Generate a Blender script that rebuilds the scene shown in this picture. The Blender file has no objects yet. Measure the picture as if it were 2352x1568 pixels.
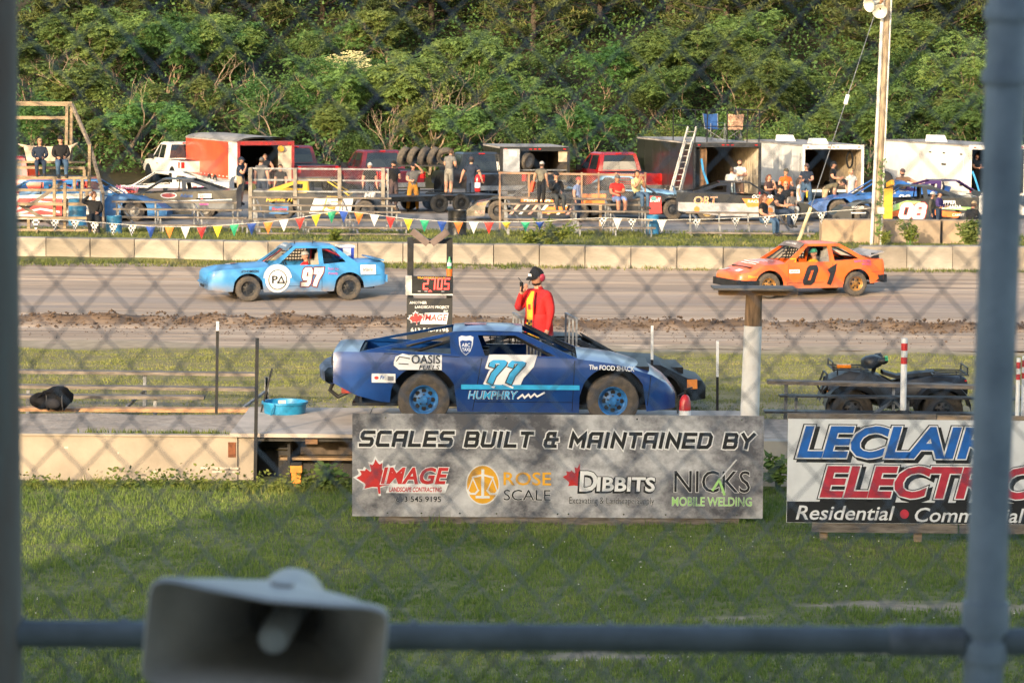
import bpy, bmesh, math, random
import numpy as np
from mathutils import Vector, Matrix, noise
from mathutils.geometry import tessellate_polygon

random.seed(7); np.random.seed(7)
SC = bpy.context.scene
COL = SC.collection
R = math.radians
PI = math.pi

# ------------------------------------------------------------------ camera
CAM_H = 5.7
PITCH = math.atan(690.5 / 7111.0)
ROLL = R(0.45)
FZ = 6533.0                      # focal length in pixels of a 2352 px wide picture
_f0 = Vector((0, math.cos(PITCH), -math.sin(PITCH)))
_r0 = Vector((1, 0, 0))
_u0 = Vector((0, math.sin(PITCH), math.cos(PITCH)))
CR = _r0 * math.cos(ROLL) + _u0 * math.sin(ROLL)
CU = _u0 * math.cos(ROLL) - _r0 * math.sin(ROLL)
cam = bpy.data.cameras.new('camera')
cam.lens = 100.0; cam.sensor_width = 36.0; cam.clip_start = 0.1; cam.clip_end = 6000
cam.dof.use_dof = True; cam.dof.focus_distance = 40.0; cam.dof.aperture_fstop = 9.0
camo = bpy.data.objects.new('camera', cam); COL.objects.link(camo)
m = Matrix((CR, CU, -_f0)).transposed().to_4x4(); m.translation = (0, 0, CAM_H)
camo.matrix_world = m
SC.camera = camo

# ------------------------------------------------------------------ light
SUN_EL, SUN_AZ = R(14.5), R(25.0)      # elevation; degrees to the left of straight behind the viewer
w = bpy.data.worlds.new('World'); SC.world = w; w.use_nodes = True
nt = w.node_tree; bg = nt.nodes['Background']
sky = nt.nodes.new('ShaderNodeTexSky'); sky.sky_type = 'NISHITA'; sky.sun_disc = False
sky.sun_elevation = SUN_EL; sky.sun_rotation = PI + SUN_AZ
sky.air_density = 1.15; sky.dust_density = 2.6; sky.ozone_density = 1.0
nt.links.new(sky.outputs[0], bg.inputs[0]); bg.inputs[1].default_value = 0.15
sl = bpy.data.lights.new('sun', 'SUN'); sl.energy = 2.1; sl.angle = R(0.6); sl.color = (1.0, 0.79, 0.54)
so = bpy.data.objects.new('sun', sl); COL.objects.link(so)
sundir = Vector((-math.sin(SUN_AZ) * math.cos(SUN_EL), -math.cos(SUN_AZ) * math.cos(SUN_EL), math.sin(SUN_EL)))
so.rotation_euler = sundir.to_track_quat('Z', 'Y').to_euler()
vs = SC.view_settings; vs.view_transform = 'Standard'; vs.look = 'None'; vs.gamma = 1.0; vs.exposure = 1.42
vs.use_curve_mapping = False
SC.cycles.use_denoising = True
SC.cycles.max_bounces = 6; SC.cycles.diffuse_bounces = 3; SC.cycles.glossy_bounces = 3
SC.cycles.transparent_max_bounces = 8; SC.cycles.caustics_reflective = False; SC.cycles.caustics_refractive = False
SC.cycles.sample_clamp_indirect = 6.0

# ------------------------------------------------------------------ where things stand
def ray(zx, zy):
    a = (zx - 1176.0) / FZ; b = -(zy - 784.0) / FZ
    return _f0 + CR * a + CU * b
def W(zx, zy, d):
    r = ray(zx, zy); t = d / r.y
    return Vector((r.x * t, d, CAM_H + r.z * t))
def G(zx, zy, z):
    r = ray(zx, zy); t = (z - CAM_H) / r.z
    return Vector((r.x * t, r.y * t, z))
PROFILE = [(-60, .2), (37.3, .2), (37.31, .55), (40, .50), (42, .5), (46, .45), (56, .04), (58, .0), (69, .0), (76.5, .27), (77.5, .30),
           (78.6, .40), (82, .45), (90, .42), (100, .4), (123, .45), (127, 1.3), (135, 3.9), (145, 7.4), (155, 10.4), (195, 17.0)]
PD = [p[0] for p in PROFILE]; PZ = [p[1] for p in PROFILE]
def gz(d): return float(np.interp(d, PD, PZ))
def onground(zx, d):
    """ground point under the picture column zx at distance d"""
    z = gz(d); x = 0
    for _ in range(3):
        p = Vector((x, d, z)) - Vector((0, 0, CAM_H))
        k = p.dot(_f0); xi = p.dot(CR) / k * FZ + 1176
        x += (zx - xi) * d / FZ
    return Vector((x, d, z))

# ------------------------------------------------------------------ materials
MATS = {}
def M(name, col, rough=.6, metal=0.0, var=.12, scale=6.0, bump=0.0, col2=None, coat=0.0, stretch=None, emit=None, dirt=0.0, dirt_z=.5, spec=.5, dirtcol=(.23, .17, .12)):
    """procedural paint / wood / stone: base colour broken up by noise, optional mud low down, optional relief"""
    if name in MATS: return MATS[name]
    mt = bpy.data.materials.new(name); mt.use_nodes = True
    n = mt.node_tree.nodes; l = mt.node_tree.links; b = n['Principled BSDF']
    b.inputs['Roughness'].default_value = rough; b.inputs['Metallic'].default_value = metal
    b.inputs['Specular IOR Level'].default_value = spec
    if coat: b.inputs['Coat Weight'].default_value = coat; b.inputs['Coat Roughness'].default_value = .12
    tc = n.new('ShaderNodeTexCoord'); mp = n.new('ShaderNodeMapping'); l.new(tc.outputs['Object'], mp.inputs[0])
    if stretch: mp.inputs['Scale'].default_value = stretch
    ns = n.new('ShaderNodeTexNoise'); ns.inputs['Scale'].default_value = scale; ns.inputs['Detail'].default_value = 5; ns.inputs['Roughness'].default_value = .62
    l.new(mp.outputs[0], ns.inputs['Vector'])
    rp = n.new('ShaderNodeValToRGB'); e = rp.color_ramp.elements
    c2 = col2 if col2 else tuple(max(0, c * (1 - 2.2 * var)) for c in col)
    c1 = col if col2 else tuple(min(1, c * (1 + 1.2 * var)) for c in col)
    e[0].position = .34; e[1].position = .66
    e[0].color = (*c2, 1); e[1].color = (*c1, 1)
    l.new(ns.outputs['Fac'], rp.inputs[0])
    out = rp.outputs[0]
    if dirt:
        sx = n.new('ShaderNodeSeparateXYZ'); l.new(tc.outputs['Object'], sx.inputs[0])
        n2 = n.new('ShaderNodeTexNoise'); n2.inputs['Scale'].default_value = 5; n2.inputs['Detail'].default_value = 6; l.new(tc.outputs['Object'], n2.inputs['Vector'])
        mr = n.new('ShaderNodeMapRange'); mr.inputs['From Min'].default_value = dirt_z; mr.inputs['From Max'].default_value = dirt_z * .3
        l.new(sx.outputs['Z'], mr.inputs['Value'])
        mu = n.new('ShaderNodeMath'); mu.operation = 'MULTIPLY'; l.new(mr.outputs[0], mu.inputs[0]); l.new(n2.outputs['Fac'], mu.inputs[1])
        mu2 = n.new('ShaderNodeMath'); mu2.operation = 'MULTIPLY'; mu2.use_clamp = True; l.new(mu.outputs[0], mu2.inputs[0]); mu2.inputs[1].default_value = dirt * 1.8
        # thin dust all over
        ad = n.new('ShaderNodeMath'); ad.operation = 'MULTIPLY_ADD'; ad.use_clamp = True; l.new(n2.outputs['Fac'], ad.inputs[0]); ad.inputs[1].default_value = dirt * .12; l.new(mu2.outputs[0], ad.inputs[2])
        mx = n.new('ShaderNodeMixRGB'); l.new(ad.outputs[0], mx.inputs[0]); l.new(out, mx.inputs[1]); mx.inputs[2].default_value = (*dirtcol, 1)
        out = mx.outputs[0]
        rr = n.new('ShaderNodeMapRange'); l.new(ad.outputs[0], rr.inputs['Value']); rr.inputs['To Min'].default_value = rough; rr.inputs['To Max'].default_value = .9
        l.new(rr.outputs[0], b.inputs['Roughness'])
    l.new(out, b.inputs['Base Color'])
    if bump:
        n3 = n.new('ShaderNodeTexNoise'); n3.inputs['Scale'].default_value = scale * 5; n3.inputs['Detail'].default_value = 6; l.new(mp.outputs[0], n3.inputs['Vector'])
        bp = n.new('ShaderNodeBump'); bp.inputs['Strength'].default_value = bump; bp.inputs['Distance'].default_value = .02
        l.new(n3.outputs['Fac'], bp.inputs['Height']); l.new(bp.outputs[0], b.inputs['Normal'])
    if emit:
        b.inputs['Emission Color'].default_value = (*emit[:3], 1); b.inputs['Emission Strength'].default_value = emit[3]
    MATS[name] = mt
    return mt
def C(name, r, g, b, **k): return M(name, (r, g, b), **k)

# common ones
BLACK = C('black_paint', .014, .015, .017, rough=.5, var=.3, spec=.3)
DKSTEEL = C('dark_steel', .05, .052, .058, rough=.5, metal=.4, var=.3)
STEEL = C('galvanised_steel', .24, .25, .27, rough=.55, metal=.4, var=.2, scale=14)
WHITE = C('white_paint', .78, .78, .76, rough=.5, var=.06)
WHITEP = C('white_print', .80, .80, .80, rough=.55, var=.03)
BLACKP = C('black_print', .016, .017, .02, rough=.5, var=.1)
REDP = C('red_print', .58, .03, .03, rough=.5, var=.08)
BLUEP = C('blue_print', .015, .13, .47, rough=.5, var=.1)
YELP = C('yellow_print', .86, .43, .03, rough=.5, var=.05)
ORAP = C('orange_print', .85, .22, .03, rough=.5, var=.06)
GRNP = C('green_print', .05, .42, .20, rough=.5, var=.06)
LTGRN = C('lime_print', .42, .75, .25, rough=.5, var=.05)
GREYP = C('grey_print', .22, .22, .24, rough=.5, var=.1)
MAGP = C('magenta_print', .62, .12, .40, rough=.5, var=.1)
RUBBER = M('tyre_rubber', (.055, .050, .045), rough=.9, var=.2, scale=9, dirt=.0, bump=.3, col2=(.12, .098, .078))
RUBBERB = M('black_rubber', (.022, .022, .023), rough=.85, var=.3, scale=9, bump=.2)
GLASS = C('tinted_glass', .016, .020, .025, rough=.06, var=.2, spec=.9)
WOOD = M('weathered_wood', (.36, .26, .17), rough=.85, var=.25, scale=3, stretch=(1, 6, 6), bump=.3)
WOODG = M('grey_wood', (.20, .168, .14), rough=.85, var=.25, scale=3, stretch=(1, 6, 6), bump=.3)
CONC = M('concrete', (.42, .35, .27), rough=.9, var=.12, scale=2.2, bump=.35, col2=(.34, .265, .185))
SKIN = C('skin', .52, .27, .18, rough=.55, var=.1)
SKIN2 = C('skin_tanned', .43, .20, .12, rough=.55, var=.1)
REDLENS = C('red_lens', .55, .02, .02, rough=.25, var=.1)
ORLENS = C('amber_lens', .85, .25, .02, rough=.25, var=.1)
CHROME = C('bright_metal', .6, .6, .62, rough=.25, metal=.9, var=.1)

# ------------------------------------------------------------------ mesh builder
class MB:
    def __init__(s): s.v = []; s.f = []; s.m = []
    def add(s, vs, fs, mi=0):
        o = len(s.v); s.v += [tuple(p) for p in vs]
        for f in fs: s.f.append(tuple(i + o for i in f)); s.m.append(mi)
        return s
    def box(s, c, d, mi=0, rz=0, rx=0, ry=0):
        hx, hy, hz = d[0] / 2, d[1] / 2, d[2] / 2
        mat = Matrix.Translation(Vector(c)) @ Matrix.Rotation(rz, 4, 'Z') @ Matrix.Rotation(ry, 4, 'Y') @ Matrix.Rotation(rx, 4, 'X')
        vs = [mat @ Vector((x, y, z)) for x in (-hx, hx) for y in (-hy, hy) for z in (-hz, hz)]
        return s.add(vs, [(0, 1, 3, 2), (4, 6, 7, 5), (0, 4, 5, 1), (2, 3, 7, 6), (0, 2, 6, 4), (1, 5, 7, 3)], mi)
    def b2(s, lo, hi, mi=0):
        return s.box([(a + b) / 2 for a, b in zip(lo, hi)], [abs(b - a) for a, b in zip(lo, hi)], mi)
    def beam(s, p, q, wd, ht, mi=0):
        p = Vector(p); q = Vector(q); d = (q - p); L = d.length; d.normalize()
        up = Vector((0, 0, 1)) if abs(d.z) < .95 else Vector((0, 1, 0))
        x = d.cross(up).normalized(); y = x.cross(d).normalized()
        vs = [a + x * sx * wd / 2 + y * sy * ht / 2 for a in (p, q) for sx, sy in ((-1, -1), (1, -1), (1, 1), (-1, 1))]
        return s.add(vs, [(3, 2, 1, 0), (4, 5, 6, 7), (0, 1, 5, 4), (1, 2, 6, 5), (2, 3, 7, 6), (3, 0, 4, 7)], mi)
    def tube(s, pts, r, n=8, mi=0, caps=True, flat=1.0):
        pts = [Vector(p) for p in pts]; rs = r if isinstance(r, (list, tuple)) else [r] * len(pts)
        prev = None; rings = []
        for i, p in enumerate(pts):
            d = (pts[min(i + 1, len(pts) - 1)] - pts[max(i - 1, 0)])
            if d.length < 1e-9: d = Vector((0, 0, 1))
            d.normalize()
            if prev is None:
                a = Vector((0, 0, 1)) if abs(d.z) < .9 else Vector((0, 1, 0)); x = d.cross(a).normalized()
            else:
                x = (prev - d * prev.dot(d)); x = x.normalized() if x.length > 1e-6 else d.orthogonal().normalized()
            prev = x; y = d.cross(x)
            rings.append([p + (x * math.cos(2 * PI * k / n) + y * math.sin(2 * PI * k / n) * flat) * rs[i] for k in range(n)])
        o = len(s.v)
        for rg in rings: s.v += [tuple(v) for v in rg]
        for i in range(len(pts) - 1):
            for k in range(n):
                a = o + i * n + k; b = o + i * n + (k + 1) % n
                s.f.append((a, b, b + n, a + n)); s.m.append(mi)
        if caps:
            s.f.append(tuple(o + k for k in reversed(range(n)))); s.m.append(mi)
            e = o + (len(pts) - 1) * n; s.f.append(tuple(e + k for k in range(n))); s.m.append(mi)
        return s
    def lathe(s, prof, org=(0, 0, 0), axis=(0, 0, 1), n=16, mi=0, mis=None):
        """prof: (radius, distance along axis)"""
        org = Vector(org); ax = Vector(axis).normalized(); x = ax.orthogonal().normalized(); y = ax.cross(x)
        o = len(s.v)
        for (r, t) in prof:
            for k in range(n):
                a = 2 * PI * k / n
                s.v.append(tuple(org + ax * t + (x * math.cos(a) + y * math.sin(a)) * r))
        for i in range(len(prof) - 1):
            for k in range(n):
                a = o + i * n + k; b = o + i * n + (k + 1) % n
                s.f.append((a, b, b + n, a + n)); s.m.append(mis[i] if mis else mi)
        return s
    def disc(s, c, axis, r, n=14, mi=0):
        c = Vector(c); ax = Vector(axis).normalized(); x = ax.orthogonal().normalized(); y = ax.cross(x)
        return s.add([c + (x * math.cos(2 * PI * k / n) + y * math.sin(2 * PI * k / n)) * r for k in range(n)], [tuple(range(n))], mi)
    def plate(s, loops, fn, th, mi=0):
        """flat plate with holes: loops of 2-D points (first is the outline); fn(u,v,depth) -> 3-D; th thickness"""
        flat = [Vector((p[0], p[1], 0)) for lp in loops for p in lp]
        tris = tessellate_polygon([[Vector((p[0], p[1], 0)) for p in lp] for lp in loops])
        nv = len(flat)
        vs = [fn(p.x, p.y, 0.0) for p in flat] + [fn(p.x, p.y, th) for p in flat]
        fs = []
        for t in tris:
            a, b, c = (flat[i] for i in t)
            if ((b - a).cross(c - a)).z < 0: t = (t[0], t[2], t[1])
            fs.append(tuple(t)); fs.append((t[0] + nv, t[2] + nv, t[1] + nv))
        k = 0
        for lp in loops:
            n = len(lp)
            for i in range(n):
                a = k + i; b = k + (i + 1) % n
                fs.append((b, a, a + nv, b + nv))
            k += n
        return s.add(vs, fs, mi)
    def build(s, name, mats, parent=None, smooth=None):
        me = bpy.data.meshes.new(name)
        me.from_pydata(s.v, [], s.f)
        if not isinstance(mats, (list, tuple)): mats = [mats]
        for mt in mats: me.materials.append(mt)
        if len(mats) > 1: me.polygons.foreach_set('material_index', s.m)
        if smooth is not None:
            me.polygons.foreach_set('use_smooth', [True] * len(me.polygons)); me.set_sharp_from_angle(angle=R(smooth))
        me.update()
        o = bpy.data.objects.new(name, me); COL.objects.link(o)
        if parent: o.parent = parent
        return o

def tag(o, label=None, cat=None, group=None, kind=None):
    if label: o['label'] = label
    if cat: o['category'] = cat
    if group: o['group'] = group
    if kind: o['kind'] = kind
    return o
def thing(name, label, cat, loc=(0, 0, 0), rz=0.0, group=None):
    o = bpy.data.objects.new(name, None); COL.objects.link(o); o.location = loc; o.rotation_euler = (0, 0, rz)
    o.empty_display_size = .2
    return tag(o, label, cat, group)
def copy_tree(o, parent=None):
    c = o.copy(); COL.objects.link(c); c.parent = parent
    for ch in o.children: copy_tree(ch, c)
    return c
def np_mesh(name, verts, faces_n, nper, mat, parent=None):
    """fast mesh of many equal faces: verts (N,3), faces use consecutive runs of nper verts"""
    me = bpy.data.meshes.new(name); nv = len(verts)
    me.vertices.add(nv); me.vertices.foreach_set('co', np.asarray(verts, dtype=np.float32).ravel())
    me.loops.add(nv); me.loops.foreach_set('vertex_index', np.arange(nv, dtype=np.int32))
    me.polygons.add(faces_n); me.polygons.foreach_set('loop_start', np.arange(0, nv, nper, dtype=np.int32))
    me.polygons.foreach_set('loop_total', np.full(faces_n, nper, dtype=np.int32))
    me.update(calc_edges=True); me.materials.append(mat)
    o = bpy.data.objects.new(name, me); COL.objects.link(o)
    if parent: o.parent = parent
    return o

# ------------------------------------------------------------------ lettering
_TC = {}
def text2d(st, size=1.0, shear=0.0, bold=0.0, space=1.0, sx=1.0):
    """flat lettering: (verts2d centred on x, base on y=0; faces; width)"""
    key = (st, round(shear, 3), round(bold, 4), space)
    if key not in _TC:
        cu = bpy.data.curves.new('lettering', 'FONT'); cu.body = st; cu.size = 1.0; cu.shear = shear; cu.offset = bold
        cu.space_character = space; cu.resolution_u = 3; cu.fill_mode = 'FRONT'; cu.align_x = 'CENTER'
        ob = bpy.data.objects.new('lettering_tmp', cu); COL.objects.link(ob)
        dg = bpy.context.evaluated_depsgraph_get()
        me = bpy.data.meshes.new_from_object(ob.evaluated_get(dg))
        vs = [(v.co.x, v.co.y) for v in me.vertices]; fs = [tuple(p.vertices) for p in me.polygons]
        bpy.data.objects.remove(ob); bpy.data.curves.remove(cu); bpy.data.meshes.remove(me)
        # merge nothing; keep raw
        _TC[key] = (vs, fs)
    vs, fs = _TC[key]
    xs = [v[0] for v in vs] or [0]; cx = (min(xs) + max(xs)) / 2
    k = size / .70                                  # capital height -> size
    return [((v[0] - cx) * k * sx, v[1] * k) for v in vs], fs, (max(xs) - min(xs)) * k * sx
def put_text(mb, st, fn, size, u, v, width=None, shear=0.0, bold=0.0, space=1.0, mi=0, off=0.0, rot=0.0):
    """letter st with capital height size centred at (u, v = base line); fn(u,v,off)->3-D.  width: squeeze to that width"""
    vs, fs, wd = text2d(st, size, shear, bold, space)
    k = 1.0
    if width:
        _, _, w0 = text2d(st, size, shear, 0.0, space); k = width / max(w0, 1e-6)
    c, s_ = math.cos(rot), math.sin(rot)
    out = []
    for a, b in vs:
        a *= k
        out.append(fn(u + a * c - b * s_, v + a * s_ + b * c, off))
    mb.add(out, fs, mi)
    return wd * k
def outlined(mb, st, fn, size, u, v, width, mi, mi2, shear=0., bold=.0, edge=.03, off=0.0, drop=None, mi3=None, edge2=.0, mi4=None, space=1.0, rot=0.0):
    o = off
    if drop: put_text(mb, st, fn, size, u + drop[0], v + drop[1], width, shear, bold + max(edge, edge2), space, mi3, o, rot); o += .0012
    if edge2: put_text(mb, st, fn, size, u, v, width, shear, bold + edge2, space, mi4, o, rot); o += .0012
    if edge: put_text(mb, st, fn, size, u, v, width, shear, bold + edge, space, mi2, o, rot); o += .0012
    put_text(mb, st, fn, size, u, v, width, shear, bold, space, mi, o, rot)

LEAF = [(0, 1), (.10, .80), (.17, .74), (.30, .80), (.25, .50), (.30, .44), (.48, .62), (.55, .52), (.78, .56), (.72, .40), (.76, .33), (.98, .24), (.62, -.06), (.60, -.14), (.66, -.30), (.30, -.26), (.06, -.30), (.05, -.62)]
LEAF = LEAF + [(-x, y) for x, y in reversed(LEAF[1:])]
def flat_poly(mb, pts, fn, mi, off=0.0):
    tr = tessellate_polygon([[Vector((p[0], p[1], 0)) for p in pts]])
    fs = []
    for t in tr:
        a, b, c = (Vector((*pts[i], 0)) for i in t)
        fs.append(tuple(t) if (b - a).cross(c - a).z > 0 else (t[0], t[2], t[1]))
    mb.add([fn(p[0], p[1], off) for p in pts], fs, mi)
def rect(mb, fn, u0, v0, u1, v1, mi, off=0.0): flat_poly(mb, [(u0, v0), (u1, v0), (u1, v1), (u0, v1)], fn, mi, off)
def ellipse(mb, fn, u, v, ru, rv, mi, off=0.0, n=28, a0=0, a1=2 * PI):
    flat_poly(mb, [(u + ru * math.cos(a0 + (a1 - a0) * k / n), v + rv * math.sin(a0 + (a1 - a0) * k / n)) for k in range(n if a1 - a0 > 6.2 else n + 1)], fn, mi, off)
def stroke(mb, fn, pts, wd, mi, off=0.0, closed=False):
    """flat ribbon along a polyline with mitred corners (long runs are cut up so that it follows curved panels)"""
    q_ = []
    for i, p in enumerate(pts):
        q_.append(p)
        if i < len(pts) - 1 or closed:
            b_ = pts[(i + 1) % len(pts)]; n_ = int(math.hypot(b_[0] - p[0], b_[1] - p[1]) / .07)
            q_ += [(p[0] + (b_[0] - p[0]) * k / (n_ + 1), p[1] + (b_[1] - p[1]) * k / (n_ + 1)) for k in range(1, n_ + 1)]
    pts = q_
    P = [Vector((p[0], p[1])) for p in pts]; n = len(P); L = []; Rr = []
    for i in range(n):
        if closed: a = P[(i - 1) % n]; b = P[i]; c = P[(i + 1) % n]; d1 = (b - a).normalized(); d2 = (c - b).normalized()
        else:
            d1 = (P[i] - P[i - 1]).normalized() if i > 0 else (P[1] - P[0]).normalized()
            d2 = (P[i + 1] - P[i]).normalized() if i < n - 1 else d1
        nn = Vector((-d1.y - d2.y, d1.x + d2.x)); nn = nn.normalized() if nn.length > 1e-6 else Vector((-d1.y, d1.x))
        k = 1 / max(.5, nn.dot(Vector((-d1.y, d1.x))))
        q = P[i]
        if not closed and i == 0: q = q - d1 * wd * .5
        if not closed and i == n - 1: q = q + d1 * wd * .5
        L.append(q + nn * wd / 2 * k); Rr.append(q - nn * wd / 2 * k)
    o = [fn(p.x, p.y, off) for p in L] + [fn(p.x, p.y, off) for p in Rr]
    mb.add(o, [(i, i + n, (i + 1) % n + n, (i + 1) % n) for i in range(n if closed else n - 1)], mi)

DIG = {
 '0': (.62, [[(.1, .0), (.52, .0), (.62, .12), (.62, .88), (.52, 1), (.1, 1), (0, .88), (0, .12)]], True),
 '1': (.30, [[(.0, .80), (.22, 1.0), (.22, 0)]], False),
 '2': (.60, [[(0, .78), (0, .9), (.1, 1), (.5, 1), (.6, .9), (.6, .62), (0, .12), (0, 0), (.6, 0)]], False),
 '4': (.62, [[(.46, 0), (.46, 1), (0, .34), (.62, .34)]], False),
 '5': (.60, [[(.58, 1), (.03, 1), (0, .56), (.5, .56), (.6, .46), (.6, .1), (.5, 0), (.1, 0), (0, .12)]], False),
 '7': (.60, [[(0, .82), (0, 1), (.6, 1), (.6, .86), (.24, .3), (.2, 0)]], False),
 '8': (.62, [[(.1, .52), (.03, .6), (.03, .9), (.12, 1), (.5, 1), (.59, .9), (.59, .6), (.52, .52), (.62, .42), (.62, .1), (.52, 0), (.1, 0), (0, .1), (0, .42)], [(.12, .52), (.5, .52)]], True),
 '9': (.62, [[(.6, .42), (.1, .42), (0, .52), (0, .9), (.1, 1), (.52, 1), (.62, .9), (.62, .12), (.52, 0), (.06, 0)]], False)}
def numerals(mb, st, fn, h, u, v, width, layers, shear=.15, off=0.0, gap=.32):
    """big painted numbers; layers: (stroke width, material index) from the widest outline to the fill"""
    tot = sum(DIG[c][0] for c in st) + gap * (len(st) - 1); k = width / (tot * h)
    o = off
    for wd, mi in layers:
        x = u - width / 2
        for c in st:
            w_, ss, cl = DIG[c]
            for i, s_ in enumerate(ss):
                stroke(mb, fn, [(x + px * h * k + shear * (py - .5) * h, v + py * h) for px, py in s_], wd, mi, o, closed=cl and i == 0); o += .00006
            x += (w_ + gap) * h * k
        o += .0012
# ================================================================== THE SETTING
def ground_mat(name, cols, scale, stretch=(1, 1, 1), rough=.95, bump=.4, detail=8, patch=None, big=.12, lo=.3, hi=.7):
    mt = bpy.data.materials.new(name); mt.use_nodes = True
    n = mt.node_tree.nodes; l = mt.node_tree.links; b = n['Principled BSDF']; b.inputs['Roughness'].default_value = rough
    b.inputs['Specular IOR Level'].default_value = .25
    tc = n.new('ShaderNodeTexCoord'); mp = n.new('ShaderNodeMapping'); mp.inputs['Scale'].default_value = stretch; l.new(tc.outputs['Object'], mp.inputs[0])
    ns = n.new('ShaderNodeTexNoise'); ns.inputs['Scale'].default_value = scale; ns.inputs['Detail'].default_value = detail; ns.inputs['Roughness'].default_value = .68; l.new(mp.outputs[0], ns.inputs['Vector'])
    rp = n.new('ShaderNodeValToRGB'); el = rp.color_ramp.elements
    for i, c in enumerate(cols):
        p = lo + (hi - lo) * i / (len(cols) - 1)
        e = el[0] if i == 0 else (el[1] if i == len(cols) - 1 else el.new(p))
        e.position = p; e.color = (*c, 1)
    l.new(ns.outputs['Fac'], rp.inputs[0]); out = rp.outputs[0]
    nb = n.new('ShaderNodeTexNoise'); nb.inputs['Scale'].default_value = scale * big; nb.inputs['Detail'].default_value = 3; l.new(mp.outputs[0], nb.inputs['Vector'])
    mm = n.new('ShaderNodeMixRGB'); mm.blend_type = 'OVERLAY'; mm.inputs[0].default_value = .35; l.new(out, mm.inputs[1]); l.new(nb.outputs['Fac'], mm.inputs[2]); out = mm.outputs[0]
    if patch:
        at = n.new('ShaderNodeAttribute'); at.attribute_name = 'patch'
        mx = n.new('ShaderNodeMixRGB'); l.new(at.outputs['Fac'], mx.inputs[0]); l.new(out, mx.inputs[1])
        np2 = n.new('ShaderNodeTexNoise'); np2.inputs['Scale'].default_value = scale * 2; np2.inputs['Detail'].default_value = 6; l.new(tc.outputs['Object'], np2.inputs['Vector'])
        r2 = n.new('ShaderNodeValToRGB'); r2.color_ramp.elements[0].position = .35; r2.color_ramp.elements[1].position = .65
        r2.color_ramp.elements[0].color = (*[c * .7 for c in patch], 1); r2.color_ramp.elements[1].color = (*patch, 1); l.new(np2.outputs['Fac'], r2.inputs[0])
        l.new(r2.outputs[0], mx.inputs[2]); out = mx.outputs[0]
    l.new(out, b.inputs['Base Color'])
    n3 = n.new('ShaderNodeTexNoise'); n3.inputs['Scale'].default_value = scale * 3; n3.inputs['Detail'].default_value = 8; l.new(mp.outputs[0], n3.inputs['Vector'])
    bp = n.new('ShaderNodeBump'); bp.inputs['Strength'].default_value = bump; bp.inputs['Distance'].default_value = .05
    l.new(n3.outputs['Fac'], bp.inputs['Height']); l.new(bp.outputs[0], b.inputs['Normal'])
    return mt

def sheet(name, x0, x1, ys, nx, zf, mat, patchf=None):
    xs = np.linspace(x0, x1, nx); V = []
    for y in ys:
        for x in xs: V.append((x, y, zf(x, y)))
    F = [(j * nx + i, j * nx + i + 1, (j + 1) * nx + i + 1, (j + 1) * nx + i) for j in range(len(ys) - 1) for i in range(nx - 1)]
    me = bpy.data.meshes.new(name); me.from_pydata(V, [], F); me.materials.append(mat)
    me.polygons.foreach_set('use_smooth', [True] * len(F))
    if patchf:
        a = me.attributes.new('patch', 'FLOAT', 'POINT'); a.data.foreach_set('value', [patchf(v[0], v[1]) for v in V])
    o = bpy.data.objects.new(name, me); COL.objects.link(o); o['kind'] = 'structure'
    return o
nz = lambda x, y, s=1.0, k=0.0: noise.noise(Vector((x * s, y * s, k)))

# the land under everything, out to the horizon
MB().add([(-3000, -3000, -.6), (3000, -3000, -.6), (3000, 3000, -.6), (-3000, 3000, -.6)], [(0, 1, 2, 3)]).build('ground', ground_mat('field_soil', [(.08, .10, .04), (.12, .13, .06)], .3))['kind'] = 'structure'

# --- lawn in front of the scales
PATCHES = [(W(2060, 1392, 28), 1.6, .55), (W(1300, 1520, 26), 1.5, .5), (W(1700, 1430, 27.4), 1.0, .25), (W(2010, 1500, 26.3), 1.0, .35), (W(900, 1500, 26.6), .8, .25), (W(1250, 1405, 27.8), .5, .12)]
PATCHES = [(G(a, b, .2), r1, r2) for (a, b, r1, r2) in [(2060, 1390, 1.1, .30), (1650, 1418, .5, .12), (1380, 1512, .8, .22), (2050, 1500, .5, .14), (2300, 1400, .7, .3)]]
def lawn_patch(x, y):
    v = 0
    for c, a, b in PATCHES:
        q = ((x - c.x) / a) ** 2 + ((y - c.y) / b) ** 2
        v = max(v, 1.0 - q + 1.3 * nz(x, y, 2.6, 3.0) + .9 * nz(x, y, 7, 1))
    return min(1, max(0, v * 2))
sheet('lawn', -45, 45, list(np.linspace(-45, 20, 14)) + list(np.linspace(20.3, 37.6, 90)), 180,
      lambda x, y: .2 + .03 * nz(x, y, .5) + .02 * nz(x, y, 1.7, 2) * (1 if 20 < y < 37 else 0),
      ground_mat('lawn_soil', [(.07, .095, .03), (.135, .155, .05), (.20, .195, .08)], 3.5, patch=(.36, .29, .21)), lawn_patch)
# --- infield between the scales and the track
sheet('infield', -60, 60, np.linspace(37.8, 58.2, 70), 200, lambda x, y: gz(y) + .05 * nz(x, y, .45) + .03 * nz(x, y, 1.3, 5),
      ground_mat('infield_soil', [(.15, .13, .05), (.24, .21, .08), (.32, .26, .12)], 1.6, (.5, 1.4, 1), patch=(.42, .33, .23)),
      lambda x, y: min(1, max(0, (y - 56.2 + .8 * nz(x, y, .5)) * 1.3)) + min(1, max(0, 1.3 - abs(y - 43.4 - .02 * x - .5 * nz(x, y, .3)) * 1.6) + .6 * nz(x, y, .9)) * .55)
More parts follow.
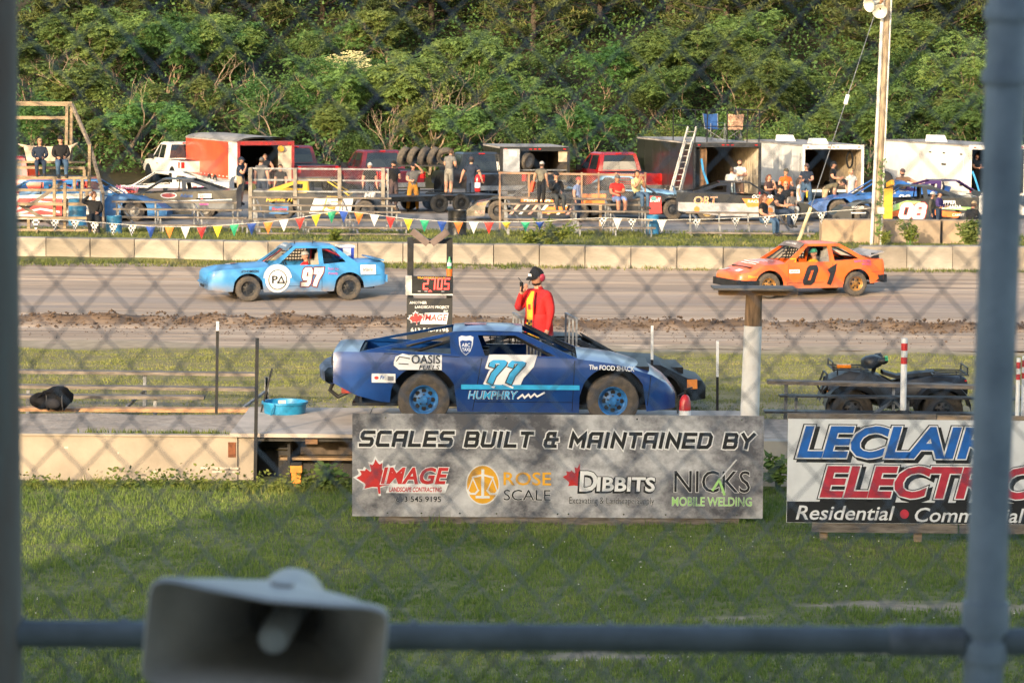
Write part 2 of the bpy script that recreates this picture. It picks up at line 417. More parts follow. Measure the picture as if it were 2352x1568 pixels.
# --- dirt track, banked up towards the outer wall, with a crumbled berm of loose clay on its inside
def trackz(x, y):
    z = gz(y)
    bm_ = math.exp(-((y - 62.1 - .25 * nz(x, 0, .25)) / .55) ** 2)
    z += bm_ * (.16 + .14 * nz(x, y, 1.9) + .10 * nz(x, y, 5.3, 2))
    z += .035 * nz(x * .12, y * 1.6, 1.0, 3) + .02 * nz(x * .3, y * 4, 1.0, 8)
    return z
def track_mat():
    mt = ground_mat('track_clay', [(.27, .20, .148), (.40, .305, .228), (.52, .40, .30)], 2.2, (.07, 1.1, 1), bump=.9, big=.25, lo=.36, hi=.64)
    n = mt.node_tree.nodes; l = mt.node_tree.links; b = n['Principled BSDF']
    at = n.new('ShaderNodeAttribute'); at.attribute_name = 'patch'
    src = b.inputs['Base Color'].links[0].from_socket
    mx = n.new('ShaderNodeMixRGB'); l.new(at.outputs['Fac'], mx.inputs[0]); l.new(src, mx.inputs[1]); mx.inputs[2].default_value = (.135, .09, .06, 1)
    at2 = n.new('ShaderNodeAttribute'); at2.attribute_name = 'damp'
    m2 = n.new('ShaderNodeMixRGB'); l.new(at2.outputs['Fac'], m2.inputs[0]); l.new(mx.outputs[0], m2.inputs[1]); m2.inputs[2].default_value = (.31, .255, .22, 1)
    l.new(m2.outputs[0], b.inputs['Base Color'])
    return mt
ys = np.linspace(57.2, 77.3, 150)
tr = sheet('dirt_track', -70, 70, ys, 420, trackz, track_mat(),
           lambda x, y: max(0, min(1, math.exp(-((y - 61.9) / .5) ** 2) * (1.0 + .9 * nz(x, y, 1.3)) + .35 * max(0, nz(x * .15, y * 2.3, 1, 4)) * (y > 63))))
a = tr.data.attributes.new('damp', 'FLOAT', 'POINT')
a.data.foreach_set('value', [max(0, min(.9, math.exp(-((v.co.y - 68.2) / 2.6) ** 2) * (.75 + 1.1 * nz(v.co.x * .10, v.co.y * .9, 1, 6)))) for v in tr.data.vertices])
# --- grass bank behind the outer wall, gravel pit lane, wooded hillside
sheet('grass_bank', -75, 75, np.linspace(76.9, 91, 44), 150, lambda x, y: gz(y) + .06 * nz(x, y, .5) + .03 * nz(x, y, 1.6, 3),
      ground_mat('bank_soil', [(.07, .09, .03), (.13, .14, .05), (.22, .20, .09)], 1.4),)
sheet('pit_lane', -90, 90, np.linspace(90.2, 121, 70), 160, lambda x, y: gz(y) + .02 * nz(x, y, .7) + .05 * min(1, max(0, 91.5 - y)) * 0,
      ground_mat('gravel_ground', [(.22, .19, .165), (.31, .27, .235), (.40, .34, .29)], 1.5, (.6, 1.5, 1)))
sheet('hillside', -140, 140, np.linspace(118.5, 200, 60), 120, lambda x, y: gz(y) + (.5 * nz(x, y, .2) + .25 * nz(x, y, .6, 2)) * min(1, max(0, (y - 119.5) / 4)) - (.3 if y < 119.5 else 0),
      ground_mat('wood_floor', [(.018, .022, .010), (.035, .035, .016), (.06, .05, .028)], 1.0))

# ------------------------------------------------------------------ grass (uncountable: stuff)
def leaf_mat(name, c1, c2, rough=.6, trans=.25, pos_scale=.6, c3=None, tree=False):
    mt = bpy.data.materials.new(name); mt.use_nodes = True
    n = mt.node_tree.nodes; l = mt.node_tree.links; b = n['Principled BSDF']; b.inputs['Roughness'].default_value = rough
    b.inputs['Specular IOR Level'].default_value = .3
    ge = n.new('ShaderNodeNewGeometry'); ns = n.new('ShaderNodeTexNoise'); ns.inputs['Scale'].default_value = pos_scale; ns.inputs['Detail'].default_value = 4; l.new(ge.outputs['Position'], ns.inputs['Vector'])
    ad = n.new('ShaderNodeMath'); ad.operation = 'MULTIPLY_ADD'; ad.use_clamp = True
    l.new(ge.outputs['Random Per Island'], ad.inputs[0]); ad.inputs[1].default_value = .45
    mr = n.new('ShaderNodeMapRange'); mr.inputs['From Min'].default_value = .3; mr.inputs['From Max'].default_value = .7; mr.inputs['To Max'].default_value = .6; l.new(ns.outputs['Fac'], mr.inputs['Value'])
    l.new(mr.outputs[0], ad.inputs[2])
    rp = n.new('ShaderNodeValToRGB'); rp.color_ramp.elements[0].color = (*c1, 1); rp.color_ramp.elements[1].color = (*c2, 1)
    rp.color_ramp.elements[0].position = .1; rp.color_ramp.elements[1].position = .8
    if c3: e = rp.color_ramp.elements.new(1.0); e.color = (*c3, 1)
    l.new(ad.outputs[0], rp.inputs[0]); src = rp.outputs[0]
    if tree:      # each plant has its own tint
        oi = n.new('ShaderNodeObjectInfo'); hs = n.new('ShaderNodeHueSaturation'); hs.inputs['Saturation'].default_value = .86; l.new(src, hs.inputs['Color'])
        m1 = n.new('ShaderNodeMapRange'); m1.inputs['To Min'].default_value = .47; m1.inputs['To Max'].default_value = .535; l.new(oi.outputs['Random'], m1.inputs['Value']); l.new(m1.outputs[0], hs.inputs['Hue'])
        m2 = n.new('ShaderNodeMath'); m2.operation = 'MULTIPLY'; m2.inputs[1].default_value = 7.31; l.new(oi.outputs['Random'], m2.inputs[0]); m3 = n.new('ShaderNodeMath'); m3.operation = 'FRACT'; l.new(m2.outputs[0], m3.inputs[0])
        m4 = n.new('ShaderNodeMapRange'); m4.inputs['To Min'].default_value = .75; m4.inputs['To Max'].default_value = 1.35; l.new(m3.outputs[0], m4.inputs['Value']); l.new(m4.outputs[0], hs.inputs['Value']); src = hs.outputs[0]
    l.new(src, b.inputs['Base Color'])
    tl = n.new('ShaderNodeBsdfTranslucent'); l.new(src, tl.inputs[0]); mx = n.new('ShaderNodeMixShader'); mx.inputs[0].default_value = trans
    l.new(b.outputs[0], mx.inputs[1]); l.new(tl.outputs[0], mx.inputs[2]); l.new(mx.outputs[0], n['Material Output'].inputs[0])
    return mt
def blades(name, pts, zf, hmin, hmax, wd, per, mat, label, lean=.6, cat='grass'):
    """tufts: per blades (one bent triangle each) at each (x,y)"""
    P = np.array(pts); n = len(P) * per; rg = np.random.default_rng(3)
    base = np.repeat(P, per, axis=0) + rg.normal(0, wd * 1.6, (n, 2))
    zs = np.repeat(np.array([zf(p[0], p[1]) for p in pts]), per)
    an = rg.uniform(0, 2 * PI, n); h = rg.uniform(hmin, hmax, n) * (0.75 + .5 * np.array([noise.noise(Vector((b[0] * .8, b[1] * .8, 0))) for b in base]))
    tilt = rg.uniform(.1, lean, n) * h; ta = rg.uniform(0, 2 * PI, n)
    dx = np.cos(an) * wd / 2; dy = np.sin(an) * wd / 2
    A = np.stack([base[:, 0] - dx, base[:, 1] - dy, zs - .01], 1); B = np.stack([base[:, 0] + dx, base[:, 1] + dy, zs - .01], 1)
    T = np.stack([base[:, 0] + np.cos(ta) * tilt, base[:, 1] + np.sin(ta) * tilt, zs + h], 1)
    V = np.stack([A, B, T], 1).reshape(-1, 3)
    o = np_mesh(name, V, n, 3, mat); return tag(o, label, cat, kind='stuff')
def scatter(nn, y0, y1, xw, keep):
    out = []
    while len(out) < nn:
        y = random.uniform(y0, y1); hw = xw(y); x = random.uniform(-hw, hw)
        if keep(x, y): out.append((x, y))
    return out
G1 = leaf_mat('lawn_grass', (.075, .14, .026), (.215, .285, .065), c3=(.37, .35, .12))
G2 = leaf_mat('infield_grass', (.13, .165, .04), (.28, .275, .085), c3=(.40, .335, .14))
G3 = leaf_mat('bank_grass', (.06, .10, .02), (.20, .21, .06), c3=(.33, .28, .12))
GW = leaf_mat('weed_leaf', (.05, .10, .015), (.22, .24, .05), c3=(.34, .28, .08))
blades('lawn_grass', scatter(60000, 23.5, 37.0, lambda y: y * .185 + 1.2, lambda x, y: lawn_patch(x, y) < .35 + .3 * random.random()),
       lambda x, y: .2 + .03 * nz(x, y, .5), .03, .085, .012, 4, G1, 'mown green grass in front of the scales')
blades('infield_grass', scatter(42000, 40.2, 57.0, lambda y: y * .185 + 1.5, lambda x, y: random.random() < .92 - 1.0 * min(1, max(0, (y - 55.6 + nz(x, y, .5)) * 1.2)) and not (abs(y - 43.4 - .02 * x) < .35 and random.random() < .6)),
       lambda x, y: gz(y) + .05 * nz(x, y, .45) + .03 * nz(x, y, 1.3, 5), .02, .05, .018, 3, G2, 'pale dry grass of the infield behind the scales')
blades('bank_grass', scatter(22000, 78.7, 91.3, lambda y: y * .185 + 2, lambda x, y: random.random() < 1.15 - max(0, y - 89) * .3), lambda x, y: gz(y) + .06 * nz(x, y, .5), .05, .15, .035, 3, G3, 'sunlit grass on the bank behind the concrete block wall')
blades('verge_grass', scatter(5200, 76.0, 77.4, lambda y: 18, lambda x, y: random.random() < .3 + .7 * (y - 76.0) + .5 * nz(x, y, .7)), lambda x, y: gz(y), .05, .15, .035, 3, G3, 'ragged grass along the foot of the concrete block wall')
def tuft_pts(c, rx, ry, n): return [(random.gauss(c[0], rx), random.gauss(c[1], ry)) for _ in range(n)]
pts = []
for _ in range(110):
    x = random.uniform(-8.5, -1.6); pts += tuft_pts((x, random.uniform(36.2, 37.05)), .16, .12, random.randint(3, 14))
blades('wall_weeds', pts, lambda x, y: .2, .04, .17, .02, 4, GW, 'low yellowish weeds along the foot of the tan retaining wall', lean=.9, cat='weeds')
rg = random.Random(21); V = []
for _ in range(30):      # broad leaved weeds standing out of the grass
    cx, cy, hh, sp_ = rg.uniform(-8.2, -1.7), rg.uniform(36.35, 37.05), min(.30, abs(rg.gauss(.07, .08)) + .05), rg.uniform(.08, .2)
    if rg.random() < .12: hh *= 1.4
    for k in range(rg.randint(30, 90)):
        t = rg.random(); c = Vector((cx + rg.gauss(0, sp_), cy + rg.gauss(0, .08), .2 + hh * t)); u = Vector((rg.gauss(0, 1), rg.gauss(0, 1), rg.gauss(.3, .4))).normalized(); v = u.orthogonal().normalized(); s = rg.uniform(.03, .08)
        V += [c, c + u * s * .5 + v * s * .3, c + u * s, c + u * s * .5 - v * s * .3]
tag(np_mesh('broad_weeds', np.array([tuple(q) for q in V], dtype=np.float32), len(V) // 4, 4, GW), 'broad leaved weeds standing against the tan retaining wall', 'weeds', kind='stuff')
blades('sign_weeds', [p for _ in range(50) for p in tuft_pts((random.uniform(-2.4, 8), random.uniform(33.95, 34.5)), .14, .1, 9)], lambda x, y: .2, .08, .22, .018, 4, G1, 'long grass growing up under the sponsor boards', cat='grass')
blades('pad_weeds', [p for _ in range(26) for p in tuft_pts((random.uniform(-5.6, -3.2), random.uniform(37.42, 37.52)), .1, .04, 7)], lambda x, y: .8, .03, .10, .018, 4, GW, 'low weeds on the gravel edge above the retaining wall', cat='weeds')
# --- white clover heads in the lawn, loose clods on the berm
mb = MB()
for x, y in scatter(110, 24.5, 33, lambda y: y * .18, lambda x, y: nz(x, y, .35, 9) > .0 and lawn_patch(x, y) < .2):
    c = Vector((x, y, .2 + random.uniform(.05, .09))); r = random.uniform(.005, .010)
    mb.add([c + Vector(q) * r for q in ((1, 0, 0), (-1, 0, 0), (0, 1, 0), (0, -1, 0), (0, 0, 1), (0, 0, -1))], [(0, 2, 4), (2, 1, 4), (1, 3, 4), (3, 0, 4), (2, 0, 5), (1, 2, 5), (3, 1, 5), (0, 3, 5)])
tag(mb.build('clover_flowers', C('clover_white', .7, .68, .58)), 'tiny white clover heads dotted in the lawn', 'flowers', kind='stuff')
mb = MB()
for _ in range(5200):
    x = random.uniform(-14, 14); y = random.gauss(61.9, .38); r = random.uniform(.010, .042) * (1 if random.random() < .93 else 1.7)
    if random.random() < .25: y = random.gauss(60.4, 1.2); r *= .5
    c = Vector((x, y, trackz(x, y) + r * .3))
    q = [Vector((random.uniform(.6, 1.2) * a, random.uniform(.6, 1.2) * b, random.uniform(.5, 1) * d)) * r for a, b, d in ((1, 0, 0), (-1, 0, 0), (0, 1, 0), (0, -1, 0), (0, 0, 1), (0, 0, -1))]
    mb.add([c + v for v in q], [(0, 2, 4), (2, 1, 4), (1, 3, 4), (3, 0, 4), (2, 0, 5), (1, 2, 5), (3, 1, 5), (0, 3, 5)])
tag(mb.build('clay_clods', M('clay_clod', (.13, .085, .055), rough=.95, var=.3, scale=3)), 'loose brown clods of clay along the inside of the track', 'dirt', kind='stuff')
# ================================================================== TREES ON THE BANK
BARK = M('pale_bark', (.32, .235, .16), rough=.9, var=.3, scale=4)
BARKD = M('dark_bark', (.10, .075, .055), rough=.9, var=.3, scale=4)
LEAVES = [leaf_mat('sumac_leaf_mid', (.05, .125, .022), (.14, .25, .042), pos_scale=.45, c3=(.22, .31, .06), tree=True),
          leaf_mat('sumac_leaf_yellow', (.06, .125, .022), (.165, .25, .04), pos_scale=.45, c3=(.25, .31, .055), tree=True),
          leaf_mat('shrub_leaf_dark', (.035, .095, .018), (.11, .20, .034), pos_scale=.45, c3=(.17, .25, .045), tree=True)]
PINE = leaf_mat('pine_needles', (.04, .064, .022), (.11, .13, .036), pos_scale=.5, c3=(.21, .19, .05), trans=.1)
BLOSSOM = leaf_mat('elder_blossom', (.55, .50, .22), (.68, .64, .38), trans=.15)

def grow(rg, p, d, L, r, depth, segs, tips):
    """recursive limb: appends (points, radii) to segs and tip positions to tips"""
    n = 4; pts = [p]; rs = [r]
    for i in range(n):
        d = (d + Vector((rg.gauss(0, .2), rg.gauss(0, .2), rg.gauss(.03, .12)))).normalized()
        p = p + d * (L / n); pts.append(p); rs.append(r * (1 - .42 * (i + 1) / n))
    segs.append((pts, rs))
    if depth == 0: tips.append((p, d)); return
    for k in range(rg.choice((2, 2, 3)) if depth > 1 else rg.choice((2, 3, 3))):
        a = rg.uniform(.35, .85); ax = Vector((rg.gauss(0, 1), rg.gauss(0, 1), rg.gauss(0, .35))).normalized()
        nd = (d + ax * a + Vector((0, 0, .16))).normalized()
        grow(rg, pts[-1] if k else pts[rg.choice((3, 4))], nd, L * rg.uniform(.62, .85), rs[-1] * .75, depth - 1, segs, tips)

def sumac_mesh(seed, H, sparse=1.0, frond=.62, leafsize=1.0):
    rg = random.Random(seed); segs = []; tips = []
    for s in range(rg.choice((3, 4, 4))):
        a = rg.uniform(0, 2 * PI); d = Vector((math.cos(a) * .45, math.sin(a) * .45, 1)).normalized()
        grow(rg, Vector((math.cos(a) * .12, math.sin(a) * .12, -.1)), d, H * .36, .055 * H / 4.5, 3, segs, tips)
    wood = MB()
    for pts, rs in segs: wood.tube(pts, rs, 5, caps=False)
    V = []
    extra = []
    for pts, rs in segs:
        if rs[0] < .05 and rg.random() < .9: extra.append((pts[rg.choice((2, 3))], Vector((rg.gauss(0, 1), rg.gauss(0, 1), .5)).normalized()))
    for p, d in tips + extra:
        if rg.random() > sparse: continue
        nf = rg.randint(8, 13)
        for k in range(nf):
            a = 2 * PI * k / nf + rg.uniform(-.3, .3); el = rg.uniform(.0, .85)
            ax = Vector((math.cos(a) * math.cos(el), math.sin(a) * math.cos(el), math.sin(el)))
            L = frond * rg.uniform(.65, 1.15); side = Vector((-math.sin(a), math.cos(a), rg.gauss(0, .25))).normalized()
            q = p.copy(); nl = 7
            for j in range(nl):
                t = (j + 1) / nl
                q = q + ax * (L / nl); ax = (ax + Vector((0, 0, -.16))).normalized()
                w = (.17 * math.sin(PI * (.25 + .68 * t)) + .03) * leafsize; bw = .058 * leafsize
                for sg in (-1, 1):
                    tip = q + side * sg * w + ax * w * .45 + Vector((0, 0, -w * rg.uniform(.1, .6)))
                    mid = q + (tip - q) * .5
                    wv = ax * bw * rg.uniform(.7, 1.2) + Vector((0, 0, rg.gauss(0, .015)))
                    V += [q, mid - wv * .6, tip, mid + wv * .6]
    return wood, np.array([tuple(v) for v in V], dtype=np.float32)

def shrub_mesh(seed, H, n=2600, leaf=.13):
    rg = random.Random(seed); segs = []; tips = []
    for s in range(5):
        a = rg.uniform(0, 2 * PI); d = Vector((math.cos(a) * .6, math.sin(a) * .6, 1)).normalized()
        grow(rg, Vector((0, 0, -.1)), d, H * .36, .04, 2, segs, tips)
    wood = MB()
    for pts, rs in segs: wood.tube(pts, rs, 5, caps=False)
    V = []
    for _ in range(n):
        p, d = rg.choice(tips); c = p + Vector((rg.gauss(0, .26), rg.gauss(0, .26), rg.gauss(-.02, .2)))
        x = Vector((rg.gauss(0, 1), rg.gauss(0, 1), rg.gauss(0, .4))).normalized(); y = x.cross(Vector((rg.gauss(0, .5), rg.gauss(0, .5), 1)).normalized()).normalized()
        s = leaf * rg.uniform(.6, 1.3)
        V += [c, c + x * s * .5 + y * s * .36, c + x * s, c + x * s * .5 - y * s * .36]
    return wood, np.array([tuple(v) for v in V], dtype=np.float32), tips

def pine_mesh(seed, H):
    rg = random.Random(seed); wood = MB(); wood.tube([(0, 0, -.5), (.05, 0, H * .5), (0, 0, H)], [.2, .13, .03], 7, caps=False); V = []
    z = .5
    while z < H - .3:
        L = (1 - z / H) ** .7 * 3.0 + .4
        for k in range(rg.randint(5, 7)):
            a = rg.uniform(0, 2 * PI); d = Vector((math.cos(a), math.sin(a), rg.uniform(-.05, .3)))
            p = Vector((0, 0, z)); pts = [p]
            for j in range(4): p = p + d * (L / 4); d = (d + Vector((0, 0, .06))).normalized(); pts.append(p)
            wood.tube(pts, [.04, .035, .03, .02, .01], 4, caps=False)
            for j in range(40):
                t = rg.uniform(.25, 1.05); c = pts[0].lerp(pts[-1], t) + Vector((rg.gauss(0, .16), rg.gauss(0, .16), rg.gauss(.05, .1)))
                for q in range(5):
                    v = Vector((rg.gauss(0, 1), rg.gauss(0, 1), rg.gauss(.5, .7))).normalized() * rg.uniform(.16, .3); s = v.cross(Vector((rg.gauss(0, 1), rg.gauss(0, 1), 1))).normalized() * .036
                    V += [c - s, c + s, c + v + s * .3, c + v - s * .3]
        z += rg.uniform(.42, .62)
    return wood, np.array([tuple(v) for v in V], dtype=np.float32)

def leafobj(name, V, mat):
    o = np_mesh(name, V, len(V) // 4, 4, mat); return o
PROTO = []
for i in range(7):
    wood, V = sumac_mesh(100 + i, 4.6, sparse=(.94, .9, .97, .55, .9, .95, .86)[i], frond=(.62, .7, .58, .6, .66, .55, .62)[i])
    t = wood.build('trunk', BARK, smooth=60); c = leafobj('crown', V, LEAVES[i % 2]); PROTO.append((t, c, 'sumac'))
for i in range(3):
    wood, V, tips = shrub_mesh(200 + i, 4.0, n=4200)
    PROTO.append((wood.build('trunk', BARKD, smooth=60), leafobj('crown', V, LEAVES[2 if i < 2 else 1]), 'shrub'))
PINES = []
for i in range(3):
    wood, V = pine_mesh(300 + i, 9.0); PINES.append((wood.build('trunk', BARKD, smooth=60), leafobj('crown', V, PINE)))
wood, V, tips = shrub_mesh(77, 3.4, n=5200); rg = random.Random(5); FV = []
for p, d in tips:
    for k in range(9):
        c = p + Vector((rg.gauss(0, .3), -abs(rg.gauss(.1, .2)), rg.gauss(.12, .2)))
        for j in range(7):
            q = c + Vector((rg.gauss(0, .09), rg.gauss(0, .06), rg.gauss(0, .03))); s = .05
            FV += [q + Vector((-s, 0, -s * .4)), q + Vector((s, 0, -s * .4)), q + Vector((s, 0, s * .6)), q + Vector((-s, 0, s * .6))]
ELD = (wood.build('trunk', BARKD, smooth=60), leafobj('crown', V, LEAVES[1]), leafobj('blossom', np.array([tuple(v) for v in FV], dtype=np.float32), BLOSSOM))

LAND = [(95, 'the tall wooden bleacher'), (225, 'the slanted bleacher brace'), (350, 'the white pickup'), (470, 'the red trailer side'), (610, 'the open red trailer rear'),
        (720, 'the gap beside the red trailer'), (850, 'the maroon pickup'), (975, 'the rack of spare tyres'), (1075, 'the black pickup'), (1210, 'the small black trailer'), (1385, 'the bright red pickup'),
        (1510, 'the long black trailer side'), (1645, 'the rooftop folding chairs'), (1775, 'the roof vent'), (1900, 'the open white trailer'), (2015, 'the leaning light pole'), (2130, 'the shut white trailer'), (2270, 'the steel fence post')]
used = set()
def place(src, p, rz, sc, label, cat, name, group, blossom=None):
    root = thing(name, label, cat, p, rz, group); root.scale = (sc, sc, sc * random.uniform(.95, 1.1))
    for o in src:
        if not hasattr(o, 'data'): continue
        if o.name in used: c = o.copy(); COL.objects.link(c)
        else: c = o; used.add(o.name)
        c.parent = root
    return root
ROWS = [(125.6, 'at the bank foot behind %s', .72), (129.4, 'low on the bank behind %s', .88), (133.8, 'halfway up the bank above %s', .86), (137.6, 'high on the bank above %s', .78)]
for j, (d0, ph, s0) in enumerate(ROWS):
    for i, (zx, nm) in enumerate(LAND):
        if j == 3 and i > 6 and i not in (12, 15): continue
        pr = PROTO[(i * 3 + j * 5 + (i * j) % 4) % len(PROTO)]
        if j == 0 and i in (3, 9, 11, 12, 16): pr = PROTO[7 + (i % 3)]
        d = d0 + random.uniform(-1.4, 1.4); x = onground(zx + random.uniform(-38, 38), d).x + (1.1 if j % 2 else 0)
        look = {'sumac': 'leafy sumac with pale branches', 'shrub': 'dense rounded bush'}[pr[2]]
        if pr is PROTO[3]: look = 'half bare twisted sumac'
        place(pr[:2], (x, d, gz(d) - .1), random.uniform(0, 6.28), s0 * random.uniform(.88, 1.15), look + ' ' + ph % nm, 'tree' if pr[2] == 'sumac' else 'bush', 'sumac_tree' if pr[2] == 'sumac' else 'bank_bush', 'trees and bushes on the bank')
place(ELD, W(795, 190, 131.5) + Vector((0, 0, 0)) * 0 + Vector((0, 0, -1.2)), .4, .8, 'elder bush covered in cream blossom above the maroon pickup', 'bush', 'elder_bush', 'trees and bushes on the bank')
for i, (zx, nm) in enumerate(LAND):
    d = 142 + (i % 3) * 2.6
    place(PINES[i % 3], (onground(zx + random.uniform(-30, 30), d).x, d, gz(d) - .4 - (1.3 if zx < 900 else 0)), random.uniform(0, 6), random.uniform(.85, 1.1), 'dark pine at the top of the bank above ' + nm, 'pine', 'pine_tree', 'pines along the top of the bank')
# bare twisted limbs standing out of the leaves
rg = random.Random(12)
for k, (zx, zy, d, h, ph) in enumerate([(640, 290, 125.4, 3.3, 'bare twisted sumac snag above the roof of the red cargo trailer'), (985, 300, 125.2, 3.4, 'bare grey sumac snag leaning above the rack of spare tyres'), (510, 150, 131.5, 2.6, 'dead forked sumac crown high above the red cargo trailer'), (185, 160, 128.5, 2.6, 'bare forked snag right of the top rail of the wooden bleacher'), (1070, 210, 129, 3.2, 'bare branching snag high above the black pickup'), (1330, 250, 126, 2.2, 'thin bare snag above the bright red pickup'), (880, 300, 124.6, 2.6, 'tangled bare snag above the maroon pickup roof'), (1120, 330, 124.4, 2.4, 'bare leaning snag beside the small black trailer'), (300, 230, 126.0, 2.4, 'bare pale snag between the wooden bleacher and white pickup')]):
    segs = []; tips = []; base = W(zx, zy, d)
    for s in range(2): grow(rg, Vector((0, 0, -1.5)), Vector((rg.uniform(-.4, .6), -.15, 1)).normalized(), h * .5, .075, 3, segs, tips)
    mb = MB()
    for pts, rs in segs: mb.tube(pts, rs, 5, caps=False)
    SNAG = M('snag_bark', (.34, .255, .18), rough=.9, var=.25, scale=4); t = thing('bare_sumac', ph, 'dead tree', (base.x, d, base.z - .6), 0, 'trees and bushes on the bank'); mb.build('trunk', SNAG, t, smooth=60)
# undergrowth filling the slope between the trees
rg = np.random.default_rng(4); n = 90000
x = rg.uniform(-36, 36, n); y = 124.2 + 24 * rg.uniform(0, 1, n) ** 1.3
c = np.stack([x, y, np.array([gz(v) for v in y]) + np.abs(rg.normal(0, .9, n)) + .05], 1)
a = rg.uniform(0, 2 * PI, n); e = rg.normal(.1, .5, n); s = rg.uniform(.09, .26, n)[:, None]
u = np.stack([np.cos(a) * np.cos(e), np.sin(a) * np.cos(e), np.sin(e)], 1); v = np.stack([-np.sin(a), np.cos(a), rg.normal(0, .5, n)], 1)
V = np.stack([c, c + u * s * .5 + v * s * .32, c + u * s, c + u * s * .5 - v * s * .32], 1).reshape(-1, 3)
tag(np_mesh('undergrowth', V, n, 4, LEAVES[2]), 'dark leafy undergrowth covering the bank between the trees', 'undergrowth', kind='stuff')
# ================================================================== FENCE AND HORN IN FRONT
FD = 4.18
FMET = M('fence_pipe', (.42, .48, .56), rough=.55, metal=.25, var=.2, scale=10, col2=(.28, .33, .40))
WIREM = C('fence_wire', .20, .22, .25, rough=.55, metal=.3, var=.15)
fence = thing('chain_link_fence', 'blurred galvanised chain link fence right in front of the viewer', 'fence', (0, FD, 0))
def vpost(p, r, name, mat, n=20, z0=.2, z1=7.6, lean=0.0):
    mb = MB(); mb.tube([(p.x + lean * (z0 - p.z), 0, z0), (p.x, 0, p.z), (p.x + lean * (z1 - p.z), 0, z1)], r, n)
    return mb.build(name, mat, fence, smooth=50)
PR = W(2287, 784, FD); PL = W(-18, 784, FD)
pr = vpost(PR, .0300, 'post', FMET, lean=.0135)
for zy, hh in ((175, .02), (1415, .045), (30, .02), (1492, .03)):
    q = W(2287, zy, FD); xx = PR.x + .0135 * (q.z - PR.z); MB().lathe([(.031, -hh / 2), (.0345, -hh / 2), (.0355, 0), (.0345, hh / 2), (.031, hh / 2)], (xx, 0, q.z), n=20).build('band', FMET, pr, smooth=50)
POSTW = M('post_green_grey', (.25, .28, .265), rough=.8, var=.3, scale=5, stretch=(3, 3, .5), col2=(.24, .19, .16))
pl = vpost(PL, .041, 'post', POSTW)
rz_ = W(1176, 1463, FD).z
MB().tube([(-2.6, -.0, rz_), (0, 0, rz_), (2.6, 0, rz_ - .0)], 0.0208, 16).build('rail', M('rail_pipe', (.21, .24, .265), rough=.6, metal=.2, var=.3, scale=8, col2=(.13, .15, .16)), fence, smooth=50)
rl = W(2100, 1463, FD).x
MB().lathe([(.0209, 0), (.0235, .002), (.0235, .11), (.0209, .112)], (PR.x - .15, 0, rz_), (1, 0, 0), n=16).build('rail_sleeve', STEEL, fence, smooth=50)
# the mesh: zigzag wires hooked into each other, an upper and a lower roll laced along the rail
def mesh_roll(z0, z1, xph, yoff):
    mb = MB(); px, pz = .0730, .0800; nrow = int((z1 - z0) / (pz / 2)); rg = random.Random(2)
    for k in range(-66, 68):
        x0 = xph + k * px / 2; pts = []; flip = 1 if k % 2 else -1
        for j in range(nrow + 1):
            s = (1 if j % 2 else -1) * flip
            pts.append((x0 + s * (px / 4 + .0008) + rg.gauss(0, .0005), yoff + s * .0022, z0 + j * pz / 2))
        mb.tube(pts, .00185, 5, caps=False)
        if k % 2: mb.tube([pts[-1], (pts[-1][0] + .004, yoff, pts[-1][2] + .012), (pts[-1][0] - .004, yoff, pts[-1][2] + .02)], .0018, 5, caps=False)
    return mb
kn = W(138 * .91875, 1149 * .91875, FD)          # a knot seen in the picture
r1 = mesh_roll(rz_ - .02 - .0 + ((kn.z - rz_) % .08) - .08, 7.5, kn.x + .073 / 4, .026); tag(r1.build('wire_mesh', WIREM, fence), kind='stuff')
r2 = mesh_roll(4.2 - .02 + .007, rz_ + .012, kn.x + .03, .031); tag(r2.build('wire_mesh', WIREM, fence), kind='stuff')
tm = MB()
for k in range(-16, 17):
    x = k * .146 + .03 * math.sin(k * 3.1)
    for s in (0, .006): tm.tube([(x + s + math.cos(a) * .004, .006 + math.cos(a) * .024, rz_ + math.sin(a) * .0235) for a in np.linspace(0, 2 * PI, 11)], .0016, 4, caps=False)
tag(tm.build('tie_wire', STEEL, fence), kind='stuff')

# horn loudspeaker hanging on the viewer's side of the fence
HD = 3.55
hc = W(606, 1490, HD)
horn = thing('horn_loudspeaker', 'grey rectangular horn loudspeaker, out of focus, below the fence rail', 'loudspeaker', hc, 0)
HM = C('horn_plastic', .50, .475, .45, rough=.5, var=.08)
HMI = C('horn_plastic_inside', .48, .42, .36, rough=.6, var=.12)
def superrect(a, b, k, n=40, bow=0.0):
    out = []
    for i in range(n):
        t = 2 * PI * i / n; c, s = math.cos(t), math.sin(t)
        x = a * math.copysign(abs(c) ** (2 / k), c); y = b * math.copysign(abs(s) ** (2 / k), s)
        y += bow * (x / a) ** 2 * (1 if y > 0 else -.6); out.append((x, y))
    return out
def loft(mb, secs, mi=0, closed=True):
    n = len(secs[0]); o = len(mb.v)
    for s in secs: mb.v += [tuple(p) for p in s]
    for i in range(len(secs) - 1):
        for k in range(n):
            a = o + i * n + k; b = o + i * n + (k + 1) % n
            mb.f.append((a, b, b + n, a + n)); mb.m.append(mi)
mb = MB(); secs = []
for t, a, b, k in ((0, .152, .062, 7), (.004, .155, .065, 7), (.02, .153, .064, 7), (.05, .136, .061, 5), (.09, .110, .058, 4), (.13, .078, .053, 3), (.17, .050, .047, 2.2)):
    secs.append([(x, t, z) for x, z in superrect(a, b, k, 48, .016 * a / .155)])
loft(mb, secs)
sec2 = [[(x, t, z) for x, z in superrect(a, b, k, 48, .016 * a / .155)] for t, a, b, k in ((0, .152, .062, 7), (.010, .146, .057, 7), (.05, .122, .048, 5), (.10, .088, .038, 4), (.17, .05, .034, 3), (.25, .03, .028, 2))]
mb2 = MB(); loft(mb2, sec2)
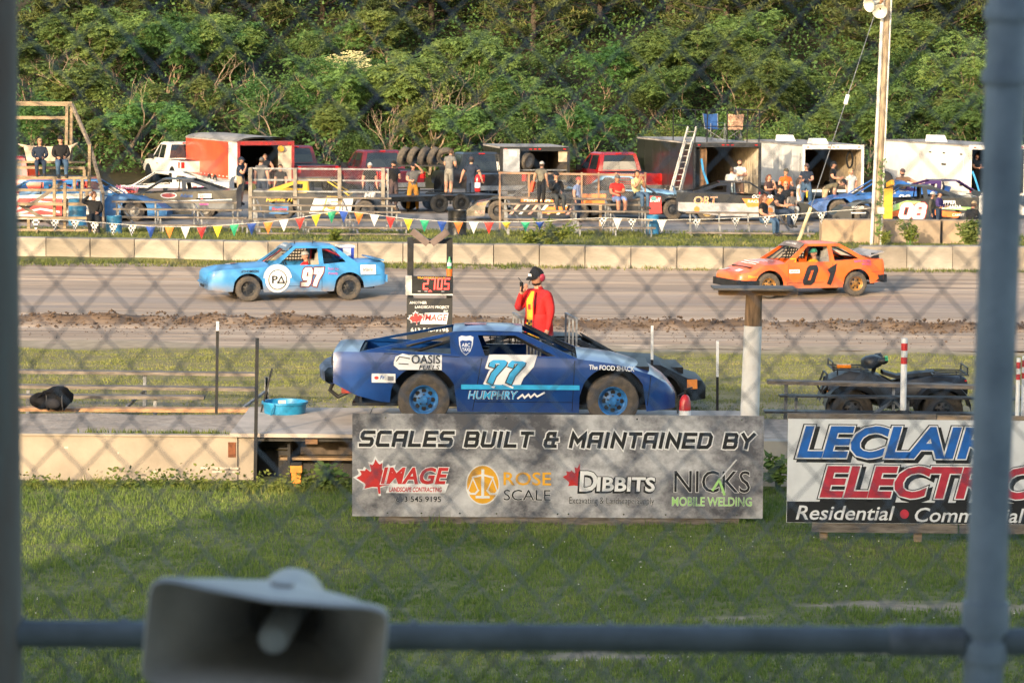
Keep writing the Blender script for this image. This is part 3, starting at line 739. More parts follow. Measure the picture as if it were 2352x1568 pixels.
mb2.add([(x, .25, z) for x, z in superrect(.03, .028, 2, 48)], [tuple(range(48))])
hb = mb.build('horn_shell', HM, horn, smooth=50); hi = mb2.build('horn_throat', HMI, horn, smooth=50)
MB().lathe([(.0, .040), (.012, .041), (.018, .045), (.0205, .052), (.0205, .24)], (.004, 0, .0), (0, 1, 0), n=20).build('reflector_plug', C('horn_plug', .55, .54, .52, rough=.45), horn, smooth=50)
MB().lathe([(.045, .165), (.046, .175), (.046, .24), (.04, .25), (.0, .251)], (0, 0, 0), (0, 1, 0), n=24).build('driver', HM, horn, smooth=40)
MB().lathe([(.0, .0), (.016, .0), (.016, .006), (.0, .007)], (0, .11, .056), (0, 0, 1), n=16).build('mounting_boss', HM, horn, smooth=40)
br = MB(); br.beam((-.11, .10, -.01), (-.11, .10, -.16), .03, .004); br.beam((.11, .10, -.01), (.11, .10, -.16), .03, .004); br.beam((-.112, .10, -.16), (.112, .10, -.16), .03, .004); br.tube([(0, .10, -.16), (0, .10, .2 - hc.z)], .024, 12)
br.build('bracket', STEEL, horn)
horn.rotation_euler = (R(4), R(6.5), R(-4))

# ================================================================== GRANDSTAND BEHIND THE VIEWER (it throws the shade on the lawn)
gs = thing('grandstand', 'roofed steel grandstand that shades the near lawn', 'grandstand', (0, 0, 0))
GX0, GX1, GTOP = -21.1, 30, 14.5
MB().b2((GX0, -10.2, GTOP - .5), (GX1, -3.0, GTOP)).build('roof', C('roof_sheet', .3, .31, .32, rough=.6, metal=.3), gs)
MB().b2((GX0, -10.2, 0.2), (GX1, -9.95, GTOP - .5)).build('back_wall', C('cladding', .5, .51, .52), gs)
MB().b2((GX0, -9.94, .2), (GX0 + .2, -3.0, GTOP - .5)).build('added_end_wall', C('cladding', .5, .51, .52), gs)  # unseen wall added to stop the sun passing under the roof
for k in range(7):
    y1 = 1.2 - k * 1.4; MB().b2((GX0 + .21, y1 - 1.4, .2), (GX1, y1, 4.0 + k * .45)).build('tier', C('tier_boards', .5, .48, .44), gs)
for k in range(6): MB().b2((GX0 + .1 + k * 9.9, -3.6, 4.0), (GX0 + .4 + k * 9.9, -3.3, GTOP - .5)).build('column', STEEL, gs)

# ================================================================== SPONSOR BOARDS
class Face:
    """flat board seen by the viewer: u right, v up from its lower left corner, in metres"""
    def __init__(s, A, B): s.o = Vector((0, 0, 0)); d = Vector((B.x - A.x, B.y - A.y, 0)); s.len = d.length; s.rz = math.atan2(d.y, d.x)
    def fn(s, u, v, off): return Vector((u, -off, v))
SD = 33.9
A = W(809, 1184, SD); B = W(1751, 1190, SD + .05); T = W(812, 948, SD)
sw = (B - A).length; sh = T.z - A.z
sign = thing('sponsor_board', 'grey mottled banner board reading SCALES BUILT & MAINTAINED BY above four logos', 'sign', (A.x, A.y, A.z), math.atan2(B.y - A.y, B.x - A.x))
sign.rotation_euler.y = 0
fnb = lambda u, v, off: Vector((u, -.012 - off, v))
def banner_mat():
    mt = ground_mat('mottled_grey_print', [(.11, .11, .125), (.24, .24, .26), (.40, .40, .42), (.56, .555, .565)], 1.15, (1, 1, 1.15), rough=.45, bump=.0, detail=9, big=.5, lo=.41, hi=.60)
    return mt
slope = (B.z - A.z) / sw
wav = lambda u, v: .010 * (1 + noise.noise(Vector((u * .9, v * 1.2, 3)))) + .004 * math.sin(u * 5.1) * (v / 1.2) ** 2
fnb = lambda u, v, off: Vector((u, -.012 - wav(u, v) - off, v + slope * u))
mb = MB(); NU, NV = 60, 12; V = [fnb(sw * i / NU, sh * j / NV, 0) for j in range(NV + 1) for i in range(NU + 1)]
mb.add(V, [(j * (NU + 1) + i, j * (NU + 1) + i + 1, (j + 1) * (NU + 1) + i + 1, (j + 1) * (NU + 1) + i) for j in range(NV) for i in range(NU)]); mb.build('panel', banner_mat(), sign, smooth=60)
# techno stroke alphabet (unit height, own width)
GL = {
 'S': (1.0, [[(1, 1), (.12, 1), (0, .88), (0, .62), (.1, .51), (.9, .49), (1, .38), (1, .12), (.88, 0), (0, 0)]]),
 'C': (1.0, [[(1, 1), (.12, 1), (0, .88), (0, .12), (.12, 0), (1, 0)]]),
 'A': (1.0, [[(0, 0), (0, .88), (.12, 1), (1, 1), (1, 0)], [(.12, .40), (.9, .40)]]),
 'L': (.85, [[(0, 1), (0, 0), (.88, 0)]]),
 'E': (.9, [[(.92, 1), (0, 1), (0, 0), (.92, 0)], [(.12, .5), (.82, .5)]]),
 'B': (1.0, [[(0, 0), (0, 1), (.85, 1), (.95, .9), (.95, .6), (.85, .52), (.12, .52)], [(.88, .5), (1, .4), (1, .1), (.9, 0), (.12, 0)]]),
 'U': (1.0, [[(0, 1), (0, .12), (.12, 0), (.88, 0), (1, .12), (1, 1)]]),
 'I': (.12, [[(0.05, 0), (0.05, 1)]]),
 'T': (.9, [[(0, 1), (.9, 1)], [(.45, .88), (.45, 0)]]),
 '&': (1.0, [[(.95, .0), (.12, 0), (0, .12), (0, .42), (.1, .52), (.6, .52)], [(.1, .56), (.1, .9), (.2, 1), (.7, 1), (.7, .84)], [(.72, .12), (.72, .52), (1.02, .52)]]),
 'M': (1.15, [[(0, 0), (0, 1), (.575, .35), (1.15, 1), (1.15, 0)]]),
 'N': (1.0, [[(0, 0), (0, 1), (1, 0), (1, 1)]]),
 'D': (1.0, [[(0, 0), (0, 1), (.8, 1), (1, .8), (1, .2), (.8, 0), (.12, 0)]]),
 'Y': (1.0, [[(0, 1), (.5, .48), (1, 1)], [(.5, .36), (.5, 0)]]), ' ': (.35, []),
}
def techno(mb, st, u0, u1, v, h, thick, mi_in, mi_out, shear=.20):
    aw = .62; gap = .34
    tot = sum(GL[c][0] * aw + gap for c in st) - gap; k = (u1 - u0 - shear * h) / (tot * h)
    for (wd, mi, off) in ((thick * 1.7, mi_out, .002), (thick, mi_in, .005)):
        x = u0; q = off
        for c in st:
            w_, ss = GL[c]
            for s_ in ss:
                pts = [(x + px * aw * h * k + shear * py * h, v + py * h) for px, py in s_]
                stroke(mb, fnb, pts, wd, mi, q); q += .00004
            x += (w_ * aw + gap) * h * k
def vv(zy): return (1184 - zy) / 235 * sh
def uu(zx): return (zx - 809) / 942 * sw
mb = MB(); techno(mb, 'SCALES BUILT & MAINTAINED BY', uu(828), uu(1728), vv(1021), .155, .043, 1, 0)
mb.build('headline_lettering', [WHITEP, BLACKP], sign)
def maple(mb, fn, u, v, s, mi, mi2, off):
    c, q = math.cos(.12), math.sin(.12)
    P = lambda k: [((u + (x * c - y * q) * k), v + (x * q + y * c) * k) for x, y in LEAF]
    flat_poly(mb, P(s * 1.16), fn, mi2, off); flat_poly(mb, P(s), fn, mi, off + .001)
# logo 1
mb = MB(); maple(mb, fnb, uu(868), vv(1102), .26, 1, 0, .002)
flat_poly(mb, [(uu(886), vv(1130)), (uu(1022), vv(1130)), (uu(1030), vv(1108)), (uu(894), vv(1108))], fnb, 0, .0045)
outlined(mb, 'IMAGE', fnb, .19, uu(952), vv(1108), uu(1030) - uu(878), 1, 0, shear=.25, bold=.03, edge=.035, off=.006)
put_text(mb, 'LANDSCAPE CONTRACTING', fnb, .055, uu(954), vv(1127), uu(1012) - uu(892), .15, .03, 1.0, 1, .006)
outlined(mb, '613 545 9195', fnb, .068, uu(961), vv(1150), uu(1013) - uu(910), 2, 0, bold=.02, edge=.02, off=.004)
mb.build('landscape_logo', [WHITEP, REDP, BLACKP], sign)
# logo 2
mb = MB(); ellipse(mb, fnb, uu(1108), vv(1110), .205, .245, 0, .002); ellipse(mb, fnb, uu(1108), vv(1110), .19, .23, 1, .003)
sk = lambda pts, wd, o=.0045: stroke(mb, fnb, [(uu(1108) + x, vv(1110) + y) for x, y in pts], wd, 0, o)
sk([(0, .17), (0, -.15)], .035); sk([(-.12, .09), (0, .12), (.12, .09)], .022, .0049); sk([(-.07, -.15), (.07, -.15)], .03, .0052)
for s_ in (-1, 1):
    sk([(s_ * .12, .08), (s_ * .17, -.06)], .014, .0055 + s_ * .0002); sk([(s_ * .12, .08), (s_ * .06, -.06)], .014, .0060 + s_ * .0002); sk([(s_ * .185, -.07), (s_ * .15, -.11), (s_ * .09, -.11), (s_ * .055, -.07)], .024, .0065 + s_ * .0002)
put_text(mb, 'ROSE', fnb, .155, uu(1210), vv(1110), uu(1264) - uu(1156), 0, .012, 1, 1, .004)
outlined(mb, 'SCALE', fnb, .13, uu(1210), vv(1145), uu(1264) - uu(1156), 2, 0, edge=.02, off=.003)
mb.build('scale_logo', [WHITEP, YELP, BLACKP], sign)
# logo 3
mb = MB()
half = [(min(x, .05), y) for x, y in LEAF]
flat_poly(mb, [(uu(1330) + x * .21, vv(1100) + y * .21) for x, y in LEAF[18:] + [LEAF[0], (.02, 0)]][:19], fnb, 1, .002)
outlined(mb, 'D', fnb, .235, uu(1350), vv(1122), .20, 0, 2, bold=.03, edge=.03, off=.004, drop=(-.012, -.016), mi3=2, shear=.05)
outlined(mb, 'IBBITS', fnb, .165, uu(1436), vv(1122), uu(1503) - uu(1372), 0, 2, bold=.03, edge=.035, off=.004, drop=(-.012, -.016), mi3=2, shear=.05)
outlined(mb, 'Excavating & Landscape Supply', fnb, .085, uu(1404), vv(1152), uu(1502) - uu(1307), 2, 0, edge=.018, off=.003)
mb.build('excavating_logo', [WHITEP, REDP, BLACKP], sign)
# logo 4
mb = MB()
outlined(mb, 'NICKS', fnb, .265, uu(1634), vv(1124), uu(1722) - uu(1548), 1, 0, bold=.0, edge=.018, off=.002)
outlined(mb, 'MOBILE WELDING', fnb, .105, uu(1634), vv(1155), uu(1726) - uu(1543), 2, 0, bold=.01, edge=.02, off=.003)
stroke(mb, fnb, [(uu(1648), vv(1098)), (uu(1688), vv(1050))], .018, 0, .007)
stroke(mb, fnb, [(uu(1636), vv(1118)), (uu(1650), vv(1095)), (uu(1662), vv(1128))], .03, 2, .008)
mb.build('welding_logo', [WHITEP, BLACKP, LTGRN], sign)
for zx in (890, 968, 1056, 1140, 1280, 1305, 1432, 1528, 1692, 885, 1160, 1460, 1700):
    zy = 1176 if zx not in (885, 1160, 1460, 1700) else 958
    p = fnb(uu(zx), vv(zy), 0); MB().lathe([(.012, 0), (.010, .004), (0, .005)], p, (0, -1, 0), n=8).build('screw', CHROME, sign)
# wooden frame behind
x0, x1 = uu(870), uu(1698)
MB().b2((x0, .0, vv(1206)), (x1, .045, vv(1181))).build('plank', WOODG, sign); MB().b2((.1, .003, sh - .30), (sw - .1, .05, sh - .2)).build('plank', WOODG, sign)
for u in (.5, 1.75, 3.1, 4.4): MB().b2((u, .052, .2 - A.z), (u + .09, .14, sh - .06)).build('stake', WOOD, sign)

LD = 32.8
A = W(1806, 1199, LD); T = W(1805, 961, LD); lw = 3.66; lh = T.z - A.z
ls = thing('sponsor_board', 'white board reading LECLAIR ELECTRIC half hidden by the thick fence post', 'sign', A, R(-.4))
fnl = lambda u, v, off: Vector((u, -.012 - off, v))
ul = lambda zx: (zx - 1806) / FZ * LD
vl = lambda zy: (1199 - zy) / 238 * lh
MB().b2((0, -.012, 0), (lw, 0, lh)).build('panel', M('white_board', (.74, .75, .76), rough=.45, var=.05, scale=3), ls)
mb = MB(); rect(mb, fnl, 0.004, .004, lw - .004, vl(1150), 1, .002)
outlined(mb, 'LECLAIR', fnl, .345, ul(2040) + .05, vl(1046), ul(2265) - ul(1832), 3, 0, shear=.22, bold=.035, edge=.028, off=.002, drop=(.035, -.03), mi3=1, edge2=.05, mi4=1)
outlined(mb, 'ELECTRIC', fnl, .345, ul(2122) + .05, vl(1137), ul(2372) - ul(1880), 2, 0, shear=.22, bold=.035, edge=.028, off=.002, drop=(.035, -.03), mi3=1, edge2=.05, mi4=1)
put_text(mb, 'Residential', fnl, .165, ul(1942), vl(1191), ul(2056) - ul(1828), .22, .012, 1, 0, .005)
ellipse(mb, fnl, ul(2079), vl(1177), .052, .055, 2, .005)
put_text(mb, 'Commercial', fnl, .165, ul(2230), vl(1194), ul(2356) - ul(2104), .22, .012, 1, 0, .005)
mb.build('lettering', [WHITEP, BLACKP, C('crimson_print', .50, .035, .06, rough=.5), BLUEP], ls)
MB().b2((-.005, .001, vl(966)), (1.72, .05, vl(949))).build('plank', WOODG, ls); MB().b2((1.73, .002, vl(964)), (lw, .05, vl(951))).build('plank', WOOD, ls)
MB().b2((ul(1866), .001, vl(1221)), (2.0, .045, vl(1197))).build('plank', WOODG, ls); MB().b2((2.02, .001, vl(1221)), (lw, .045, vl(1197))).build('plank', WOODG, ls)
for u in (.4, 1.5, 2.2, 3.3): MB().b2((u, .052, .2 - A.z), (u + .09, .14, lh - .05)).build('stake', WOOD, ls)

# ================================================================== RETAINING WALL, PAD AND SCALE DECK
WD = 37.25
xw1 = W(545, 1060, WD).x; xw2 = W(583, 1060, WD).x; xr0 = W(1742, 1060, WD).x
WALLM = M('tan_concrete', (.41, .345, .27), rough=.9, var=.1, scale=1.4, bump=.4, col2=(.30, .25, .195))
rw = thing('retaining_wall', 'long tan concrete retaining wall left of the scales', 'wall', (0, WD, 0))
MB().b2((-16, 0, 0), (xw1, .22, .79)).build('wall_face', WALLM, rw)
mb = MB(); mb.b2((xw1 + .003, .03, 0), (xw2, .35, .83)); mb.build('pier', WALLM, rw)
MB().b2((xw1 - .12, -.012, .52), (xw1 - .02, .0, .72)).build('rusty_bracket', M('rust', (.20, .07, .03), rough=.9, var=.3), rw)
mb = MB(); mb.b2((-16, -.03, .79), (xw1 - .02, .10, .815)); mb.build('coping', WALLM, rw)
mb = MB()
for k, (u, v, w_) in enumerate(((-5.9, .62, .05), (-5.2, .55, .02), (-4.75, .3, .06), (-4.1, .36, .5), (-3.95, .31, .35))): mb.b2((u, -.004, v), (u + w_, -.001, v + .025))
mb.build('plaster_scar', C('pale_plaster', .58, .50, .40), rw)
rw2 = thing('retaining_wall', 'pale concrete retaining wall showing between the two sponsor boards', 'wall', (0, WD, 0))
MB().b2((xr0, 0, 0), (16, .22, .79)).build('wall_face', M('grey_concrete', (.40, .36, .30), rough=.9, var=.1, scale=1.4, bump=.3), rw2)
GRAV = ground_mat('pad_gravel', [(.24, .20, .165), (.36, .30, .25), (.46, .38, .31)], 6)
for nm, a, b in (('gravel_pad', -40, xw1 - .1), ('gravel_pad', xr0 + .02, 40)):
    o = sheet(nm, a, b, np.linspace(WD + .1, 40.05, 26), 160, lambda x, y: .775 + .02 * nz(x, y, 1.5) + .02 * nz(x, y, 5, 2) - max(0, (y - 39.8)) * .6, GRAV)
dk = thing('scale_deck', 'concrete weighing deck with a dark hollow below, under the blue race car', 'platform', (0, WD, 0))
DECK = M('deck_concrete', (.46, .39, .33), rough=.85, var=.1, scale=2, bump=.2)
nd = 4
for k in range(nd):
    a = xw1 - .1 + (xr0 - xw1 + .1) * k / nd; b = xw1 - .1 + (xr0 - xw1 + .1) * (k + 1) / nd
    MB().b2((a + .006, -.06, .795), (b - .006, 2.85, .845)).build('deck_slab', DECK, dk)
PITM = C('pit_steel', .035, .032, .03, rough=.7, var=.3); PITB = C('pit_brown', .10, .075, .055, rough=.8, var=.3)
MB().b2((xw2, .62, .0), (xr0, .66, .79)).build('pit_back', PITM, dk)
for k in range(6):
    a = xw2 + .48 + k * 1.08; MB().b2((a, .55, .49), (a + 1.0, .615, .74)).build('back_panel', PITB, dk)
    MB().b2((a - .06, .3, .1), (a - .02, .54, .79)).build('web', PITM, dk)
    MB().b2((a + .2, .02, .70), (a + .36, .5, .765)).build('joist', C('rust_steel', .22, .12, .06, rough=.8), dk)
MB().b2((xw2 + .3, .34, .44), (xr0, .54, .475)).build('ledge', C('ledge_steel', .30, .20, .11, rough=.7), dk)
MB().b2((xw2 + .0, .05, .73), (xr0, .14, .79)).build('edge_beam', PITM, dk)

# orange plastic jug post under the deck
p = W(681, 1133, 36.75)
j = thing('orange_marker', 'orange plastic jug in the weeds beside the scale deck', 'jug', (p.x, p.y, .2))
OJ = C('orange_plastic', .80, .27, .03, rough=.5, var=.15)
mb = MB(); mb.b2((-.06, -.05, 0), (-.004, .05, .20)); mb.b2((.004, -.05, 0), (.06, .05, .20)); mb.b2((-.005, -.045, 0), (.005, .045, .19)); mb.build('body', OJ, j)
MB().b2((-.075, -.06, .20), (.075, .06, .29)).build('rim', OJ, j); MB().b2((-.07, -.055, .29), (.07, .055, .33)).build('lid', BLACK, j)

# ------------------------------------------------------------------ thin marker stakes
def stake(zx0, zy0, zx1, zy1, d, label, white=0.0, r=.022, zb=None, mat=BLACK):
    a = W(zx0, zy0, d); b = W(zx1, zy1, d)
    t = thing('marker_stake', label, 'stake', (b.x, d, zb if zb is not None else b.z), 0, 'thin stakes round the scales')
    o = t.location; q = a - o; base = Vector((0, 0, 0))
    mid = base.lerp(q, 1 - white)
    MB().box((0, 0, 0), (0, 0, 0)) if 0 else None
    mb = MB(); mb.beam(base, mid, r * 2, r * 1.3); mb.build('shaft', mat, t)
    if white: mb = MB(); mb.beam(mid, q, r * 2.1, r * 1.4); mb.build('tip', WHITE, t)
    return t
stake(500, 738, 497, 957, 39.6, 'thin black stake rising beside the low bleacher behind the gravel pad', .1, .02, .8)
stake(591, 776, 586, 1115, 37.05, 'tall thin black stake in front of the concrete pier', 0, .022, .2)
stake(625, 846, 598, 958, 39.5, 'short black rod leaning beside the blue tub', 0, .013, .8)
stake(1498, 748, 1497, 960, 40.8, 'black stake with white tip behind the hood of the blue race car', .33, .018, .5)
stake(1648, 783, 1648, 955, 40.1, 'black stake with pale upper half left of the white log post', .38, .018, .5)

# log post with a flat board on top
p = W(1724, 950, 36.4)
lp = thing('log_post', 'short log post painted white below with a flat board on top', 'post', (p.x, 36.4, .2))
zt = W(1724, 676, 36.4).z - .2; zm = W(1724, 748, 36.4).z - .2
LOGW = M('flaking_white_paint', (.80, .78, .75), rough=.8, var=.1, scale=4, bump=.4, col2=(.62, .58, .54)); LOGB = M('brown_log', (.26, .16, .09), rough=.9, var=.3, scale=4, stretch=(6, 6, .6), bump=.4)
MB().tube([(-.02, 0, 0), (-.01, 0, zm * .5), (.012, 0, zm)], [.128, .122, .114], 18).build('painted_length', LOGW, lp, smooth=40)
MB().tube([(.012, 0, zm + .001), (.02, 0, zt)], [.113, .104], 18).build('bare_length', LOGB, lp, smooth=40)
bx = lambda zx: W(zx, 660, 36.4).x - p.x
MB().b2((bx(1636), -.28, zt + .07), (bx(1826), .28, zt + .095)).build('top_board', WOODG, lp)
MB().b2((bx(1650), -.1, zt - .005), (bx(1832), .04, zt + .069)).build('cleat', M('brown_board', (.33, .19, .10), rough=.85, var=.2, scale=4, stretch=(1, 5, 5)), lp)

# striped bollards
def striped(zx, zyt, zyb, d, label, rad=.045, base=True):
    b = W(zx, zyb, d); t = W(zx + 1.0, zyt, d); h = t.z - b.z
    o = thing('striped_post', label, 'post', b, 0, 'red and white striped posts')
    fr = [0, .62, .70, .82, .895, .965, 1.0]
    fr = [0, .655, .745, .835, .935, 1.0]; k = 0
    for i in range(5):
        MB().tube([(0, 0, h * fr[i] + (.001 if i else 0)), (0, 0, h * fr[i + 1])], rad * (1 + .012 * (i % 2)), 12).build('white_band' if i % 2 == 0 else 'red_band', WHITE if i % 2 == 0 else REDP, o, smooth=40)
    if base: MB().lathe([(.0, .05), (.07, .05), (.12, .02), (.12, 0)], (0, 0, -.02), n=14).build('rubber_base', RUBBERB, o)
striped(2074, 777, 946, 39.85, 'red and white striped post in front of the parked quad bike')
striped(2336, 822, 966, 39.0, 'left of two red and white striped posts beyond the thick fence post', .03)
striped(2349, 818, 966, 39.1, 'right of two red and white striped posts beyond the thick fence post', .03)

# ------------------------------------------------------------------ low bleachers either side
def low_bleacher(name, label, planks, posts, group):
    b0 = thing(name, label, 'bleacher', (0, 41, gz(41)), 0, group); o = b0.location
    for (zx0, zy0, zx1, zy1, d, th, mat) in planks:
        a = W(zx0, zy0, d) - o; b = W(zx1, zy1, d) - o; mb = MB(); mb.beam(a, b, .24, th); mb.build('plank', mat, b0)
    for (zx, zy, d, zx2, zy2, d2, r) in posts:
        a = W(zx, zy, d) - o; b = (W(zx2, zy2, d2) - o) if zy2 else Vector((a.x - .01, a.y, gz(d) - o.z))
        mb = MB(); mb.beam(a, b, r, r); mb.build('leg', STEEL, b0)
    return b0
WARM = M('orange_wood', (.48, .27, .14), rough=.8, var=.2, scale=3, stretch=(1, 6, 6))
low_bleacher('low_bleacher', 'low plank bleacher carrying a black bag behind the gravel pad', [
    (-60, 851, 592, 859, 42.5, .045, WOODG), (-60, 885, 592, 893, 41.9, .045, WOODG), (-60, 908, 470, 912, 41.3, .045, WOODG), (-60, 938, 585, 941, 40.7, .05, WARM)],
    [(333, 860, 42.5, 0, 0, 0, .05), (613 * .92 + 50, 866, 42.5, 0, 0, 0, .05), (612, 866, 42.5, 0, 0, 0, .05), (357, 912, 41.3, 0, 0, 0, .05), (640, 915, 41.3, 0, 0, 0, .05), (65, 895, 41.9, 0, 0, 0, .05), (330, 900, 42.0, 290, 935, 41, .035), (608, 900, 42.0, 560, 935, 41, .035)], 'low bleachers by the scales')
low_bleacher('low_bleacher', 'weathered low bleacher in front of the quad bike', [
    (1762, 876, 2420, 892, 39.7 + .5, .05, WOODG), (1790, 908, 2420, 916, 40.0, .025, DKSTEEL), (1755, 944, 2420, 952, 39.9, .03, DKSTEEL)],
    [(1806, 880, 40.2, 0, 0, 0, .045), (1829, 912, 40.1, 0, 0, 0, .04), (2052, 890, 40.2, 2052, 948, 40.1, .04), (2085, 915, 40.1, 0, 0, 0, .05), (2052, 920, 40.1, 2010, 948, 39.8, .035), (2052, 920, 40.1, 2085, 948, 39.8, .035)], 'low bleachers by the scales')
# black bag and box on the left bleacher
p = W(120, 948, 40.3)
bag = thing('gear_bag', 'stuffed black gear bag lying on the low bleacher', 'bag', (p.x, 40.35, W(120, 936, 40.5).z))
def blob(mb, c, r, n=10, m_=7, f=None, mi=0):
    c = Vector(c); vs = []
    for i in range(m_ + 1):
        ph = PI * i / m_
        for k in range(n):
            th = 2 * PI * k / n; v = Vector((math.sin(ph) * math.cos(th) * r[0], math.sin(ph) * math.sin(th) * r[1], math.cos(ph) * r[2]))
            if f: v = f(v)
            vs.append(c + v)
    mb.add(vs, [(i * n + k, (i + 1) * n + k, (i + 1) * n + (k + 1) % n, i * n + (k + 1) % n) for i in range(m_) for k in range(n)], mi)
rf = lambda v: v * (1 + .22 * noise.noise(v * 9))
BAGM = C('black_nylon', .010, .010, .012, rough=.8, var=.4, spec=.15)
mb = MB(); blob(mb, (.08, 0, .16), (.22, .16, .17), 16, 10, rf); blob(mb, (-.14, -.02, .12), (.18, .14, .12), 16, 10, rf); mb.build('body', BAGM, bag, smooth=60)
mb = MB(); mb.tube([(-.2, -.12, .16), (-.1, -.15, .27), (.05, -.16, .26), (.16, -.15, .16)], .014, 6); mb.build('strap', BAGM, bag, smooth=60)
mb = MB(); blob(mb, (.02, -.14, .10), (.12, .05, .08), 12, 8, rf); mb.build('pocket', C('pocket_grey', .025, .025, .03, rough=.8, spec=.2), bag, smooth=60)
for k in (-.06, .16): mb = MB(); mb.tube([Vector((k, math.cos(a) * .165, .16 + math.sin(a) * .175)) for a in np.linspace(PI * .9, PI * 2.1, 9)], .012, 5); mb.build('buckle_strap', C('strap_grey', .04, .04, .045, rough=.8), bag)
p = W(112, 949, 40.2)
cs = thing('tool_case', 'flat black tool case tucked below the gear bag', 'case', (p.x, 40.2, .50))
MB().b2((-.27, -.15, 0), (.27, .15, .17)).build('shell', C('case_black', .02, .022, .03, rough=.4), cs); MB().b2((-.1, -.165, .09), (.1, -.15, .13)).build('handle', CHROME, cs)
# blue tub
p = W(653, 958, 39.35)
tub = thing('blue_tub', 'round bright blue plastic tub standing on the deck edge', 'tub', (p.x, 39.45, .845))
BT = C('blue_plastic', .02, .27, .52, rough=.4, var=.08)
MB().lathe([(.0, .005), (.285, .0), (.30, .13), (.325, .135), (.325, .165), (.30, .165), (.285, .02), (0, .02)], n=28).build('shell', BT, tub, smooth=40)
mb = MB(); mb.tube([(-.12, -.31, .16), (-.15, -.318, .08), (-.17, -.3, .0)], .012, 6); mb.build('hose', BT, tub)
MB().box((-.02, -.25, .18), (.10, .05, .05), rz=.3).build('rag', C('rag', .65, .6, .58), tub)
# ================================================================== RACE CARS
def wheel(parent, c, r, wd, side, rimmat, holes=8, rimr=.58, deep=.03, tyre=None, name='wheel', hole_r=.10, cap=None):
    """side: +1 / -1 = direction of the outer face along local y"""
    w_ = bpy.data.objects.new(name, None); COL.objects.link(w_); w_.parent = parent; w_.location = c; w_.empty_display_size = .1
    h = wd / 2; rr = r * rimr
    MB().lathe([(rr, -h * .8), (r * .86, -h), (r * .97, -h * .86), (r, -h * .6), (r, h * .6), (r * .97, h * .86), (r * .86, h), (r * .72, h * .97), (rr, h * .82)], (0, 0, 0), (0, side, 0), n=30).build('tyre', tyre or RUBBER, w_, smooth=35)
    mb = MB(); mb.lathe([(rr, h * .82), (rr * .98, h * .88), (rr * .90, h * .80), (rr * .86, h * .45), (rr * .74, h * .35), (rr * .45, h * .50), (rr * .28, h * .62), (rr * .26, h * .78), (0, h * .8)], (0, 0, 0), (0, side, 0), n=28)
    mb.lathe([(rr, h * .8), (rr, -h * .8), (0, -h * .7)], (0, 0, 0), (0, side, 0), n=16)
    mb.build('rim', rimmat, w_, smooth=35)
    hm = MB()
    for k in range(holes):
        a = 2 * PI * k / holes; hm.disc((math.cos(a) * rr * .60, side * (h * .43 + .006), math.sin(a) * rr * .60), (0, side, 0), rr * hole_r * 1.5, 10)
    if holes: tag(hm.build('rim_hole', BLACK, w_), kind='stuff')
    nm = MB()
    for k in range(5):
        a = 2 * PI * k / 5 + .3; p = Vector((math.cos(a) * rr * .36, side * h * .58, math.sin(a) * rr * .36)); nm.tube([p, p + Vector((0, side * .025, 0))], .012, 6)
    tag(nm.build('wheel_nuts', cap or DKSTEEL, w_), kind='stuff')
    return w_
GK = ([-.6, -.2, 0, .3, .65, .9, 1.0], [.90, .93, .955, .995, 1.0, .975, .945])
def gside(t): return float(np.interp(t, *GK))
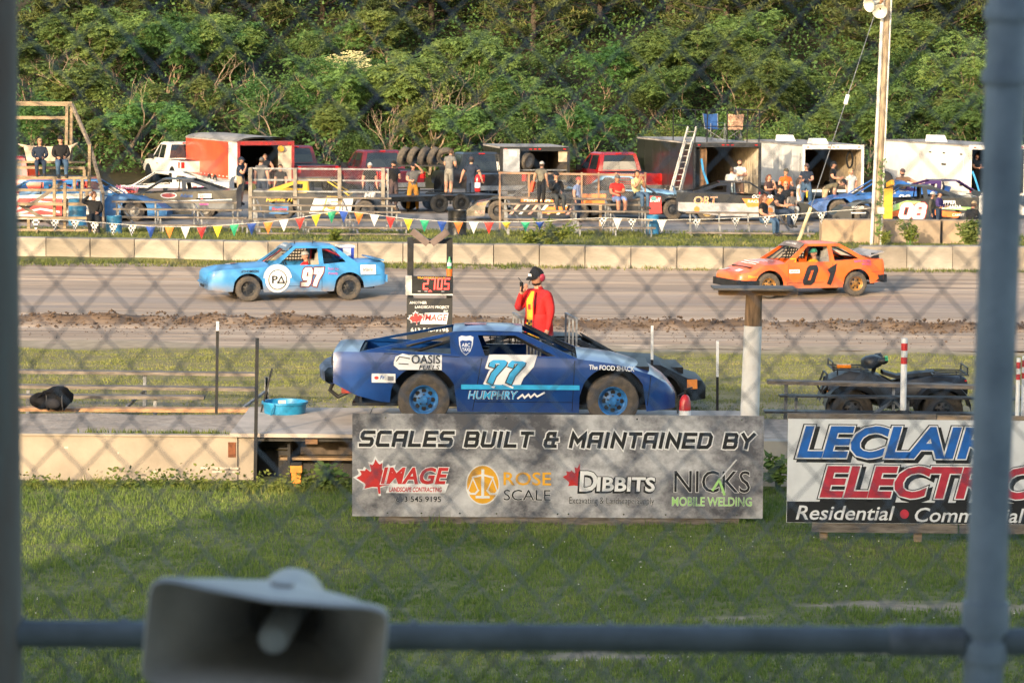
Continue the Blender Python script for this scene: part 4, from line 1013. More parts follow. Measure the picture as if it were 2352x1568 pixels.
class Car:
    """body shell lofted along x (front = +x): shoulder(x), crown(x), half width(x), lower edge(x) with wheel arches"""
    def __init__(s, name, label, cat, loc, rz, sp, body, group=None):
        s.t = thing(name, label, cat, loc, rz, group); s.sp = sp; s.body = body
        f = lambda key: (lambda x, p=sorted(sp[key]): float(np.interp(x, [q[0] for q in p], [q[1] for q in p])))
        s.sh, s.top, s.hw, s.low = f('shoulder'), f('crown'), f('hw'), f('low'); s.zr = sp.get('zr', .2); s.dent = sp.get('dent', .011); s.seed = len(bpy.data.objects) * .37
        s.shell()
    def y(s, x, z):
        t = (z - s.zr) / max(.05, s.sh(x) - s.zr)
        return s.hw(x) * gside(t) + s.dent * (noise.noise(Vector((x * 1.7, z * 2.4, s.seed))) + .6 * noise.noise(Vector((x * 4.5, z * 5, s.seed))))
    def bottom(s, x):
        z = s.low(x)
        for wx in s.sp['wheels']:
            d = abs(x - wx); ar = s.sp['arch']
            if d < ar: z = max(z, s.sp['wz'] + math.sqrt(ar * ar - d * d) * s.sp.get('archk', 1.0))
        return min(z, s.sh(x) - .03)
    def shell(s):
        sp = s.sp; x0, x1 = sp['tail'], sp['nose']; xs = set(np.linspace(x0, x1, 72))
        for wx in sp['wheels']:
            for k in np.linspace(-1, 1, 17): xs.add(wx + k * sp['arch'])
            xs.add(wx + sp['arch'] + .002); xs.add(wx - sp['arch'] - .002)
        for k in ('deck', 'cowl'): xs.add(sp[k]); xs.add(sp[k] + .001)
        xs = sorted(xs); mb = MB(); NL = 8; NT = 5; rows = []
        for x in xs:
            zb = s.bottom(x); zs = s.sh(x); left = []
            for i in range(NL):
                z = zb + (zs - zb) * i / (NL - 1); left.append((x, s.y(x, z), z))
            yS = left[-1][1]; zc = s.top(x)
            for j in range(1, NT + 1):
                k = j / NT; left.append((x, yS * (1 - k), zs + (zc - zs) * (1 - (1 - k) ** 2.4)))
            full = left + [(p[0], -p[1], p[2]) for p in reversed(left[:-1])]; rows.append(full)
        n = len(rows[0]); o = 0
        for rw_ in rows: mb.v += rw_
        for i in range(len(xs) - 1):
            xm = (xs[i] + xs[i + 1]) / 2; open_ = sp['deck'] < xm < sp['cowl']
            for k in range(n - 1):
                if open_ and NL - 1 <= k < n - NL: continue
                a = i * n + k; mb.f.append((a, a + n, a + n + 1, a + 1)); mb.m.append(0)
        mb.f.append(tuple(range(n))); mb.m.append(0); e = (len(xs) - 1) * n; mb.f.append(tuple(e + k for k in reversed(range(n)))); mb.m.append(0)
        s.shellobj = mb.build('body', s.body, s.t, smooth=40)
        # dark chassis: floor pan, wheel houses, fire walls
        W2 = sp['W'] / 2; mb = MB(); zf = s.zr + .06
        mb.b2((x0 + .25, -W2 * .86, zf), (x1 - .3, W2 * .86, zf + .04))
        for wx in sp['wheels']: mb.b2((wx - sp['arch'] - .04, -W2 + .30, zf + .041), (wx + sp['arch'] + .04, W2 - .30, s.sh(wx) - .06))
        mb.b2((sp['cowl'] - .04, -W2 * .84, zf + .042), (sp['cowl'] + .0, W2 * .84, s.sh(sp['cowl']) - .02))
        mb.b2((sp['deck'] - .0, -W2 * .84, zf + .043), (sp['deck'] + .03, W2 * .84, s.sh(sp['deck']) - .02))
        mb.build('chassis', BLACK, s.t)
    def green(s, outline, holes, roof_y, zroof, belt_y=None, mat=None, th=.03, x_roof=(-.6, .1), crown=.045, roofmat=None, frame_bars=3, visor=None, header=.26, a_base=None):
        """pillars and roof"""
        yb = belt_y if belt_y else s.hw(0) * .93
        zb = min(p[1] for p in outline)
        def mk(sg):
            def fn(u, v, o):
                k = (v - zb) / (zroof - zb); yy = yb + (roof_y - yb) * max(0, k) ** 1.15
                return Vector((u, sg * (yy - o), v))
            return fn
        for sg in (1, -1): MB().plate([outline] + holes, mk(sg), th).build('side_frame', mat or s.body, s.t)
        s.ghost = mk
        xa, xb = x_roof; mb = MB(); NX, NY = 8, 9; V = []
        for i in range(NX):
            x = xa + (xb - xa) * i / (NX - 1); e = abs(2 * i / (NX - 1) - 1)
            for j in range(NY):
                q = 2 * j / (NY - 1) - 1; V.append((x, q * roof_y, zroof + crown * (1 - q * q) * (1 - .35 * e * e) - .012 * e ** 3))
        F = [(i * NY + j, (i + 1) * NY + j, (i + 1) * NY + j + 1, i * NY + j + 1) for i in range(NX - 1) for j in range(NY - 1)]
        mb.add(V, F); n0 = len(V); mb.add([(v[0], v[1], v[2] - .03) for v in V], [tuple(reversed(f)) for f in F])
        s.roof = mb.build('roof', roofmat or s.body, s.t, smooth=40)
        # windshield plane: from roof front edge to cowl
        ac = a_base or (max(p[0] for p in outline), zb)
        P = lambda k, q: Vector((xb + (ac[0] - xb) * k, q * (roof_y + (yb - roof_y) * k), zroof + (ac[1] - zroof) * k + crown * (1 - q * q) * (1 - k)))
        if visor:
            mb = MB(); k1 = header; n = 8
            vs = [P(.0, -1 + 2 * j / n) + Vector((.01, 0, .006)) for j in range(n + 1)] + [P(k1, -1 + 2 * j / n) + Vector((.01, 0, .006)) for j in range(n + 1)]
            mb.add(vs, [(j, j + 1, j + n + 2, j + n + 1) for j in range(n)]); s.visor = mb.build('windshield_visor', visor, s.t)
        s.WS = P
        mb = MB()
        for j in range(frame_bars): q = -.35 + .7 * j / max(1, frame_bars - 1); mb.tube([P(.05, q), P(1, q)], .012, 6)
        if frame_bars: mb.build('windshield_bar', BLACK, s.t)
    def cage(s, roof_y, zroof, xb, xf, mat=None, seat_x=-.25, seat_y=.36, seatmat=None):
        mat = mat or BLACK; y1 = roof_y - .07; yb = s.hw(0) * .86; zf = s.zr + .12; zt = zroof - .04
        for nm, pts in (('cage_hoop', [(xb, -yb, zf), (xb, -yb, .85), (xb, -y1, zt), (xb, y1, zt), (xb, yb, .85), (xb, yb, zf)]),
                        ('cage_bar', [(xb, y1, zt), (xf, y1, zt - .02), (xf + .55, yb, s.sh(xf + .5)), (xf + .55, yb, zf)]), ('cage_bar', [(xb, -y1, zt), (xf, -y1, zt - .02), (xf + .55, -yb, s.sh(xf + .5)), (xf + .55, -yb, zf)]),
                        ('cage_bar', [(xb, y1, zt), (xb - .95, yb * .8, s.sh(xb - .9) - .05)]), ('cage_bar', [(xb, -y1, zt), (xb - .95, -yb * .8, s.sh(xb - .9) - .05)]), ('cage_bar', [(xb, yb, .8), (xb, -yb, zf + .1)]), ('cage_bar', [(xf, y1, zt - .02), (xf, -y1, zt - .02)]), ('cage_bar', [(xf + .5, yb, s.sh(xf) - .1), (xf + .5, -yb, s.sh(xf) - .1)])):
            MB().tube(pts, .022, 8).build(nm, mat, s.t, smooth=40)
        sm = seatmat or DKSTEEL
        mb = MB(); mb.box((seat_x, seat_y, zf + .16), (.48, .46, .1)); mb.box((seat_x - .25, seat_y, zf + .45), (.09, .46, .62), ry=R(-12)); mb.box((seat_x - .33, seat_y, zf + .84), (.07, .26, .22), ry=R(-12)); mb.box((seat_x - .16, seat_y + .24, zf + .52), (.2, .05, .2)); mb.box((seat_x - .16, seat_y - .24, zf + .52), (.2, .05, .2))
        mb.build('seat', sm, s.t)
        mb = MB(); c = Vector((seat_x + .52, seat_y, zf + .50)); mb.tube([c + Vector((math.sin(a) * .06, math.cos(a) * .17, math.sin(a) * .16)) for a in np.linspace(0, 2 * PI, 17)], .016, 6); mb.tube([c, c + Vector((.4, 0, -.12))], .018, 6); mb.build('steering_wheel', BLACK, s.t, smooth=50)
        MB().b2((s.sp['cowl'] - .35, -yb, s.sh(s.sp['cowl']) - .13), (s.sp['cowl'] - .05, yb, s.sh(s.sp['cowl']) - .05)).build('dashboard', BLACK, s.t)
    def seams(s, xs_, mat=None):
        for sg in (1, -1):
            for xa, za, xb, zb in xs_:
                mb = MB(); n = 10; P = [(xa + (xb - xa) * k / n, za + (zb - za) * k / n) for k in range(n + 1)]
                mb.tube([Vector((x, sg * (s.y(x, z) + .0005), z)) for x, z in P], .0045, 4); mb.build('panel_seam', mat or BLACK, s.t)
    def fn(s, sg):
        """side decals: u runs along +x for the right side (sg=-1), along -x for the left side (sg=+1)"""
        return lambda u, v, off: Vector((u if sg < 0 else -u, sg * (s.y(u if sg < 0 else -u, v) + .015 + off), v))
    def wheels(s, r, wd, rim, **k):
        for wx in s.sp['wheels']:
            for sg in (1, -1): wheel(s.t, (wx, sg * (s.sp['W'] / 2 - wd / 2 - .035), r), r, wd, sg, rim, **k)

# ------------------------------------------------------------------ dark blue race car 77 on the scales
p77 = W(1157, 1000, 38.9)
NAVY = M('navy_car_paint', (.005, .052, .225), rough=.32, var=.2, scale=3, coat=.35, dirt=.05, dirt_z=.40, col2=(.003, .032, .16))
sp = dict(tail=-2.30, nose=2.32, W=1.84, wheels=(1.47, -1.08), arch=.455, wz=.37, zr=.20, deck=-1.95, cowl=.98,
          shoulder=[(-2.30, .985), (-2.285, 1.0), (-1.5, .99), (-.6, .945), (.98, .925), (1.5, .86), (2.0, .71), (2.22, .57), (2.32, .45)],
          crown=[(-2.30, 1.005), (-2.285, 1.02), (-1.5, 1.02), (.98, .97), (1.5, .91), (2.0, .75), (2.22, .60), (2.32, .47)],
          hw=[(-2.30, .895), (-2.285, .905), (-1.6, .925), (-.3, .91), (1.0, .92), (1.6, .925), (2.0, .88), (2.22, .76), (2.32, .64)],
          low=[(-2.30, .58), (-2.0, .42), (-1.7, .34), (-.6, .20), (1.0, .20), (1.9, .22), (2.42, .26)])
c = Car('race_car', 'dark blue race car number 77 parked on the weighing deck', 'race car', (p77.x, 38.95, .847), 0, sp, NAVY)
c.green([(-1.98, .99), (-.66, 1.26), (.20, 1.26), (1.0, .925), (.4, .92), (-.6, .93), (-1.5, .975)],
        [[(-.36, 1.215), (.15, 1.215), (.70, .955), (-.26, .955)], [(-.74, 1.205), (-.72, .975), (-1.62, 1.025)]], .60, 1.27, .865, x_roof=(-.70, .24), crown=.05, frame_bars=3, a_base=(1.0, .94))
# far-side rear strut pair and hatch bar
MB().beam((-1.98, .0, 1.10), (-1.98, .01, 1.10), .01, .01) if 0 else None
c.cage(.60, 1.26, -.42, .12, seat_x=-.15, seat_y=.36)
net = MB()
for k in range(6): net.beam((-.2 + k * .09, .80, .97), (-.2 + k * .085, .64, 1.20), .012, .02)
for k in range(4): net.beam((-.22, .80 - k * .05, .98 + k * .07), (.32, .80 - k * .05, .98 + k * .07), .012, .02)
net.build('window_net', BLACK, c.t)
bl = MB()
for k in range(5): bl.b2((.30 + k * .045, -.30, .90), (.325 + k * .045, -.27, 1.12))
bl.build('dash_bars', STEEL, c.t)
c.seams([(-.42, .22, -.30, .93), (.92, .22, .95, .90), (-1.62, .98, -.6, .94), (1.93, .3, 1.98, .70), (-.40, .34, .93, .34)])
RIMB = C('blue_rim', .025, .16, .42, rough=.45, var=.25, scale=8)
c.wheels(.355, .27, RIMB, holes=8, hole_r=.105, rimr=.56)
BUMP = C('bumper_blue_grey', .06, .09, .17, rough=.55, var=.25)
mb = MB(); secs = []
for q in np.linspace(-1, 1, 13): secs.append([(-2.33 - .12 * (1 - q * q) + dx, q * .86, z) for dx, z in ((.10, .79), (-.04, .78), (-.09, .73), (-.08, .60), (-.02, .56), (.12, .56))])
loft(mb, secs); mb.build('rear_bumper', BUMP, c.t, smooth=40)
MB().b2((-2.335, -.72, .80), (-2.302, .72, .93)).build('tail_panel', BLACK, c.t)
mb = MB(); mb.b2((-2.0, -.78, .40), (-1.55, -.74, .56)); mb.b2((-2.2, -.7, .42), (-1.9, .7, .50)); mb.build('red_chassis_rail', C('red_chassis', .35, .03, .02, rough=.6, var=.2), c.t)
mb = MB(); mb.tube([(-2.3, -.62, .60), (-2.36, -.62, .45), (-2.25, -.62, .36), (-2.12, -.62, .42), (-2.1, -.62, .58)], .03, 7); mb.build('tow_loop', BLACK, c.t, smooth=40)
f = c.fn(-1); s77 = 172.0
ux = lambda zx: (zx - 1157) / s77; vz = lambda zy: (1004 - zy) / s77 - .035
LB = C('sky_blue_print', .03, .40, .74, rough=.5, var=.08)
mb = MB(); numerals(mb, '77', f, .27, ux(1174), vz(890), .40, [(.16, 0)], shear=.3, off=.0, gap=.42); numerals(mb, '77', f, .27, ux(1160), vz(890), .40, [(.16, 0), (.105, 2), (.075, 1)], shear=.3, off=.002, gap=.42)
rect(mb, f, ux(1058), vz(910), ux(1332), vz(899), 1, .001)
outlined(mb, 'HUMPHRY', f, .105, ux(1132), vz(932), ux(1190) - ux(1076), 1, 0, shear=.2, bold=.008, edge=.022, off=.004)
stroke(mb, f, [(ux(1190), vz(930)), (ux(1200), vz(922)), (ux(1205), vz(929)), (ux(1214), vz(921)), (ux(1219), vz(928)), (ux(1228), vz(920)), (ux(1234), vz(926)), (ux(1250), vz(917))], .025, 0, .002)
mb.build('number_lettering', [WHITEP, LB, BLACKP], c.t)
mb = MB(); put_text(mb, 'OASIS', f, .11, ux(976), vz(851), ux(1010) - ux(944), 0, .012, 1, 2, .008)
put_text(mb, 'FUELS', f, .06, ux(984), vz(865), ux(1008) - ux(960), .25, .012, 1, 2, .009)
rect(mb, f, ux(938), vz(866), ux(1013), vz(832), 0, .0004); flat_poly(mb, [(ux(902), vz(848)), (ux(906), vz(836)), (ux(922), vz(829)), (ux(944), vz(834)), (ux(944), vz(866)), (ux(914), vz(866)), (ux(902), vz(856))], f, 0, .0005)
stroke(mb, f, [(ux(908), vz(846)), (ux(915), vz(836)), (ux(938), vz(840))], .012, 2, .002); stroke(mb, f, [(ux(914), vz(852)), (ux(935), vz(853))], .012, 2, .0025)
mb.build('fuel_lettering', [WHITEP, LB, BLACKP], c.t)
mb = MB(); rect(mb, f, ux(851), vz(896), ux(906), vz(875), 0, .0); ellipse(mb, f, ux(862), vz(885), .03, .022, 1, .001); put_text(mb, 'Fr', f, .05, ux(876), vz(888), None, .2, .02, 1, 2, .001); rect(mb, f, ux(888), vz(891), ux(902), vz(881), 3, .001)
mb.build('rear_sticker', [WHITEP, REDP, BLUEP, GREYP], c.t)
mb = MB(); put_text(mb, 'The FOOD SHACK', f, .062, ux(1406), vz(864), ux(1459) - ux(1354), 0, .02, 1, 0, .0, rot=-.045); mb.build('hood_lettering', [WHITEP], c.t)
g = c.ghost(-1); gg = lambda u, v, off: g(u, v, -.004 - off)
mb = MB(); shp = [(-.1, .10), (-.06, .12), (0, .11), (.06, .12), (.1, .10), (.09, .0), (.06, -.08), (0, -.13), (-.06, -.08), (-.09, 0)]
gx = lambda zx: ux(zx); o77 = (ux(1068), 1.09)
flat_poly(mb, [(o77[0] + x, o77[1] + y) for x, y in shp], gg, 0, 0); flat_poly(mb, [(o77[0] + x * .8, o77[1] - .025 + y * .72) for x, y in shp], gg, 1, .0015)
put_text(mb, 'ABC', gg, .045, o77[0], o77[1] - .02, .11, 0, .02, 1, 0, .003); put_text(mb, 'TAXI', gg, .04, o77[0], o77[1] - .075, .10, 0, .02, 1, 0, .003)
mb.build('shield_sticker', [WHITEP, NAVY], c.t)
mb = MB(); fr = lambda u, v, off: Vector((-2.337 - off, -u, v))
put_text(mb, 'Thank', fr, .06, .42, .88, .3, .2, .01, 1, 0, .002); put_text(mb, 'You', fr, .06, .36, .815, .2, .2, .01, 1, 0, .002); mb.build('tail_script', [WHITEP], c.t)
MB().b2((-.55, -.15, 1.318), (-.25, .05, 1.325)).build('roof_sticker', C('pale_sticker', .6, .35, .38), c.t)

# red fire extinguisher by the nose
def extinguisher(p, label, k=1.0, group=None):
    t = thing('fire_extinguisher', label, 'extinguisher', p, 0, group)
    MB().lathe([(0, 0), (.07 * k, 0), (.078 * k, .02 * k), (.078 * k, .36 * k), (.05 * k, .43 * k), (.025 * k, .45 * k), (.0, .46 * k)], n=16).build('cylinder', C('extinguisher_red', .55, .02, .02, rough=.3, coat=.4), t, smooth=40)
    MB().lathe([(.0795 * k, .10 * k), (.0795 * k, .24 * k)], n=16).build('label_band', WHITEP, t)
    mb = MB(); mb.beam((0, 0, .45 * k), (.0, 0, .52 * k), .03 * k, .03 * k); mb.beam((-.02 * k, 0, .52 * k), (.1 * k, 0, .55 * k), .02 * k, .02 * k); mb.tube([(0, 0, .48 * k), (-.09 * k, -.02, .44 * k), (-.1 * k, -.02, .2 * k)], .012 * k, 6); mb.build('valve', BLACK, t)
    return t
p = W(1573, 960, 38.1); extinguisher((p.x, 38.1, .847), 'red fire extinguisher with white label by the nose of the blue car', 1.0)

# ------------------------------------------------------------------ generic coupe used for the cars on the track
def coupe(name, label, loc, rz, body, tail=-2.15, nose=2.1, wb=(1.25, -1.22), fast=False, W_=1.70, visor=GREYP, roofz=1.26, r=.305, rim=BLACK, seatmat=None, zr=.22, cagemat=None, holes=8, nz_=.70):
    sp = dict(tail=tail, nose=nose, W=W_, wheels=wb, arch=.375, wz=r, zr=zr, deck=-1.35, cowl=.72,
              shoulder=[(tail, .86), (tail + .05, .91), (-1.35, .90), (-.3, .84), (.72, .83), (1.3, .80), (nose - .3, nz_), (nose - .05, nz_ - .05), (nose, nz_ - .12)],
              crown=[(tail, .88), (tail + .05, .94), (-1.35, .95), (.72, .90), (1.3, .86), (nose - .3, nz_ + .05), (nose - .05, nz_ - .02), (nose, nz_ - .10)],
              hw=[(tail, .76), (tail + .06, .80), (-1.3, W_ / 2), (.2, W_ / 2), (1.3, W_ / 2), (nose - .35, .79), (nose - .08, .70), (nose, .62)],
              low=[(tail, .38), (tail + .3, .32), (-.8, zr), (.8, zr), (nose - .4, .24), (nose, .28)])
    c = Car(name, label, 'race car', loc, rz, sp, body)
    xr = -.88 if not fast else -.80; xf = .10; xB = -.53
    bx_ = -1.45 if not fast else -1.58
    c.green([(bx_, .89), (xr, roofz), (xf, roofz), (.78, .83), (-.3, .83), (-1.2, .87)],
            [[(xB + .05, roofz - .055), (xf - .04, roofz - .055), (.53, .865), (xB + .05, .865)], [(xB - .05, roofz - .065), (xr + .03, roofz - .065), (bx_ + .30, .925), (xB - .07, .885)]], W_ / 2 - .26, roofz, W_ / 2 - .045, x_roof=(xr - .02, xf + .03), visor=visor, frame_bars=3, a_base=(.78, .84))
    c.cage(W_ / 2 - .26, roofz, -.58, .06, mat=cagemat, seat_x=-.26, seat_y=.34, seatmat=seatmat)
    c.wheels(r, .21, rim, holes=holes, rimr=.60)
    nt_ = MB(); yb_ = W_ / 2 - .05; yr_ = W_ / 2 - .27; Yz = lambda z: -(yb_ + (yr_ - yb_) * (z - .83) / (roofz - .83)) + .05
    for k in range(8): x_ = xB + .07 + k * .07; nt_.beam((x_, Yz(.86), .86), (x_, Yz(roofz - .07), roofz - .07), .02, .03)
    for k in range(5): z_ = .89 + k * .075; nt_.beam((xB + .06, Yz(z_), z_), (xf + .05, Yz(z_), z_), .02, .03)
    nt_.build('window_net', BLACK, c.t)  # black slats added on the far side to make the cabin look shaded
    nt_ = MB(); nt_.add([(xB - .07, Yz(.89), .89), (bx_ + .30, Yz(.92), .92), (xr + .03, Yz(roofz - .08), roofz - .08), (xB - .05, Yz(roofz - .08), roofz - .08)], [(0, 1, 2, 3)]); nt_.build('cabin_shade_sheet', BLACK, c.t)  # black sheet standing in for cabin shade behind the quarter window
    MB().b2((xr + .05, -(W_ / 2 - .33), roofz - .035), (xf - .05, W_ / 2 - .33, roofz - .031)).build('roof_shade_sheet', BLACK, c.t)  # black sheet added to imitate the shade under the roof
    c.seams([(xB - .02, zr + .02, xB, .83), (.70, zr + .02, .66, .82), (-2.0, .60, -1.6, .60), (-.3, .36, .68, .36)])
    c.xr = xr; c.bx = bx_
    return c
# ---- sky blue 97
p = W(672, 672, 69.1)
SKYB = M('sky_blue_car_paint', (.035, .26, .60), rough=.42, var=.10, scale=2.5, coat=.15, dirt=.9, dirt_z=.5)
ya97 = PI + R(16)
c = coupe('race_car', 'sky blue race car number 97 driving on the dirt track', (p.x, 69.2, gz(69)), ya97, SKYB, tail=-2.12, nose=2.2, nz_=.76, roofz=1.31, rim=C('black_rim', .03, .028, .026, rough=.6, var=.3), visor=C('visor_blue_grey', .12, .19, .28), cagemat=C('red_cage', .30, .02, .03, rough=.5), seatmat=C('pale_seat', .45, .40, .33))
c97 = c; f = c.fn(1)
NWH = C('number_white', .80, .78, .72); NMR = C('number_maroon', .16, .015, .03)
mb = MB(); numerals(mb, '97', f, .35, .30, .40, .40, [(.15, 1), (.10, 0)], shear=.2, gap=.55); mb.build('number_lettering', [NWH, NMR, WHITEP], c.t)
mb = MB(); ellipse(mb, f, -.55, .52, .30, .31, 0, 0); flat_poly(mb, [(-.55 + .345 * math.cos(a), .56 + .33 * math.sin(a)) for a in np.linspace(0, PI, 15)], f, 0, -.001)
stroke(mb, f, [(-.55 + .22 * math.cos(a), .52 + .235 * math.sin(a)) for a in np.linspace(0, 2 * PI, 25)[:-1]], .022, 1, .010, closed=True)
put_text(mb, 'P', f, .18, -.62, .44, .13, 0, .02, 1, 1, .012); stroke(mb, f, [(-.55, .44), (-.46, .60), (-.39, .44)], .03, 1, .013, closed=True)
stroke(mb, f, [(-.58, .475), (-.30, .478)], .012, 1, .014)
mb.build('round_logo', [WHITEP, BLACKP], c.t)
mb = MB(); rect(mb, f, 1.50, .62, 1.88, .85, 0, 0); put_text(mb, 'Vale', f, .08, 1.69, .70, .26, .3, .0, 1, 1, .0015)
rect(mb, f, -1.42, .70, -1.02, .77, 1, 0) if 0 else put_text(mb, '//THOMSON', f, .06, -1.22, .70, .42, .2, .02, 1, 1, 0)
put_text(mb, 'Thank You', f, .06, .82, .74, .26, .1, 0, 1, 2, 0); put_text(mb, 'Family', f, .06, .82, .63, .24, .1, 0, 1, 2, 0)
mb.build('side_sticker', [WHITEP, BLACKP, MAGP], c.t)
fh = lambda u, v, off: Vector((u, -v, c97.top(u) + .012 - .05 * (abs(v) / .75) ** 2.4 + off))
mb = MB(); rect(mb, fh, 1.35, .05, 1.62, .42, 0, 0); rect(mb, fh, 1.38, .1, 1.5, .38, 1, .002); mb.build('hood_sticker', [WHITEP, C('hood_red', .5, .12, .1)], c.t)
fv = c.WS; mb = MB(); put_text(mb, 'BRACE RACING', lambda u, v, off: fv(.13 - v, u) + Vector((.018, 0, .012)), .07, 0, -.03, 1.1, 0, .02, 1, 0, 0); mb.build('visor_lettering', [WHITEP], c.t)
# blue roof-number box behind the cabin with a white lid, rear wing lip, nose openings
bt = MB(); bt.b2((-1.52, -.48, .95), (-1.17, .02, 1.22)); bt.build('number_box', C('royal_blue', .02, .06, .42, rough=.5), c.t); MB().b2((-1.54, -.5, 1.221), (-1.15, .04, 1.27)).build('box_lid', WHITE, c.t)
mb = MB(); fb = lambda u, v, off: Vector((-.945 - .0, u, v)); mb.add([Vector((x, .024, z)) for x, z in ((-1.44, 1.02), (-1.24, 1.02), (-1.24, 1.2), (-1.44, 1.2))], [(0, 1, 2, 3)]); mb.build('box_mark', WHITE, c.t)
MB().box((-2.0, 0, .965), (.22, 1.5, .03), ry=R(-8)).build('trunk_lip', SKYB, c.t)
mb = MB(); mb.b2((2.165, -.40, .31), (2.215, .10, .36)); mb.b2((2.02, -.62, .43), (2.16, -.40, .475)); mb.b2((2.02, .40, .43), (2.16, .62, .475)); mb.build('grille_slot', BLACK, c.t)
MB().b2((-2.2, -.72, .42), (-2.10, .72, .60)).build('rear_bumper', SKYB, c.t); MB().tube([(2.22, -.55, .42), (2.24, 0, .42), (2.22, .55, .42)], .035, 8).build('front_bumper_bar', SKYB, c.t, smooth=50)
for k in (-.2, .25): MB().tube([(-.25 + k, .2, 1.34), (-.25 + k, .2, 1.41)], .01, 6).build('roof_aerial', BLACK, c.t)
# ---- orange 01
p = W(1835, 672, 70.7)
ORC = M('orange_car_paint', (.84, .135, .015), rough=.4, var=.07, scale=2.5, coat=.2, dirt=.8, dirt_z=.46)
c = coupe('race_car', 'orange race car number 01 driving on the dirt track', (p.x, 70.8, gz(70.6)), PI + R(20), ORC, tail=-1.98, nose=1.98, wb=(1.18, -1.2), fast=True, W_=1.66, nz_=.64, roofz=1.30, rim=C('bronze_rim', .42, .22, .07, rough=.4, metal=.5, var=.2), visor=C('visor_grey', .20, .16, .14), seatmat=C('grey_seat', .35, .34, .33), holes=6)
c01 = c; f = c.fn(1)
mb = MB(); numerals(mb, '0', f, .37, -.08, .36, .20, [(.12, 0)], shear=.35); numerals(mb, '1', f, .37, .48, .36, .12, [(.12, 0)], shear=.35); mb.build('number_lettering', [BLACKP], c.t)
mb = MB(); put_text(mb, 'SIGNS', f, .05, -.52, .62, .22, .1, .02, 1, 0, .001); rect(mb, f, -.66, .60, -.38, .69, 1, 0); put_text(mb, 'Wood', f, .05, -.50, .73, .2, .1, .01, 1, 2, .001)
put_text(mb, 'HAPPY WATER', f, .055, 1.35, .84, .46, .0, .02, 1, 3, 0); put_text(mb, 'WORKS', f, .05, 1.45, .77, .26, .0, .02, 1, 3, 0); put_text(mb, 'Slimers', f, .06, -1.62, .50, .24, .15, .02, 1, 4, 0)
mb.build('side_sticker', [REDP, WHITEP, C('brown_print', .3, .17, .05), MAGP, YELP], c.t)
MB().b2((1.9, -.72, .26), (2.02, .72, .44)).build('front_bumper', BLACK, c.t); MB().b2((1.45, .70, .27), (1.9, .80, .43)).build('bumper_corner', BLACK, c.t)
MB().b2((-2.06, -.76, .33), (-1.94, .76, .52)).build('rear_bumper', BLACK, c.t); MB().b2((-1.94, .765, .36), (-1.60, .80, .52)).build('bumper_corner', BLACK, c.t)
fh = lambda u, v, off: Vector((u, -v, c01.top(u) + .012 - .05 * (abs(v) / .75) ** 2.4 + off))
mb = MB()
for (a, b, d, e) in ((1.72, .3, 1.86, .55), (1.72, -.45, 1.86, -.2)): rect(mb, fh, a, b, d, e, 0, .001)
rect(mb, fh, .85, -.5, 1.5, .5, 1, 0)
for k in range(7): stroke(mb, fh, [(.92 + k * .08, -.4 + .1 * math.sin(k * 2)), (.95 + k * .08, 0), (.92 + k * .08, .38)], .035, 0, .002 + k * .0001)
mb.build('hood_sticker', [WHITEP, C('faded_red', .62, .18, .14)], c.t)
fv01 = c.WS; mb = MB(); put_text(mb, 'TURN STRONG', lambda u, v, off: fv01(.13 - v, u) + Vector((.018, 0, .012)), .07, 0, -.03, 1.0, 0, .02, 1, 0, 0); mb.build('visor_lettering', [WHITEP], c.t)
MB().add([(-1.6, -.7, .98), (-1.98, -.72, 1.10), (-1.98, .72, 1.10), (-1.6, .7, .98), (-1.62, -.7, .96), (-2.0, -.72, 1.07), (-2.0, .72, 1.07), (-1.62, .7, .96)], [(0, 1, 2, 3), (7, 6, 5, 4), (0, 4, 5, 1), (1, 5, 6, 2), (2, 6, 7, 3), (3, 7, 4, 0)]).build('spoiler', C('grey_spoiler', .36, .33, .31, rough=.5), c.t)
mb = MB()
for sg in (-1, 1): mb.b2((-1.9, sg * .6 - .02, .92), (-1.7, sg * .6 + .02, 1.05))
mb.build('spoiler_bracket', BLACK, c.t)
fr01 = lambda u, v, off: Vector((u, v, 1.262 + .045 * (1 - (v / .57) ** 2) + .008 + off)); mb = MB(); rect(mb, fr01, -.55, -.4, -.15, .4, 0); mb.build('roof_mark', C('faded_roof', .42, .20, .20), c.t)
MB().b2((.44, .70, .86), (.60, .74, .96)).build('window_plate', YELP, c.t)
# ---- low black coupe behind the navy car
p = W(1308, 945, 42.8)
c = coupe('race_car', 'black coupe with an amber side light behind the blue race car', (p.x, 42.9, gz(42.9) - .02), R(3), C('black_car_paint', .012, .013, .016, rough=.5, var=.3, spec=.3), tail=-2.1, nose=2.0, fast=True, visor=None, roofz=1.16, W_=1.7, nz_=.6)
f = c.fn(-1); mb = MB(); rect(mb, f, 1.70, .44, 1.86, .58, 0, .004); mb.build('side_light', [ORLENS], c.t)
